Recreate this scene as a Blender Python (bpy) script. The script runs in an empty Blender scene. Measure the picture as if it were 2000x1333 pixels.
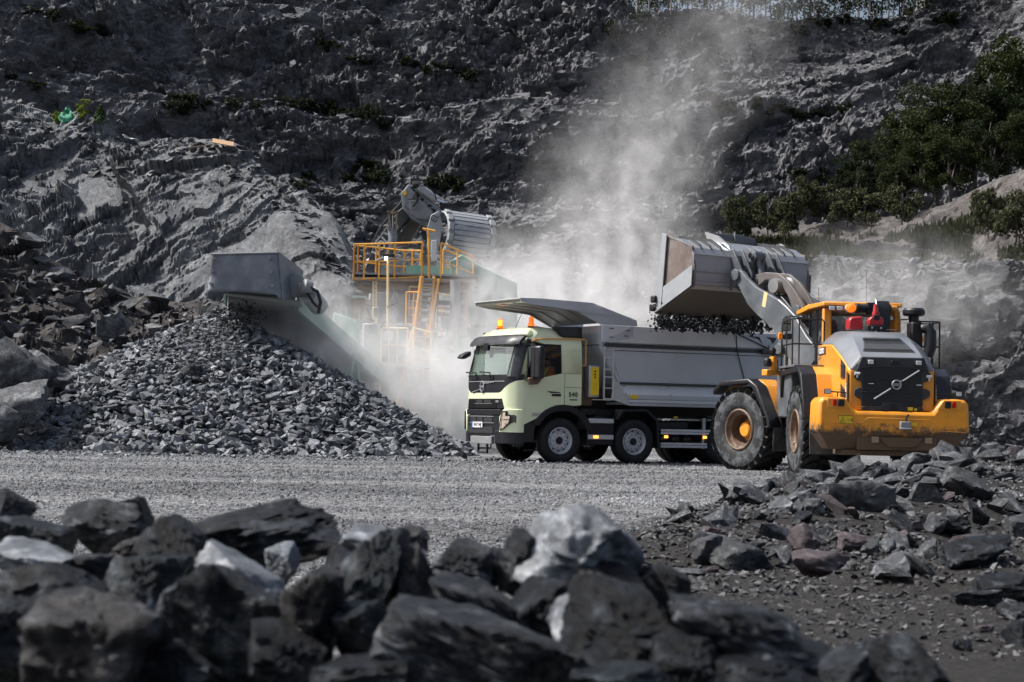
import bpy, bmesh, math, random
import numpy as np
from mathutils import Matrix, Vector, Euler
R = math.radians
rng = random.Random(11)
S = bpy.context.scene
COL = S.collection

# ---------------------------------------------------------------- camera, sky, sun, exposure
F, CH, PITCH, ROLL = 3700., 1.0, R(2.37), 0.02
fwd = Vector((0, math.cos(PITCH), math.sin(PITCH)))
r0 = Vector((1, 0, 0)); u0 = r0.cross(fwd)
rt = r0*math.cos(ROLL) + u0*math.sin(ROLL)
up = -r0*math.sin(ROLL) + u0*math.cos(ROLL)
cam_pos = Vector((0, 0, CH))
cd = bpy.data.cameras.new('camera'); cam = bpy.data.objects.new('camera', cd); COL.objects.link(cam)
cam.matrix_world = Matrix((rt, up, -fwd)).transposed().to_4x4()
cam.location = cam_pos
cd.sensor_width = 36; cd.lens = 36*F/2000; cd.clip_start = .1; cd.clip_end = 3000
cd.dof.use_dof = True; cd.dof.focus_distance = 41; cd.dof.aperture_fstop = 5.4
S.camera = cam
SUN_EL, SUN_AZ = R(53), R(-88)          # azimuth from +Y towards +X
sdir = Vector((math.cos(SUN_EL)*math.sin(SUN_AZ), math.cos(SUN_EL)*math.cos(SUN_AZ), math.sin(SUN_EL)))
w = bpy.data.worlds.new('World'); S.world = w; w.use_nodes = True
nt = w.node_tree; bg = nt.nodes['Background']
sk = nt.nodes.new('ShaderNodeTexSky'); sk.sky_type = 'NISHITA'; sk.sun_disc = False
sk.sun_elevation = SUN_EL; sk.sun_rotation = SUN_AZ; sk.dust_density = 6.0; sk.air_density = 1.0; sk.ozone_density = 1.0
hs = nt.nodes.new('ShaderNodeHueSaturation'); hs.inputs['Saturation'].default_value = .95; nt.links.new(sk.outputs[0], hs.inputs['Color']); nt.links.new(hs.outputs[0], bg.inputs[0]); bg.inputs[1].default_value = 0.105
ld = bpy.data.lights.new('sun', 'SUN'); ld.energy = 4.2; ld.angle = R(.6); ld.color = (1, .975, .94)
sun = bpy.data.objects.new('sun', ld); COL.objects.link(sun); sun.rotation_euler = sdir.to_track_quat('Z', 'Y').to_euler()
S.view_settings.view_transform = 'Standard'; S.view_settings.look = 'None'; S.view_settings.gamma = 1
S.view_settings.use_curve_mapping = False; S.view_settings.exposure = 0.5
S.render.engine = 'CYCLES'
cy = S.cycles
cy.use_denoising = True; cy.denoiser = 'OPENIMAGEDENOISE'
cy.max_bounces = 6; cy.diffuse_bounces = 3; cy.glossy_bounces = 3; cy.transmission_bounces = 5; cy.transparent_max_bounces = 12; cy.volume_bounces = 3
cy.volume_step_rate = 1.0; cy.volume_max_steps = 96
cy.use_adaptive_sampling = True; cy.adaptive_threshold = .02
cy.caustics_reflective = False; cy.caustics_refractive = False; cy.sample_clamp_indirect = 4

def at(px, py, Y):
    r = fwd + rt*((px-1000)/F) - up*((py-666.5)/F)
    return cam_pos + r*(Y/r.y)

# ---------------------------------------------------------------- materials
MATS = {}
def nodes(name):
    m = bpy.data.materials.new(name); m.use_nodes = True
    n = m.node_tree.nodes; l = m.node_tree.links
    return m, n, l, n['Principled BSDF']
def ramp(n, stops, interp='LINEAR'):
    r = n.new('ShaderNodeValToRGB'); e = r.color_ramp; e.interpolation = interp
    while len(e.elements) < len(stops): e.elements.new(.5)
    for i, (p, c) in enumerate(stops):
        e.elements[i].position = p; e.elements[i].color = (c, c, c, 1) if isinstance(c, (int, float)) else (*c, 1)
    return r
def mix(n, l, a, b, f, mode='MIX'):
    x = n.new('ShaderNodeMix'); x.data_type = 'RGBA'; x.blend_type = mode
    for s, v in ((x.inputs[0], f), (x.inputs[6], a), (x.inputs[7], b)):
        if hasattr(v, 'is_linked'): l.new(v, s)
        else: s.default_value = v if isinstance(v, (int, float)) else (*v, 1)
    return x.outputs[2]
def tex(n, l, kind, scale, detail=6, rough=.6, vec=None, dist=0, out=0, **k):
    t = n.new({'noise': 'ShaderNodeTexNoise', 'vor': 'ShaderNodeTexVoronoi'}[kind])
    t.inputs['Scale'].default_value = scale
    if kind == 'noise':
        t.inputs['Detail'].default_value = detail; t.inputs['Roughness'].default_value = rough; t.inputs['Distortion'].default_value = dist
    for a, b in k.items(): setattr(t, a, b)
    if vec is not None: l.new(vec, t.inputs['Vector'])
    return t.outputs[out]
def coord(n, l, sc=(1, 1, 1), rot=(0, 0, 0), out='Object'):
    c = n.new('ShaderNodeTexCoord'); m = n.new('ShaderNodeMapping')
    m.inputs['Scale'].default_value = sc; m.inputs['Rotation'].default_value = rot
    l.new(c.outputs[out], m.inputs[0]); return m.outputs[0]
def bump(n, l, h, b, strength=.5, dist=.02, nrm=None):
    x = n.new('ShaderNodeBump'); x.inputs['Strength'].default_value = strength; x.inputs['Distance'].default_value = dist
    l.new(h, x.inputs['Height'])
    if nrm is not None: l.new(nrm, x.inputs['Normal'])
    if b is not None: l.new(x.outputs[0], b.inputs['Normal'])
    return x.outputs[0]
def paint(name, col, rough=.4, metal=0., dirt=.25, dirtcol=(.16, .15, .14), dscale=3., coat=0., bmp=0., low=None):
    """painted or bare metal with dust; low=(z0, z1) adds mud that gathers below z1 of the thing"""
    m, n, l, b = nodes(name); v = coord(n, l)
    f = tex(n, l, 'noise', dscale, 9, .68, v)
    r = ramp(n, [(.42, 0), (.75, dirt)]); l.new(f, r.inputs[0]); fac = r.outputs[0]
    if low:
        sx = n.new('ShaderNodeSeparateXYZ'); l.new(v, sx.inputs[0])
        mr = n.new('ShaderNodeMapRange'); mr.inputs[1].default_value = low[1]; mr.inputs[2].default_value = low[0]; l.new(sx.outputs[2], mr.inputs[0])
        f2 = tex(n, l, 'noise', 5, 8, .75, v); ad = n.new('ShaderNodeMath'); ad.operation = 'ADD'; l.new(mr.outputs[0], ad.inputs[0]); l.new(f2, ad.inputs[1])
        r2 = ramp(n, [(.82, 0), (1.02, .96)]); l.new(ad.outputs[0], r2.inputs[0])
        mx = n.new('ShaderNodeMath'); mx.operation = 'MAXIMUM'; l.new(r2.outputs[0], mx.inputs[0]); l.new(fac, mx.inputs[1]); fac = mx.outputs[0]
    l.new(mix(n, l, col, dirtcol, fac), b.inputs['Base Color'])
    rr = n.new('ShaderNodeMapRange'); rr.inputs[3].default_value = rough; rr.inputs[4].default_value = .85; l.new(fac, rr.inputs[0]); l.new(rr.outputs[0], b.inputs['Roughness'])
    b.inputs['Metallic'].default_value = metal
    if coat: b.inputs['Coat Weight'].default_value = coat; b.inputs['Coat Roughness'].default_value = .08
    if bmp: bump(n, l, f, b, bmp, .02)
    MATS[name] = m; return m
def rock(name, c0, c1, c2, scale=1., bmp=.8, bd=.03, vary=.5, rough=.8, island=False, stretch=(1, 1, 1), rot=(0, 0, 0), veins=.0, con=1.):
    """broken rock: grain, patches and veins; vary spreads brightness from stone to stone"""
    m, n, l, b = nodes(name); v = coord(n, l, stretch, rot)
    a = tex(n, l, 'noise', 1.1*scale, 10, .7, v, .6)
    g = tex(n, l, 'noise', 9*scale, 8, .75, v)
    r1 = ramp(n, [(.34, c0), (.5, c1), (.68, c2)]); l.new(a, r1.inputs[0])
    r2 = ramp(n, [(.3, .45/con), (.5, 1/con**.6), (.7, 1.5*con)]); l.new(g, r2.inputs[0])
    c = mix(n, l, r1.outputs[0], r2.outputs[0], .9, 'MULTIPLY')
    if veins:
        q = tex(n, l, 'noise', 2.3*scale, 9, .8, v, 1.2); r4 = ramp(n, [(.56, 0), (.66, veins)]); l.new(q, r4.inputs[0])
        c = mix(n, l, c, (.42, .43, .43), r4.outputs[0])
    if vary:
        if island: o = n.new('ShaderNodeNewGeometry').outputs['Random Per Island']
        else: o = n.new('ShaderNodeObjectInfo').outputs['Random']
        r3 = ramp(n, [(0, 1-vary), (1, 1+vary)]); l.new(o, r3.inputs[0])
        c = mix(n, l, c, r3.outputs[0], 1., 'MULTIPLY')
    l.new(c, b.inputs['Base Color']); b.inputs['Roughness'].default_value = rough
    b.inputs['Specular IOR Level'].default_value = .35 if rough > .7 else .22
    if bmp:
        h1 = bump(n, l, a, None, bmp, bd*4/scale); bump(n, l, g, b, bmp, bd/scale, h1)
    MATS[name] = m; return m

M = MATS
rock('cliff_rock', (.072, .075, .084), (.165, .169, .182), (.36, .366, .385), .6, 1., .10, 0, stretch=(1, 1, 2.2), rot=(0, R(14), 0))
rock('outcrop_rock', (.07, .076, .084), (.17, .18, .193), (.31, .325, .335), .45, .9, .07, 0, stretch=(1.6, 1, .8), rot=(0, R(-30), 0))
rock('talus_rock', (.055, .057, .063), (.10, .103, .11), (.19, .193, .20), 1., .6, .03, .5, island=True)
rock('crushed_rock', (.068, .075, .085), (.13, .139, .153), (.27, .282, .30), 1.6, .5, .02, .6)
rock('crushed_rock_mass', (.062, .069, .079), (.12, .129, .143), (.25, .262, .28), 1.6, .5, .02, .6, island=True)
rock('gravel_stone', (.08, .083, .09), (.13, .137, .147), (.24, .248, .26), .3, 0, .01, .38, island=True, stretch=(.4, 1, 1))
rock('landslip', (.05, .045, .043), (.09, .082, .08), (.17, .16, .157), 1.2, 1., .05, 0)
rock('soil', (.022, .019, .018), (.04, .035, .033), (.085, .078, .075), 1.6, 1., .05, 0)
rock('purple_gravel', (.07, .06, .062), (.11, .097, .10), (.19, .17, .175), 4, 1., .05, 0)
rock('pale_gravel', (.10, .098, .095), (.17, .167, .16), (.27, .265, .255), 3, 1., .05, 0)
rock('rubble_grey', (.022, .0245, .029), (.06, .065, .073), (.20, .21, .225), 2.6, .9, .02, .5, veins=.3, con=1.4)
rock('rubble_mass', (.030, .030, .032), (.06, .06, .063), (.14, .14, .145), 3, .8, .02, .6, island=True)
rock('rubble_purple', (.032, .026, .029), (.068, .055, .061), (.14, .118, .125), 2.2, .9, .03, .25)
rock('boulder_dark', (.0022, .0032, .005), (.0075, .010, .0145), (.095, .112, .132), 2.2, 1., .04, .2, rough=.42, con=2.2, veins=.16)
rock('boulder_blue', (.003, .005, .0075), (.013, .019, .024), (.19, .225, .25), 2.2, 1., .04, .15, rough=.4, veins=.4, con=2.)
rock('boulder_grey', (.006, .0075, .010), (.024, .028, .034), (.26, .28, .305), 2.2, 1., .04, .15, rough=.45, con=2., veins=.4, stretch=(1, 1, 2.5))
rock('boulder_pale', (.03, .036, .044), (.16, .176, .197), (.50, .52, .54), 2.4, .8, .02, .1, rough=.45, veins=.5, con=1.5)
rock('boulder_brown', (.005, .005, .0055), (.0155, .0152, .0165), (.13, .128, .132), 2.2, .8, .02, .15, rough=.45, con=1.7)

def gravel_material():
    m, n, l, b = nodes('gravel'); v = coord(n, l)
    vo = n.new('ShaderNodeTexVoronoi'); vo.inputs['Scale'].default_value = 17; l.new(v, vo.inputs['Vector'])
    vo2 = n.new('ShaderNodeTexVoronoi'); vo2.inputs['Scale'].default_value = 42; l.new(v, vo2.inputs['Vector'])
    sp = n.new('ShaderNodeSeparateColor'); l.new(vo.outputs['Color'], sp.inputs[0])
    sp2 = n.new('ShaderNodeSeparateColor'); l.new(vo2.outputs['Color'], sp2.inputs[0])
    r1 = ramp(n, [(0, (.07, .074, .08)), (.5, (.15, .155, .163)), (1, (.34, .345, .35))]); l.new(sp.outputs[0], r1.inputs[0])
    r2 = ramp(n, [(0, .45), (1, 1.55)]); l.new(sp2.outputs[1], r2.inputs[0])
    c = mix(n, l, r1.outputs[0], r2.outputs[0], .8, 'MULTIPLY')
    # wide wheel-worn patches, paler dust bands
    v2 = coord(n, l, (.25, 1, 1)); big = tex(n, l, 'noise', .33, 5, .6, v2)
    rb = ramp(n, [(.35, .72), (.65, 1.28)]); l.new(big, rb.inputs[0]); c = mix(n, l, c, rb.outputs[0], 1., 'MULTIPLY')
    # brown earth where the gravel thins out towards the right rubble
    sx = n.new('ShaderNodeSeparateXYZ'); l.new(v, sx.inputs[0])
    # distance from the tyre-worn gravel apron: earth for y < 17 + noise on the right
    a1 = n.new('ShaderNodeMapRange'); a1.inputs[1].default_value = 30; a1.inputs[2].default_value = 26; l.new(sx.outputs[1], a1.inputs[0])
    k1 = n.new('ShaderNodeMapRange'); k1.inputs[1].default_value = 15; k1.inputs[2].default_value = 35; k1.inputs[3].default_value = .4; k1.inputs[4].default_value = 6.0; l.new(sx.outputs[1], k1.inputs[0])
    k2 = n.new('ShaderNodeMath'); k2.operation = 'SUBTRACT'; l.new(sx.outputs[0], k2.inputs[0]); l.new(k1.outputs[0], k2.inputs[1])
    a2 = n.new('ShaderNodeMapRange'); a2.inputs[1].default_value = -.7; a2.inputs[2].default_value = .6; l.new(k2.outputs[0], a2.inputs[0])
    mu = n.new('ShaderNodeMath'); mu.operation = 'MULTIPLY'; l.new(a1.outputs[0], mu.inputs[0]); l.new(a2.outputs[0], mu.inputs[1])
    nz = tex(n, l, 'noise', 1.2, 8, .7, v); ad = n.new('ShaderNodeMath'); ad.operation = 'ADD'; l.new(mu.outputs[0], ad.inputs[0]); l.new(nz, ad.inputs[1])
    rm = ramp(n, [(.75, 0), (1.05, 1)]); l.new(ad.outputs[0], rm.inputs[0])
    e1 = ramp(n, [(.35, (.005, .0045, .0045)), (.52, (.015, .0135, .013)), (.66, (.05, .046, .044))])
    nn = tex(n, l, 'noise', 14, 10, .75, v); l.new(nn, e1.inputs[0])
    c = mix(n, l, c, e1.outputs[0], rm.outputs[0])
    l.new(c, b.inputs['Base Color']); b.inputs['Roughness'].default_value = .9
    h = bump(n, l, vo.outputs['Distance'], None, .9, .03); h = bump(n, l, nn, None, 1., .06, h); bump(n, l, vo2.outputs['Distance'], b, .8, .012, h)
    MATS['gravel'] = m
gravel_material()

paint('cab_green', (.74, .81, .55), .28, 0, .10, (.3, .31, .27), 2.2, coat=.6)
paint('cab_black', (.008, .009, .013), .4, 0, .15, (.05, .053, .058), 4)
paint('chassis_black', (.005, .0055, .007), .5, 0, .3, (.02, .021, .024), 3)
paint('body_grey', (.52, .545, .59), .32, .15, .35, (.28, .29, .305), .9, coat=.1)
paint('body_grey_light', (.72, .74, .77), .42, .15, .3, (.28, .29, .30), 1.1)
paint('canopy_steel', (.36, .35, .32), .30, .75, .3, (.25, .24, .22), 1.5)
paint('stripe_grey', (.055, .06, .066), .5, .2, .2, (.1, .1, .11), 2)
paint('aluminium', (.66, .68, .70), .35, .3, .3, (.3, .31, .32), 5)
paint('galvanised', (.48, .50, .52), .45, .7, .4, (.3, .3, .31), 8)
paint('rim_silver', (.62, .64, .67), .4, .2, .15, (.16, .17, .18), 6)
paint('loader_yellow', (.78, .315, .022), .36, 0, .38, (.32, .23, .13), 2.2, coat=.35)
paint('loader_yellow_muddy', (.80, .315, .02), .36, 0, .35, (.085, .06, .042), 3, coat=.2, low=(.55, 1.35), bmp=.15)
paint('loader_grey', (.085, .095, .11), .4, .1, .45, (.27, .28, .29), 3)
paint('rim_rust', (.13, .075, .048), .6, .1, .7, (.27, .235, .20), 7)
paint('dusty_rubber', (.05, .05, .05), .7, 0, .8, (.20, .195, .18), 3)
paint('hood_grey', (.17, .185, .205), .35, .1, .3, (.26, .27, .28), 2.5, coat=.3)
paint('hood_dark', (.02, .022, .027), .38, 0, .3, (.1, .105, .11), 4)
paint('boom_grey', (.10, .113, .13), .45, .2, .6, (.24, .255, .27), 2.5, bmp=.15)
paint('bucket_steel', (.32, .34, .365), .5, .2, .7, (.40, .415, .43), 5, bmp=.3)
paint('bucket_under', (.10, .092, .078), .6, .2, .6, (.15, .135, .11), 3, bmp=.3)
paint('lever_steel', (.13, .12, .12), .5, .2, .7, (.23, .21, .20), 3, bmp=.2)
paint('bucket_rust', (.15, .115, .10), .6, .3, .75, (.32, .30, .29), 2.2, bmp=.3)
paint('worn_edge', (.5, .52, .54), .35, .8, .4, (.3, .3, .3), 6)
paint('handrail_yellow', (.78, .36, .03), .45, 0, .45, (.30, .22, .15), 5)
paint('pale_yellow', (.78, .60, .30), .5, 0, .4, (.5, .47, .4), 4)
paint('crusher_green', (.17, .36, .28), .5, 0, .7, (.44, .48, .46), 1.2)
paint('crusher_pale', (.46, .50, .49), .5, 0, .5, (.40, .41, .40), 1.5)
rock('fines', (.028, .03, .034), (.05, .054, .06), (.095, .10, .11), 2.5, 1., .04, 0)
paint('conveyor_green', (.24, .36, .31), .55, 0, .7, (.34, .36, .35), 1.5)
paint('crusher_brown', (.28, .19, .12), .6, .1, .5, (.34, .31, .28), 2)
paint('dusty_steel', (.22, .23, .24), .55, .3, .6, (.36, .365, .36), 3)
paint('conveyor_rubber', (.15, .165, .19), .45, 0, .7, (.30, .32, .35), 1.6, bmp=.3)
paint('excavator_grey', (.24, .26, .29), .45, .1, .9, (.05, .052, .057), 2.6, bmp=.2)
paint('excavator_dark', (.035, .04, .05), .45, .1, .5, (.2, .205, .21), 2)
paint('excavator_bucket', (.36, .38, .40), .5, .3, .7, (.26, .27, .28), 2.5, bmp=.3)
paint('signal_red', (.42, .02, .03), .35, 0, .1, (.3, .2, .2), 4, coat=.4)
paint('extinguisher_red', (.50, .015, .05), .3, 0, .15, (.3, .2, .2), 6, coat=.5)
paint('label_white', (.75, .75, .74), .5, 0, .2, (.4, .4, .4), 8)
paint('label_yellow', (.80, .55, .02), .5, 0, .15, (.4, .3, .1), 8)
paint('orange_trim', (.80, .33, .05), .4, 0, .1)
paint('tool_yellow', (.86, .58, .02), .4, 0, .1, coat=.3)
paint('bronze_steel', (.16, .11, .075), .4, .6, .4, (.10, .09, .08), 3)
paint('net_green', (.01, .22, .12), .7, 0, .2)
paint('sheet_white', (.62, .63, .63), .6, 0, .3)
paint('board_wood', (.42, .27, .15), .7, 0, .4, (.25, .2, .15), 4)
paint('bark', (.09, .08, .07), .9, 0, .5, (.2, .19, .18), 3)
paint('birch_bark', (.32, .30, .28), .85, 0, .6, (.08, .07, .06), 4)
paint('skin', (.40, .23, .16), .55, 0, 0)
paint('hair', (.02, .014, .01), .8, 0, 0)
paint('vest', (.55, .85, .03), .7, 0, 0)
paint('vest_orange', (.7, .2, .03), .7, 0, 0)
paint('interior', (.02, .02, .022), .8, 0, 0)
paint('plate_blue', (.02, .10, .45), .5, 0, 0)

def rubber(name, r_in, r_out, dust, dcol):
    m, n, l, b = nodes(name); v = coord(n, l)
    sx = n.new('ShaderNodeSeparateXYZ'); l.new(v, sx.inputs[0])
    cb = n.new('ShaderNodeCombineXYZ'); l.new(sx.outputs[0], cb.inputs[0]); l.new(sx.outputs[2], cb.inputs[2])
    ln = n.new('ShaderNodeVectorMath'); ln.operation = 'LENGTH'; l.new(cb.outputs[0], ln.inputs[0])
    nz = tex(n, l, 'noise', 7, 6, .7, v); nm = n.new('ShaderNodeMath'); nm.operation = 'MULTIPLY_ADD'; l.new(nz, nm.inputs[0]); nm.inputs[1].default_value = .35*(r_out-r_in)*2.2; l.new(ln.outputs['Value'], nm.inputs[2])
    s = .35*(r_out-r_in)*1.1
    rr = n.new('ShaderNodeMapRange'); rr.inputs[1].default_value = 0; rr.inputs[2].default_value = 1.2; l.new(nm.outputs[0], rr.inputs[0])
    k = 1/1.2
    rm = ramp(n, [((r_in+s)*k-.015, .08 if r_in < .5 else .2), ((r_in+s)*k, dust), ((r_out+s)*k, dust), ((r_out+s)*k+.01, .05)]); l.new(rr.outputs[0], rm.inputs[0])
    n2 = tex(n, l, 'noise', 4.5, 9, .75, v); r2 = ramp(n, [(.46, .10), (.53, 1.3)]); l.new(n2, r2.inputs[0])
    fm = n.new('ShaderNodeMath'); fm.operation = 'MULTIPLY'; l.new(rm.outputs[0], fm.inputs[0]); l.new(r2.outputs[0], fm.inputs[1]); fm.use_clamp = True
    l.new(mix(n, l, (.008, .0085, .010), dcol, fm.outputs[0]), b.inputs['Base Color']); b.inputs['Roughness'].default_value = .75
    bump(n, l, n2, b, .2, .01)
    MATS[name] = m
rubber('loader_rubber', .62, .80, .42, (.14, .157, .175))
rubber('truck_rubber', .30, .46, .04, (.07, .073, .078))

def simple(name, col, rough=.3, metal=0, trans=0, emis=None, es=0, alpha=1, ior=1.45):
    m, n, l, b = nodes(name)
    b.inputs['Base Color'].default_value = (*col, 1); b.inputs['Roughness'].default_value = rough; b.inputs['Metallic'].default_value = metal
    b.inputs['Transmission Weight'].default_value = trans; b.inputs['IOR'].default_value = ior; b.inputs['Alpha'].default_value = alpha
    if emis: b.inputs['Emission Color'].default_value = (*emis, 1); b.inputs['Emission Strength'].default_value = es
    MATS[name] = m
simple('glass', (.42, .55, .50), .02, 0, 0, alpha=.30)
simple('cab_glass_dark', (.03, .035, .04), .04, 0, 0, alpha=.32)
simple('beacon_amber', (.95, .20, .02), .2, 0, .4, (1, .25, .02), .5)
simple('beacon_lit', (1, .45, .05), .2, 0, 0, (1, .45, .08), 9)
simple('marker_lit', (1, .35, .03), .3, 0, 0, (1, .35, .05), 2.5)
simple('amber_lens', (.9, .3, .03), .2, 0, 0)
simple('lamp_glass', (.75, .78, .8), .12, .3)
simple('headlamp_glass', (.80, .66, .54), .15, .35)
simple('work_light_lit', (1, .98, .9), .3, 0, 0, (1, .97, .9), 6)
simple('red_lens', (.55, .01, .01), .2)
simple('mirror_glass', (.5, .52, .55), .03, 1)
simple('chrome', (.72, .74, .76), .18, 1)
simple('white_mark', (.75, .76, .77), .4)
simple('dark_mark', (.03, .03, .035), .5)
simple('light_mark', (.55, .57, .6), .3, .6)
simple('screen_mesh', (.035, .038, .042), .6)

def leaf_mat(name, a, b_):
    m, n, l, b = nodes(name)
    o = n.new('ShaderNodeNewGeometry').outputs['Random Per Island']
    r = ramp(n, [(0, a), (1, b_)]); l.new(o, r.inputs[0])
    l.new(r.outputs[0], b.inputs['Base Color']); b.inputs['Roughness'].default_value = .7
    b.inputs['Specular IOR Level'].default_value = .2
    tr = n.new('ShaderNodeBsdfTranslucent'); l.new(r.outputs[0], tr.inputs[0])
    ms = n.new('ShaderNodeMixShader'); ms.inputs[0].default_value = .3; l.new(b.outputs[0], ms.inputs[1]); l.new(tr.outputs[0], ms.inputs[2])
    l.new(ms.outputs[0], n['Material Output'].inputs[0]); MATS[name] = m
leaf_mat('leaf_dark', (.006, .011, .004), (.022, .034, .011))
leaf_mat('leaf_mid', (.010, .016, .005), (.040, .054, .014))
leaf_mat('weed', (.030, .036, .018), (.085, .092, .046))
leaf_mat('leaf_bright', (.12, .17, .02), (.30, .34, .05))
leaf_mat('needle', (.025, .05, .02), (.07, .11, .04))
leaf_mat('shrub_leaf', (.008, .011, .006), (.026, .033, .016))

# ---------------------------------------------------------------- mesh helpers
class MB:
    def __init__(s): s.v = []; s.f = []; s.smooth = []
    def add(s, vs, fs, sm=False):
        o = len(s.v); s.v += [tuple(p) for p in vs]; s.f += [tuple(i+o for i in f) for f in fs]; s.smooth += [sm]*len(fs); return s
    def bb(s, x0, x1, y0, y1, z0, z1):
        x0, x1 = sorted((x0, x1)); y0, y1 = sorted((y0, y1)); z0, z1 = sorted((z0, z1))
        v = [(x, y, z) for x in (x0, x1) for y in (y0, y1) for z in (z0, z1)]
        return s.add(v, [(0, 1, 3, 2), (4, 6, 7, 5), (0, 4, 5, 1), (2, 3, 7, 6), (0, 2, 6, 4), (1, 5, 7, 3)])
    def prism(s, poly, ax, a, b):
        k = len(poly)
        def P(p, t): return (t, p[0], p[1]) if ax == 'x' else (p[0], t, p[1]) if ax == 'y' else (p[0], p[1], t)
        v = [P(p, a) for p in poly] + [P(p, b) for p in poly]
        return s.add(v, [tuple(range(k))[::-1], tuple(range(k, 2*k))] + [(i, (i+1) % k, (i+1) % k+k, i+k) for i in range(k)])
    def hexa(s, lo, hi):
        """lo, hi: four corner points each (bottom ring, top ring)"""
        return s.add(list(lo)+list(hi), [(3, 2, 1, 0), (4, 5, 6, 7), (0, 1, 5, 4), (1, 2, 6, 5), (2, 3, 7, 6), (3, 0, 4, 7)])
    def cyl(s, p0, p1, r0, r1=None, n=12, sm=True):
        r1 = r0 if r1 is None else r1
        p0, p1 = Vector(p0), Vector(p1); d = (p1-p0).normalized()
        a = d.orthogonal().normalized(); b = d.cross(a); v = []
        for p, r in ((p0, r0), (p1, r1)):
            v += [p + (a*math.cos(2*math.pi*i/n) + b*math.sin(2*math.pi*i/n))*r for i in range(n)]
        o = len(s.v); s.v += [tuple(q) for q in v]
        s.f += [(o+i, o+(i+1) % n, o+(i+1) % n+n, o+i+n) for i in range(n)]; s.smooth += [sm]*n
        s.f += [tuple(o+i for i in range(n))[::-1], tuple(o+n+i for i in range(n))]; s.smooth += [False]*2
        return s
    def tube(s, pts, r, n=6, closed=False):
        pts = [Vector(p) for p in pts]; k = len(pts); o = len(s.v); a = None
        for i, p in enumerate(pts):
            q0 = pts[(i-1) % k] if closed or i else p; q1 = pts[(i+1) % k] if closed or i < k-1 else p
            d = (q1-q0).normalized()
            a = (d.orthogonal() if a is None else a-d*a.dot(d)).normalized(); b = d.cross(a)
            rr = r[i] if isinstance(r, (list, tuple)) else r
            s.v += [tuple(p + (a*math.cos(2*math.pi*j/n)+b*math.sin(2*math.pi*j/n))*rr) for j in range(n)]
        for i in range(k if closed else k-1):
            for j in range(n):
                i2 = (i+1) % k
                s.f.append((o+i*n+j, o+i*n+(j+1) % n, o+i2*n+(j+1) % n, o+i2*n+j)); s.smooth.append(True)
        if not closed:
            s.f += [tuple(o+j for j in range(n))[::-1], tuple(o+(k-1)*n+j for j in range(n))]; s.smooth += [False]*2
        return s
    def lathe(s, prof, n=32, c=(0, 0, 0)):
        """prof: (radius, y) pairs turned about the y axis"""
        o = len(s.v); k = len(prof)
        for i in range(n):
            a = 2*math.pi*i/n
            s.v += [(c[0]+r*math.cos(a), c[1]+y, c[2]+r*math.sin(a)) for r, y in prof]
        for i in range(n):
            for j in range(k-1):
                s.f.append((o+i*k+j, o+((i+1) % n)*k+j, o+((i+1) % n)*k+j+1, o+i*k+j+1)); s.smooth.append(True)
        return s
    def grid(s, P):
        """P[i][j] points"""
        o = len(s.v); a, b = len(P), len(P[0])
        for row in P: s.v += [tuple(p) for p in row]
        for i in range(a-1):
            for j in range(b-1):
                s.f.append((o+i*b+j, o+(i+1)*b+j, o+(i+1)*b+j+1, o+i*b+j+1)); s.smooth.append(True)
        return s
    def plate(s, pts, t, out=None):
        """closed plate of thickness t from a planar polygon in 3D; out: the side it grows towards"""
        pts = [Vector(p) for p in pts]; nrm = Vector((0, 0, 0)); k = len(pts)
        for i in range(k): nrm += (pts[i]-pts[0]).cross(pts[(i+1) % k]-pts[0])
        nrm.normalize()
        if out is not None and nrm.dot(Vector(out)) < 0: nrm = -nrm
        v = pts + [p + nrm*t for p in pts]
        return s.add(v, [tuple(range(k))[::-1], tuple(range(k, 2*k))] + [(i, (i+1) % k, (i+1) % k+k, i+k) for i in range(k)])
    def tf(s, m, start=0):
        s.v = s.v[:start] + [tuple(m @ Vector(p)) for p in s.v[start:]]; return s
    def build(s, name, mat, parent=None, bevel=0, angle=35, loc=None):
        me = bpy.data.meshes.new(name); me.from_pydata(s.v, [], s.f); me.update()
        bm = bmesh.new(); bm.from_mesh(me); bmesh.ops.recalc_face_normals(bm, faces=bm.faces); bm.to_mesh(me); bm.free()
        me.polygons.foreach_set('use_smooth', [True]*len(me.polygons)); me.set_sharp_from_angle(angle=R(angle))
        me.materials.append(M[mat])
        o = bpy.data.objects.new(name, me); COL.objects.link(o)
        if parent is not None: o.parent = parent
        if loc is not None: o.location = loc
        if bevel:
            b = o.modifiers.new('bevel', 'BEVEL'); b.width = bevel; b.segments = 2; b.limit_method = 'ANGLE'; b.angle_limit = R(40); b.harden_normals = False
        return o
def tag(o, label=None, cat=None, group=None, kind=None):
    for k, v in (('label', label), ('category', cat), ('group', group), ('kind', kind)):
        if v: o[k] = v
    return o
def empty(name, loc=(0, 0, 0), rot=0, parent=None, mat=None):
    o = bpy.data.objects.new(name, None); COL.objects.link(o); o.empty_display_size = .2
    if parent is not None: o.parent = parent
    if mat is not None: o.matrix_local = mat
    else: o.location = loc; o.rotation_euler = (0, 0, rot)
    return o
def text(body, size, mat, parent, m, name='lettering', ext=.004, bold=0., shear=0, space=1.):
    c = bpy.data.curves.new(name, 'FONT'); c.body = body; c.size = size; c.extrude = ext; c.align_x = 'CENTER'; c.align_y = 'CENTER'
    c.offset = bold; c.shear = shear; c.space_character = space; c.resolution_u = 3; c.materials.append(M[mat])
    t = bpy.data.objects.new(name, c); COL.objects.link(t); dg = bpy.context.evaluated_depsgraph_get()
    me = bpy.data.meshes.new_from_object(t.evaluated_get(dg)); bpy.data.objects.remove(t)
    o = bpy.data.objects.new(name, me); COL.objects.link(o); o.parent = parent; o.matrix_local = m; return o
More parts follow.
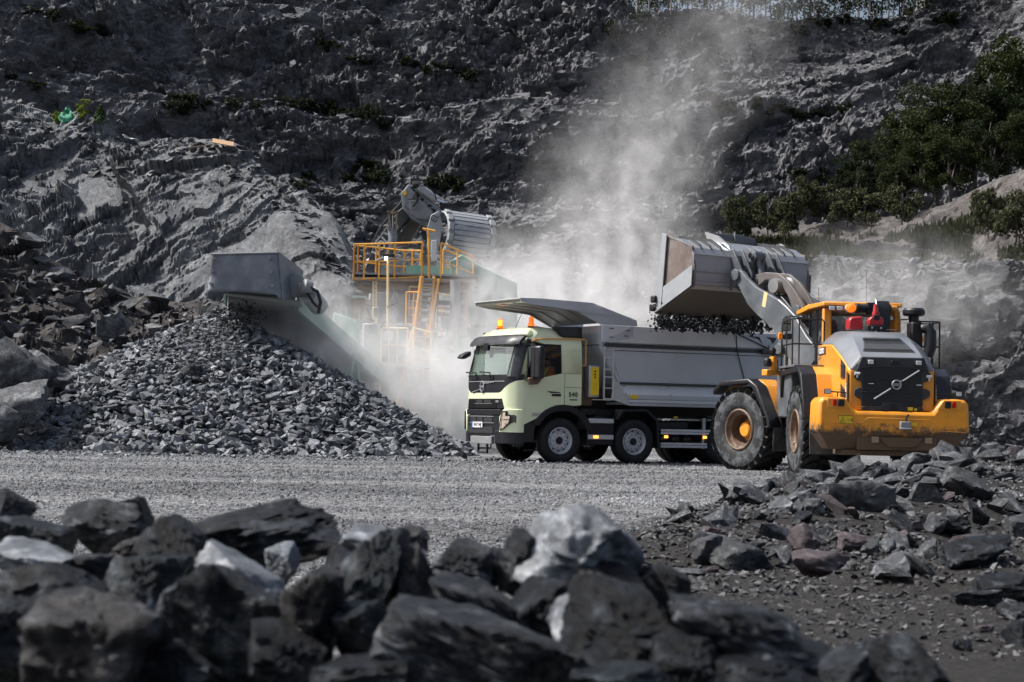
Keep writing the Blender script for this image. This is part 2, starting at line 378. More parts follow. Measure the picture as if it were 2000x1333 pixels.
def frame(o, x, y):
    """matrix whose local x, y axes are the given directions, at o"""
    x = Vector(x).normalized(); y = Vector(y); y = (y-x*y.dot(x)).normalized(); z = x.cross(y)
    m = Matrix((x, y, z)).transposed().to_4x4(); m.translation = Vector(o); return m

# ---------------------------------------------------------------- numpy noise
def _h(ix, iy, iz, s):
    n = (ix*374761393 + iy*668265263 + iz*2147483647 + s*1274126177) & 0xffffffff
    n = ((n ^ (n >> 13))*1274126177) & 0xffffffff
    n = ((n ^ (n >> 16))*2246822519) & 0xffffffff
    return ((n ^ (n >> 15)) & 0xffffff)/float(0xffffff)
def vnoise(x, y, z=0., s=0):
    x, y, z = np.broadcast_arrays(np.asarray(x, float), y, z)
    ix, iy, iz = (np.floor(a).astype(np.int64) for a in (x, y, z)); fx, fy, fz = x-ix, y-iy, z-iz
    fx, fy, fz = (a*a*(3-2*a) for a in (fx, fy, fz)); r = 0
    for a in (0, 1):
        for b in (0, 1):
            for c in (0, 1):
                r = r + _h(ix+a, iy+b, iz+c, s)*(fx if a else 1-fx)*(fy if b else 1-fy)*(fz if c else 1-fz)
    return r*2-1
def fbm(x, y, z=0., s=0, o=4):
    r = 0; a = 1.; t = 0
    for i in range(o):
        r = r + a*vnoise(x*2**i, y*2**i, z*2**i, s+i*7); t += a; a *= .5
    return r/t
def facet(x, y, s=0, tilt=.6):
    """broken blocks: every cell is its own tilted plane at its own height"""
    ix, iy = np.floor(x).astype(np.int64), np.floor(y).astype(np.int64)
    best = np.full(x.shape, 1e9); val = np.zeros(x.shape)
    for a in (-1, 0, 1):
        for b in (-1, 0, 1):
            cx, cy = ix+a, iy+b
            px = cx+_h(cx, cy, 1, s); py_ = cy+_h(cx, cy, 2, s); dx, dy = x-px, y-py_
            d = dx*dx+dy*dy; h = _h(cx, cy, 3, s)*2-1
            v = h + tilt*((_h(cx, cy, 4, s)*2-1)*dx + (_h(cx, cy, 5, s)*2-1)*dy)*2
            k = d < best; best = np.where(k, d, best); val = np.where(k, v, val)
    return val
def blocks(x, y, z, s=0, tilt=.5, curve=1.1):
    """convex blocks that meet in sharp creases, without steps; z=None for the flat version"""
    flat = z is None; z = np.zeros(x.shape) if flat else z
    ix, iy, iz = (np.floor(a).astype(np.int64) for a in (x, y, z)); best = np.full(x.shape, -1e9)
    for a in (-1, 0, 1):
        for b in (-1, 0, 1):
            for c in ((0,) if flat else (-1, 0, 1)):
                cx, cy, cz = ix+a, iy+b, iz+c; h0 = _h(cx, cy, cz, s); h1 = (h0*7919.3) % 1; h2 = (h0*104729.7) % 1; h3 = .5 if flat else (h0*15485.9) % 1
                dx, dy, dz = x-cx-h1, y-cy-h2, 0 if flat else z-cz-h3; d = dx*dx+dy*dy+dz*dz
                v = (h0*2-1)*.6 + tilt*2*(((h1*31.7) % 1*2-1)*dx + ((h2*31.7) % 1*2-1)*dy + (0 if flat else ((h3*31.7) % 1*2-1)*dz)) - curve*d
                best = np.maximum(best, v)
    return best
def facet3(x, y, z, s=0, tilt=.6):
    """the same in three dimensions, so blocks never stretch with the slope"""
    ix, iy, iz = (np.floor(a).astype(np.int64) for a in (x, y, z)); best = np.full(x.shape, 1e9); val = np.zeros(x.shape)
    for a in (-1, 0, 1):
        for b in (-1, 0, 1):
            for c in (-1, 0, 1):
                cx, cy, cz = ix+a, iy+b, iz+c; h0 = _h(cx, cy, cz, s); h1 = (h0*7919.3) % 1; h2 = (h0*104729.7) % 1; h3 = (h0*15485.9) % 1
                dx, dy, dz = x-cx-h1, y-cy-h2, z-cz-h3; d = dx*dx+dy*dy+dz*dz
                v = h0*2-1 + tilt*2*(((h1*31.7) % 1*2-1)*dx + ((h2*31.7) % 1*2-1)*dy + ((h3*31.7) % 1*2-1)*dz)
                k = d < best; best = np.where(k, d, best); val = np.where(k, v, val)
    return val
def sm(a, b, x):
    t = np.clip((np.asarray(x, float)-a)/(b-a), 0, 1); return t*t*(3-2*t)
def np_mesh(name, V, nx, ny, mat, kind=None, smooth=False):
    """V: (nx, ny, 3)"""
    me = bpy.data.meshes.new(name); idx = np.arange(nx*ny).reshape(nx, ny)
    q = np.stack([idx[:-1, :-1], idx[1:, :-1], idx[1:, 1:], idx[:-1, 1:]], -1).reshape(-1, 4)
    me.vertices.add(nx*ny); me.vertices.foreach_set('co', V.reshape(-1).astype(np.float32))
    me.loops.add(q.size); me.loops.foreach_set('vertex_index', q.reshape(-1).astype(np.int32))
    me.polygons.add(len(q)); me.polygons.foreach_set('loop_start', np.arange(0, q.size, 4, dtype=np.int32))
    me.update(calc_edges=True); me.validate()
    me.polygons.foreach_set('use_smooth', [smooth]*len(me.polygons))
    me.materials.append(M[mat]); o = bpy.data.objects.new(name, me); COL.objects.link(o)
    if kind: o['kind'] = kind
    return o
def mass(name, protos, places, mat, kind='stuff', parent=None):
    """many small stones in one mesh; protos: (verts Nx3, faces list of tris Kx3); places: (index, 4x4)"""
    vs, fs, o = [], [], 0
    for i, m in places:
        v, f = protos[i]; m = np.array(m)
        vs.append(v @ m[:3, :3].T + m[:3, 3]); fs.append(f+o); o += len(v)
    v = np.concatenate(vs); f = np.concatenate(fs)
    me = bpy.data.meshes.new(name); me.vertices.add(len(v)); me.vertices.foreach_set('co', v.reshape(-1).astype(np.float32))
    me.loops.add(f.size); me.loops.foreach_set('vertex_index', f.reshape(-1).astype(np.int32))
    me.polygons.add(len(f)); me.polygons.foreach_set('loop_start', np.arange(0, f.size, 3, dtype=np.int32)); me.update(calc_edges=True)
    me.polygons.foreach_set('use_smooth', [False]*len(f)); me.materials.append(M[mat])
    ob = bpy.data.objects.new(name, me); COL.objects.link(ob); ob.parent = parent
    if kind: ob['kind'] = kind
    return ob

# ---------------------------------------------------------------- stones
def hull_stone(seed, k=16):
    g = random.Random(seed); bm = bmesh.new(); ey, ez = g.uniform(.55, .95), g.uniform(.35, .75)
    for _ in range(k):
        p = Vector((g.gauss(0, 1), g.gauss(0, 1), g.gauss(0, 1))).normalized()*g.uniform(.7, 1.1)
        bm.verts.new((p.x, p.y*ey, p.z*ez))
    r = bmesh.ops.convex_hull(bm, input=bm.verts)
    bmesh.ops.delete(bm, geom=[e for e in r['geom_interior'] if isinstance(e, bmesh.types.BMVert)], context='VERTS')
    bmesh.ops.triangulate(bm, faces=bm.faces); bmesh.ops.recalc_face_normals(bm, faces=bm.faces)
    bm.verts.ensure_lookup_table(); bm.verts.index_update()
    v = np.array([x.co[:] for x in bm.verts]); f = np.array([[q.index for q in t.verts] for t in bm.faces]); bm.free(); return v, f
STONES = [hull_stone(100+i, 8+i % 5) for i in range(14)]
def tri_mesh(name, v, f, mat, smooth=False, angle=None):
    me = bpy.data.meshes.new(name); me.from_pydata([tuple(p) for p in v], [], [tuple(int(i) for i in t) for t in f]); me.update()
    me.polygons.foreach_set('use_smooth', [smooth]*len(me.polygons))
    if angle: me.set_sharp_from_angle(angle=R(angle))
    me.materials.append(M[mat]); return me
_ico = {}
def ico(sub):
    if sub not in _ico:
        bm = bmesh.new(); bmesh.ops.create_icosphere(bm, subdivisions=sub, radius=1); bm.verts.ensure_lookup_table()
        _ico[sub] = (np.array([x.co[:] for x in bm.verts]), np.array([[q.index for q in t.verts] for t in bm.faces])); bm.free()
    return _ico[sub]
def boulder(seed, sub=4, planes=13, dims=(1, .8, .7), soft=26., rough=.035, chip=.05):
    """star-shaped broken block: soft intersection of random planes, chipped and grained"""
    g = np.random.default_rng(seed); d, f = ico(sub)
    nrm = g.normal(size=(planes, 3)); nrm /= np.linalg.norm(nrm, axis=1)[:, None]
    nrm = np.concatenate([nrm, np.eye(3), -np.eye(3)]); off = g.uniform(.62, 1., len(nrm)); off[-6:] = g.uniform(.85, 1.05, 6)
    k = np.maximum(d @ nrm.T, 1e-3)/off
    r = 1/(np.log(np.exp(soft*(k-k.max(1)[:, None])).sum(1))/soft + k.max(1))
    qq = d*(2.3+seed % 3*.2)+seed*1.7; r = r*(1+.022*facet3(qq[:, 0], qq[:, 1], qq[:, 2]*1.6, seed, .8)+.016*facet3(qq[:, 0]*2.6, qq[:, 1]*2.6, qq[:, 2]*4, seed+1, .8))
    p = d*r[:, None]; p = p-(p.max(0)+p.min(0))/2; p = p/p.max(0)
    q = p*2.1+seed*3.7
    p = p*(1 + chip*np.sign(vnoise(q[:, 0]*1.6, q[:, 1]*1.6, q[:, 2]*3.1, seed))[:, None]*np.abs(vnoise(q[:, 0], q[:, 1], q[:, 2], seed+3))[:, None]
           + rough*fbm(q[:, 0]*2, q[:, 1]*2, q[:, 2]*4, seed+9, 4)[:, None])
    return p*np.array(dims), f
def rmat(g, s, tiltmax=.5):
    """random orientation matrix with scale s (x, y, z)"""
    e = Euler((g.uniform(-tiltmax, tiltmax), g.uniform(-tiltmax, tiltmax), g.uniform(0, 6.28)))
    return e.to_matrix().to_4x4() @ Matrix.Diagonal((*s, 1))
# ================================================================ THE SETTING: ground, cliff, banks
def heap_h(x, y):
    """height of the loose rubble bank on the right"""
    x, y = np.asarray(x, float), np.asarray(y, float); h = np.zeros(np.broadcast(x, y).shape)
    for x0, y0, x1, y1, r0_, r1_, h0, h1 in ((1.8, 14.2, 3.4, 17.6, 1.1, 2.0, .17, .42), (3.4, 17.6, 5.6, 20.0, 2.0, 2.8, .42, .70), (5.6, 20.0, 12, 22, 2.8, 4, .70, .8),
                                             (3.3, 12.4, 7.5, 14.5, 1.2, 3.0, .22, .62)):
        dx, dy = x1-x0, y1-y0; t = np.clip(((x-x0)*dx+(y-y0)*dy)/(dx*dx+dy*dy), 0, 1)
        d = np.hypot(x-x0-t*dx, y-y0-t*dy)/(r0_+(r1_-r0_)*t); h = np.maximum(h, (h0+(h1-h0)*t)*np.clip(1-d*d, 0, 1)**.7)
    return h*(1+.25*fbm(x*.9, y*.9, 0, 5, 4))
def ground_h(x, y):
    x, y = np.asarray(x, float), np.asarray(y, float)
    b = .035*fbm(x*.22, y*.16, 0, 21, 3)*sm(6, 14, y)
    return b + heap_h(x, y)
def sheet(name, xs, ys, hf, mat, kind='structure'):
    X, Y = np.meshgrid(xs, ys, indexing='ij'); V = np.stack([X, Y, hf(X, Y)], -1)
    return np_mesh(name, V, len(xs), len(ys), mat, kind, smooth=True)
xs = np.concatenate([np.linspace(-900, -60, 12)[:-1], np.linspace(-60, -10, 60)[:-1], np.linspace(-10, 14, 200)[:-1], np.linspace(14, 60, 50)[:-1], np.linspace(60, 900, 12)])
ys = np.concatenate([np.linspace(-60, 5, 14)[:-1], np.linspace(5, 30, 220)[:-1], np.linspace(30, 80, 80)[:-1], np.linspace(80, 1200, 24)])
sheet('ground', xs, ys, lambda X, Y: ground_h(X, Y)-.2*sm(60, 90, Y), 'gravel')

# --- the quarry wall: benches of broken rock in a bowl round the floor
def wall_shift(x):
    return -22*sm(-12, -52, x) + 9*sm(4, 16, x) - 34*sm(31, 55, x)
PROF = [(92, -1), (93.5, 1.0), (96, 5.0), (98.5, 8.3), (104, 9.0), (107, 11.5), (112, 13.8), (116.5, 14.8), (119.5, 20.0), (124.5, 21.0), (128, 26.5), (131.5, 28.0), (134.5, 33.0), (138, 35.0), (143, 45.), (150, 52.)]
def rim(x):   # height of the wall's rim
    return 30.9 + 15*sm(8.6, -2, x) + .35*np.sin(x*.55) + 9*sm(27, 38, x) + .5*vnoise(x*.7, 3.3)
PROF_R = [(92, -1), (93.5, .6), (95.2, 4.2), (96.4, 8.0), (99, 8.8), (106, 11.0), (112, 16.0), (117, 21.5), (119.5, 22.5), (124, 27), (127.5, 29.), (131.5, 33.0), (134, 35.0), (136, 39), (139, 45.), (150, 52.)]
NU, NV = 880, 520
pu = np.concatenate([np.linspace(-62, -42, 60)[:-1], np.linspace(-42, 42, 762)[:-1], np.linspace(42, 62, 60)]); 
def prof_pts(P, n):
    P = np.array(P, float); L = np.concatenate([[0], np.cumsum(np.hypot(*(P[1:]-P[:-1]).T))]); t = np.linspace(0, L[-1], n)
    return np.interp(t, L, P[:, 0]), np.interp(t, L, P[:, 1]), t
ya, za, ta = prof_pts(PROF, NV); yb, zb, tb = prof_pts(PROF_R, NV)
def wall_point(U, J, disp=True):
    """U lateral metres, J 0..1 up the profile"""
    k = sm(6, 16, U); jj = J*(NV-1)
    Y = np.interp(jj, np.arange(NV), ya)*(1-k) + np.interp(jj, np.arange(NV), yb)*k
    Z = np.interp(jj, np.arange(NV), za)*(1-k) + np.interp(jj, np.arange(NV), zb)*k
    T = J*ta[-1]
    # benches wander up and down along the face
    wob = 1.6*fbm(U*.06, T*.05, 0, 31, 3); Z = Z + wob*sm(2, 9, T)*sm(0, 14, Z)*(1.0)
    Y = Y + wall_shift(U) + 3.5*fbm(U*.05, T*.03, 0, 8, 3)
    if disp:
        a = R(-24); wx = U + .5*fbm(U*.3, T*.3, 1, 2, 3); wt = T + .5*fbm(U*.3, T*.3, 9, 4, 3)
        p, q = wx*math.cos(a)-wt*math.sin(a), wx*math.sin(a)+wt*math.cos(a)
        D = .8*blocks(p/8, q/3.6, None, 1, .8, .6) + .50*facet(p/6, q/2.8, 11, .8) + .34*facet(p/2.6, q/1.4, 2, .9) + .3
        mk = sm(-.28, .32, fbm(U*.13+3, T*.2, 0, 55, 3)); D = D + (.30+.95*mk)*(.26*facet(p/1.2, q/.7, 3, 1.) + .18*facet(p/.62, q/.42, 4, 1.) + .09*facet(p/.36, q/.3, 7, 1.))
        s1 = (T/3.1 + .55*fbm(U*.07, T*.06, 0, 57, 3) + U*.035) % 1; s2 = (T/1.25 + .8*fbm(U*.1, T*.1, 0, 58, 3) - U*.05) % 1; D = D + .75*(s1-.5) + .24*(s2-.5)*(1-.6*mk) + .9*fbm(U*.12, T*.12, 0, 6, 4)
        fine = sm(.15, .5, fbm(U*.09+5, T*.11, 0, 77, 3))          # stretches of loose scree: smaller relief
        D = D*(1-.55*fine) + fine*.10*facet(U/.5, T/.4, 9, 1.)
        Y = Y - D*.72; Z = Z + D*.38
    R_ = rim(U); Z2 = np.minimum(Z, R_ + .5*fbm(U*.5, Y*.3, 0, 12, 3)); return U, Y + np.maximum(Z-Z2, 0)*.2, Z2
UU, JJ = np.meshgrid(pu, np.linspace(0, 1, NV), indexing='ij')
Xw, Yw, Zw = wall_point(UU, JJ)
np_mesh('quarry_cliff', np.stack([Xw, Yw, Zw], -1), NU, NV, 'cliff_rock', 'structure')
# loose stones lying on the benches and in the scree
g = random.Random(5); pl = []
nr = np.random.default_rng(5); su = nr.uniform(-34, 34, 9000); sj = nr.random(9000)**1.2*.8; _, sy, sz = wall_point(su, sj)
for u, y, z in zip(su, sy, sz):
    s = g.choice((.08, .12, .12, .2, .2, .3, .42)); pl.append((g.randrange(14), Matrix.Translation((u, y-.05, z+.05)) @ rmat(g, (s, s*g.uniform(.6, 1), s*g.uniform(.4, 1)), 1.)))
o = mass('scree', STONES, pl, 'talus_rock'); tag(o, 'loose grey scree lying on the benches of the quarry wall', 'scree')

# --- a bank: a crest line in the world with its own front foot and back slope
def bank(name, crest, yf, yb, prof, disp, mat, nx=260, ny=150, kind='structure', drop=1., z0=None, true_normal=None):
    """crest: (x, y, z) points; yf(x), yb(x): y of the front and back foot"""
    C_ = np.array(crest, float); X = np.linspace(C_[0, 0], C_[-1, 0], nx)
    yc, zc = np.interp(X, C_[:, 0], C_[:, 1]), np.interp(X, C_[:, 0], C_[:, 2])
    t = np.linspace(0, 1.35, ny); Xg, Tg = np.meshgrid(X, t, indexing='ij'); yc, zc = yc[:, None], zc[:, None]
    f = np.clip(Tg, 0, 1); b = np.clip((Tg-1)/.35, 0, 1)
    Yg = yf(Xg)*(1-f) + yc*f; Yg = np.where(Tg > 1, yc + (yb(Xg)-yc)*b, Yg)
    Zg = np.where(Tg > 1, zc*(1-drop*b**1.5), zc*prof(f)) - .25*(Tg <= 0) - .3*(b >= 1)
    if z0 is not None: q0 = z0(Xg); Zg = np.where(Tg > 1, Zg, q0+(zc-q0)*f**1.4)-.3*(Tg <= 0)
    d = disp(Xg, Tg, zc)*sm(0, .06, Tg)*(1-.55*sm(.86, 1.02, Tg));
    P0 = np.stack([Xg, Yg, Zg], -1)
    if true_normal:
        n_ = np.cross(np.gradient(P0, axis=0), np.gradient(P0, axis=1)); n_ /= np.linalg.norm(n_, axis=2)[..., None]+1e-9; n_ = np.where(n_[..., 2:3] < 0, -n_, n_)
        for _ in range(12): n_[1:-1, 1:-1] = (n_[:-2, 1:-1]+n_[2:, 1:-1]+n_[1:-1, :-2]+n_[1:-1, 2:])/4
        d3 = np.clip(true_normal(P0), -.35, 1.3)*sm(0, .06, Tg)*(1-.5*sm(.75, .97, Tg)); P0 = P0 + n_*d3[..., None]; Xg, Yg, Zg = P0[..., 0], P0[..., 1], P0[..., 2]; d = d*0
    Yg = Yg - d*.62; Zg = Zg + d*.6
    V = np.stack([Xg, Yg, Zg], -1); o = np_mesh(name, V, nx, ny, mat, kind); return o, V
def wpts(l): return [tuple(at(*p)) for p in l]
# pale bedrock outcrop, left
oc = wpts([(-90, 150, 88), (0, 205, 86), (60, 205, 86), (100, 232, 85), (200, 252, 84), (260, 280, 83), (380, 296, 82), (450, 303, 81), (500, 335, 80), (560, 368, 79), (610, 405, 77), (640, 455, 75), (672, 530, 73), (705, 620, 72), (745, 730, 72), (790, 830, 72)])
def oc_disp(X, T, zc):
    Z = T*zc*1.3; a = R(52); p, q = X*math.cos(a)-Z*math.sin(a), X*math.sin(a)+Z*math.cos(a)
    p = p + .7*fbm(X*.4, Z*.4, 0, 3, 3); q = q + .7*fbm(X*.4, Z*.4, 5, 3, 3)
    left = sm(-13, -18, X)
    return .8*facet(p/4.6, q/3.2, 41, .7) + .42*facet(p/1.9, q/1.3, 42, .8)*(.6+.9*left) + (.18+.15*left)*facet(p/.85, q/.6, 43, 1.) + .07*facet(p/.4, q/.3, 44, 1.) + 1.0*fbm(X*.2, Z*.2, 0, 45, 3)
def oc_d3(P):
    x, y, z = P[..., 0], P[..., 1], P[..., 2]; w1 = .8*fbm(x*.35, z*.35, y*.35, 3, 3); x, z = x+w1, z-w1*.6; a = R(38)      # slabs dip to the right
    u, v = x*math.cos(a)+z*math.sin(a), -x*math.sin(a)+z*math.cos(a); left = sm(-13.5, -18, x)
    return 1.1*(blocks(u/6.5, y/5, v/3.2, 41, .7, .6)-.35) + .20*facet3(u/3.6, y/3, v/1.5, 47, .9) + .75*((v/3.0 + .35*fbm(u*.15, v*.2, 0, 48, 2)) % 1-.5) + .28*((-v/1.1 + .5*fbm(u*.2, v*.3, 0, 49, 2)) % 1-.5)*(.5+left) + (.07+.16*left)*facet3(u/1.5, y/1.3, v/.65, 42, 1.)+ (.04+.10*left)*facet3(u/.7, y/.6, v/.32, 43, 1.) + .035*facet3(u/.3, y/.3, v/.2, 46, .8) + .5*fbm(x*.17, z*.17, y*.17, 45, 2)
oc_o, ocV = bank('rock_outcrop', oc, lambda x: 68.+0*x, lambda x: 92.+0*x, lambda f: 1-(1-f)**1.08, lambda X, T, zc: 0*X, 'outcrop_rock', 400, 240, true_normal=oc_d3)
# dark earth bank with rubble, in front of it
db = wpts([(-120, 380, 60), (0, 432, 62), (40, 452, 62), (80, 490, 62), (130, 530, 62), (200, 556, 62), (260, 580, 62), (330, 590, 62), (400, 585, 62), (450, 590, 61), (520, 640, 60), (600, 720, 60), (690, 815, 60)])
def db_disp(X, T, zc):
    Z = T*zc*1.4
    return .5*fbm(X*.35, Z*.35, 0, 51, 5) + .22*facet(X/.9, Z/.6, 52, 1.) + .12*facet(X/.4, Z/.3, 53, 1.)
db_o, dbV = bank('earth_bank', db, lambda x: 49.+0*x, lambda x: 68.+0*x, lambda f: f**.9, db_disp, 'soil', 240, 130)
# bench on the right that carries grass and trees
rb = wpts([(1500, 505, 84), (1600, 500, 82), (1700, 500, 80), (1850, 505, 78), (2000, 508, 76), (2200, 508, 74), (2500, 500, 72)])
def rb_disp(X, T, zc):
    Z = T*zc*1.2; a = R(-10); p, q = X*math.cos(a)-Z*math.sin(a), X*math.sin(a)+Z*math.cos(a)
    return .55*facet(p/3.5, q/1.6, 61, 1.) + .3*facet(p/1.3, q/.6, 62, 1.) + .12*facet(p/.5, q/.3, 63, 1.) + .5*fbm(X*.3, Z*.3, 0, 64, 3)
rb_o, rbV = bank('lower_rock_face', rb, lambda x: 74.-.15*(x-10), lambda x: 96.+0*x, lambda f: np.interp(f, [0, .25, .5, .54, 1], [0, .16, .50, .53, 1.]), rb_disp, 'cliff_rock', 300, 150, drop=.12)
# grassy terrace and pale landslip on it
tr = wpts([(1330, 470, 94), (1450, 448, 94), (1600, 438, 93), (1750, 428, 92), (1840, 405, 91), (1900, 375, 90), (1960, 345, 89), (2030, 320, 88), (2200, 250, 88), (2500, 180, 88)])
def tr_disp(X, T, zc): return .5*fbm(X*.3, T*4, 0, 71, 4) + .12*facet(X/.6, T*zc/.5, 72, 1.)
tr_o, trV = bank('terrace', tr, lambda x: 82.-.15*(x-12), lambda x: 118.+0*x, lambda f: f, tr_disp, 'landslip', 160, 70, z0=lambda x: np.interp(x, [q[0] for q in rb], [q[2] for q in rb])-.15)
# ================================================================ STONES
def individuals(name, label, cat, group, places, mats, smooth=False):
    """places: (stone index, matrix); every stone is an object, meshes are shared"""
    mesh = {}
    for i, m in places:
        mt = mats[i % len(mats)]
        if (i, mt) not in mesh: mesh[i, mt] = tri_mesh(name, *STONES[i], mt)
        o = bpy.data.objects.new(name, mesh[i, mt]); COL.objects.link(o); o.matrix_world = m
        tag(o, label, cat, group)
# --- crushed stone pile below the conveyor
def pile_h(x, y):
    x, y = np.asarray(x, float), np.asarray(y, float)
    a = 4.05 - np.hypot((x+8.1)/np.where(x > -8.1, 1.55, 2.0), (y-53.4)/1.9)
    b = 1.75 - np.hypot((x+13.5)/3.2, (y-50.5)/2.2); c = 2.7 - np.hypot((x+5.9)/1.75, (y-52.4)/2.0)
    h = np.log(np.exp(4*np.maximum(a, -3))+np.exp(4*np.maximum(b, -3))+np.exp(4*np.maximum(c, -3)))/4
    return h + .10*fbm(x*.8, y*.8, 0, 81, 3)
Xp, Yp = np.meshgrid(np.linspace(-21, 1, 150), np.linspace(42, 62, 120), indexing='ij')
Zp = pile_h(Xp, Yp)-.16; Zp = np.where(Zp < -.3, -.3, Zp)
pile_core = np_mesh('stone_pile', np.stack([Xp, Yp, Zp], -1), 150, 120, 'fines', None, True)
tag(pile_core, 'dark fines showing between the stones of the crushed rock pile under the conveyor', 'stone pile', None, 'stuff')
g = random.Random(3); pl = []; nr = np.random.default_rng(3); sx_, sy_ = nr.uniform(-19, .4, 17000), nr.uniform(43.4, 55.5, 17000); sh = pile_h(sx_, sy_)
for x, y, h in zip(sx_, sy_, sh):
    if h < -.05: continue
    chute = math.exp(-(((x+8.3)/1.5)**2+((y-51.5)/2.4)**2)); s = g.choice((.08, .10, .12, .13, .15, .18, .22))*(1-.5*chute)*(1+.5*max(0, .6-h))
    pl.append((g.randrange(14), Matrix.Translation((x, y, h+s*g.uniform(-.5, .35))) @ rmat(g, (s*1.15, s*g.uniform(.8, 1.25), s*g.uniform(.75, 1.3)), .7), s))
pl.sort(key=lambda t: -t[2]/t[1].translation.y*(1.0 if t[1].translation.y < 52 else .3))
individuals('crushed_stone', 'angular grey crushed stone on the face of the big pile below the conveyor', 'stone', 'crushed stones in the big pile under the conveyor', [(a, b) for a, b, c in pl[:300]], ['crushed_rock'])
o = mass('crushed_stones', STONES, [(a, b) for a, b, c in pl[300:]], 'crushed_rock_mass'); tag(o, 'mass of smaller crushed grey stones making up the pile under the conveyor', 'crushed stones')
# stray small stones along the pile's foot
o = mass('foot_gravel', STONES, [(g.randrange(14), Matrix.Translation((x, y, .02)) @ rmat(g, (s, s, s*.8))) for x, y, s in ((g.uniform(-19, 1.2), g.uniform(42.6, 46.4), g.choice((.03, .05, .08, .12))) for _ in range(900))], 'crushed_rock_mass')
tag(o, 'scattered small stones along the foot of the crushed rock pile', 'stones')
# --- dark earth bank: stones and slabs sticking out
def on_bank(V, g, j0, j1, i0=0., i1=1.):
    i, j = int(g.uniform(i0, i1)*(V.shape[0]-1)), int(g.uniform(j0, j1)*(V.shape[1]-1)); return Vector(V[i, j])
pl = []
for _ in range(1500):
    p = on_bank(dbV, g, 0.02, .72); s = g.choice((.06, .09, .12, .18, .25))
    pl.append((g.randrange(14), Matrix.Translation(p) @ rmat(g, (s*1.2, s, s*.8), .8)))
o = mass('bank_rubble', STONES, pl, 'talus_rock'); tag(o, 'small grey rubble strewn over the dark earth bank behind the stone pile', 'rubble')
pl = [(g.randrange(14), Matrix.Translation(on_bank(dbV, g, .05, .72, .1, .85)) @ rmat(g, (s*1.3, s, s*.8), .7)) for s in [g.uniform(.35, .75) for _ in range(70)]]
individuals('bank_rock', 'broken grey rock lodged in the dark earth bank behind the stone pile', 'rock', 'rocks lodged in the earth bank', pl, ['talus_rock', 'rubble_grey'])
pl = [(g.randrange(14), Matrix.Translation(on_bank(ocV, g, .02, .25)) @ rmat(g, (s*1.2, s, s*.8), .8)) for s in [g.uniform(.1, .5) for _ in range(500)]]
pl += [(g.randrange(14), Matrix.Translation(on_bank(ocV, g, .60, .78)) @ rmat(g, (s*1.3, s, s*.7), .6)) for s in [g.choice((.06, .1, .16, .28)) for _ in range(1500)]]
o = mass('outcrop_rubble', STONES, pl, 'talus_rock'); tag(o, 'broken rubble at the foot and along the crest of the left bedrock outcrop', 'rubble')
pl = [(g.randrange(14), Matrix.Translation(on_bank(rbV, g, .0, .22)) @ rmat(g, (s*1.2, s, s*.8), .8)) for s in [g.choice((.06, .1, .15, .3)) for _ in range(1500)]]
pl += [(g.randrange(14), Matrix.Translation(on_bank(rbV, g, .68, .76)) @ rmat(g, (s*1.2, s, s*.8), .8)) for s in [g.choice((.1, .15, .25)) for _ in range(700)]]
o = mass('ledge_rubble', STONES, pl, 'talus_rock'); tag(o, 'rubble along the foot and lip of the low rock face behind the wheel loader', 'rubble')

def put_boulder(name, px, py, Y, wpx, hpx, depth, seed, mat, label, roll=0., yaw=0., sub=4, group=None, soft=24, planes=12, chip=.05, pitch=0., fat=1.08):
    c = at(px, py, Y); k = Y/F*.5; dims = (wpx*k*fat, depth*.5*fat, hpx*k*fat)
    v, f = boulder(seed, sub, planes, dims, soft, .035, chip)
    me = tri_mesh(name, v, f, mat, True, 38 if sub < 5 else 50); o = bpy.data.objects.new(name, me); COL.objects.link(o)
    o.location = c; o.rotation_euler = (pitch, -roll, yaw); tag(o, label, 'rock', group); return o
# --- big blocks at the left foot of the stone pile (px, py, Y, w, h, depth, seed, mat, label, roll)
for a in [(28, 735, 47.5, 120, 110, 1.2, 7, 'rubble_grey', 'large pale grey leaning slab at the left edge above the stone pile', R(-38)),
          (72, 742, 48.3, 75, 100, .9, 12, 'rubble_grey', 'narrow dark upright block behind the leaning slab at the left edge', R(-35)),
          (38, 792, 46.5, 115, 90, 1.1, 9, 'rubble_grey', 'dark blocky stone wedged under the leaning slab at the left edge', R(10)),
          (100, 738, 49.5, 60, 50, .8, 14, 'rubble_grey', 'rounded grey block just right of the leaning slabs', R(-20)),
          (5, 830, 46, 80, 90, 1., 17, 'rubble_grey', 'rounded pale boulder cut off by the left picture edge beside the stone pile', 0),
          (112, 745, 48, 52, 26, .7, 19, 'rubble_grey', 'flat pale stone lying on the left shoulder of the pile', 0),
          (372, 735, 49.6, 44, 52, .5, 23, 'boulder_grey', 'large dark grey block standing out high on the stone pile', R(-15)),
          (218, 640, 54., 66, 46, 1., 27, 'rubble_grey', 'large fractured block with a white scar in the earth bank', R(20)),
          (905, 889, 43.5, 16, 16, .2, 29, 'boulder_dark', 'small black stone lying alone on the gravel in front of the truck', 0)]:
    put_boulder('rock', *a[:9], roll=a[9], sub=4, soft=60, planes=9, chip=.03, fat=1)

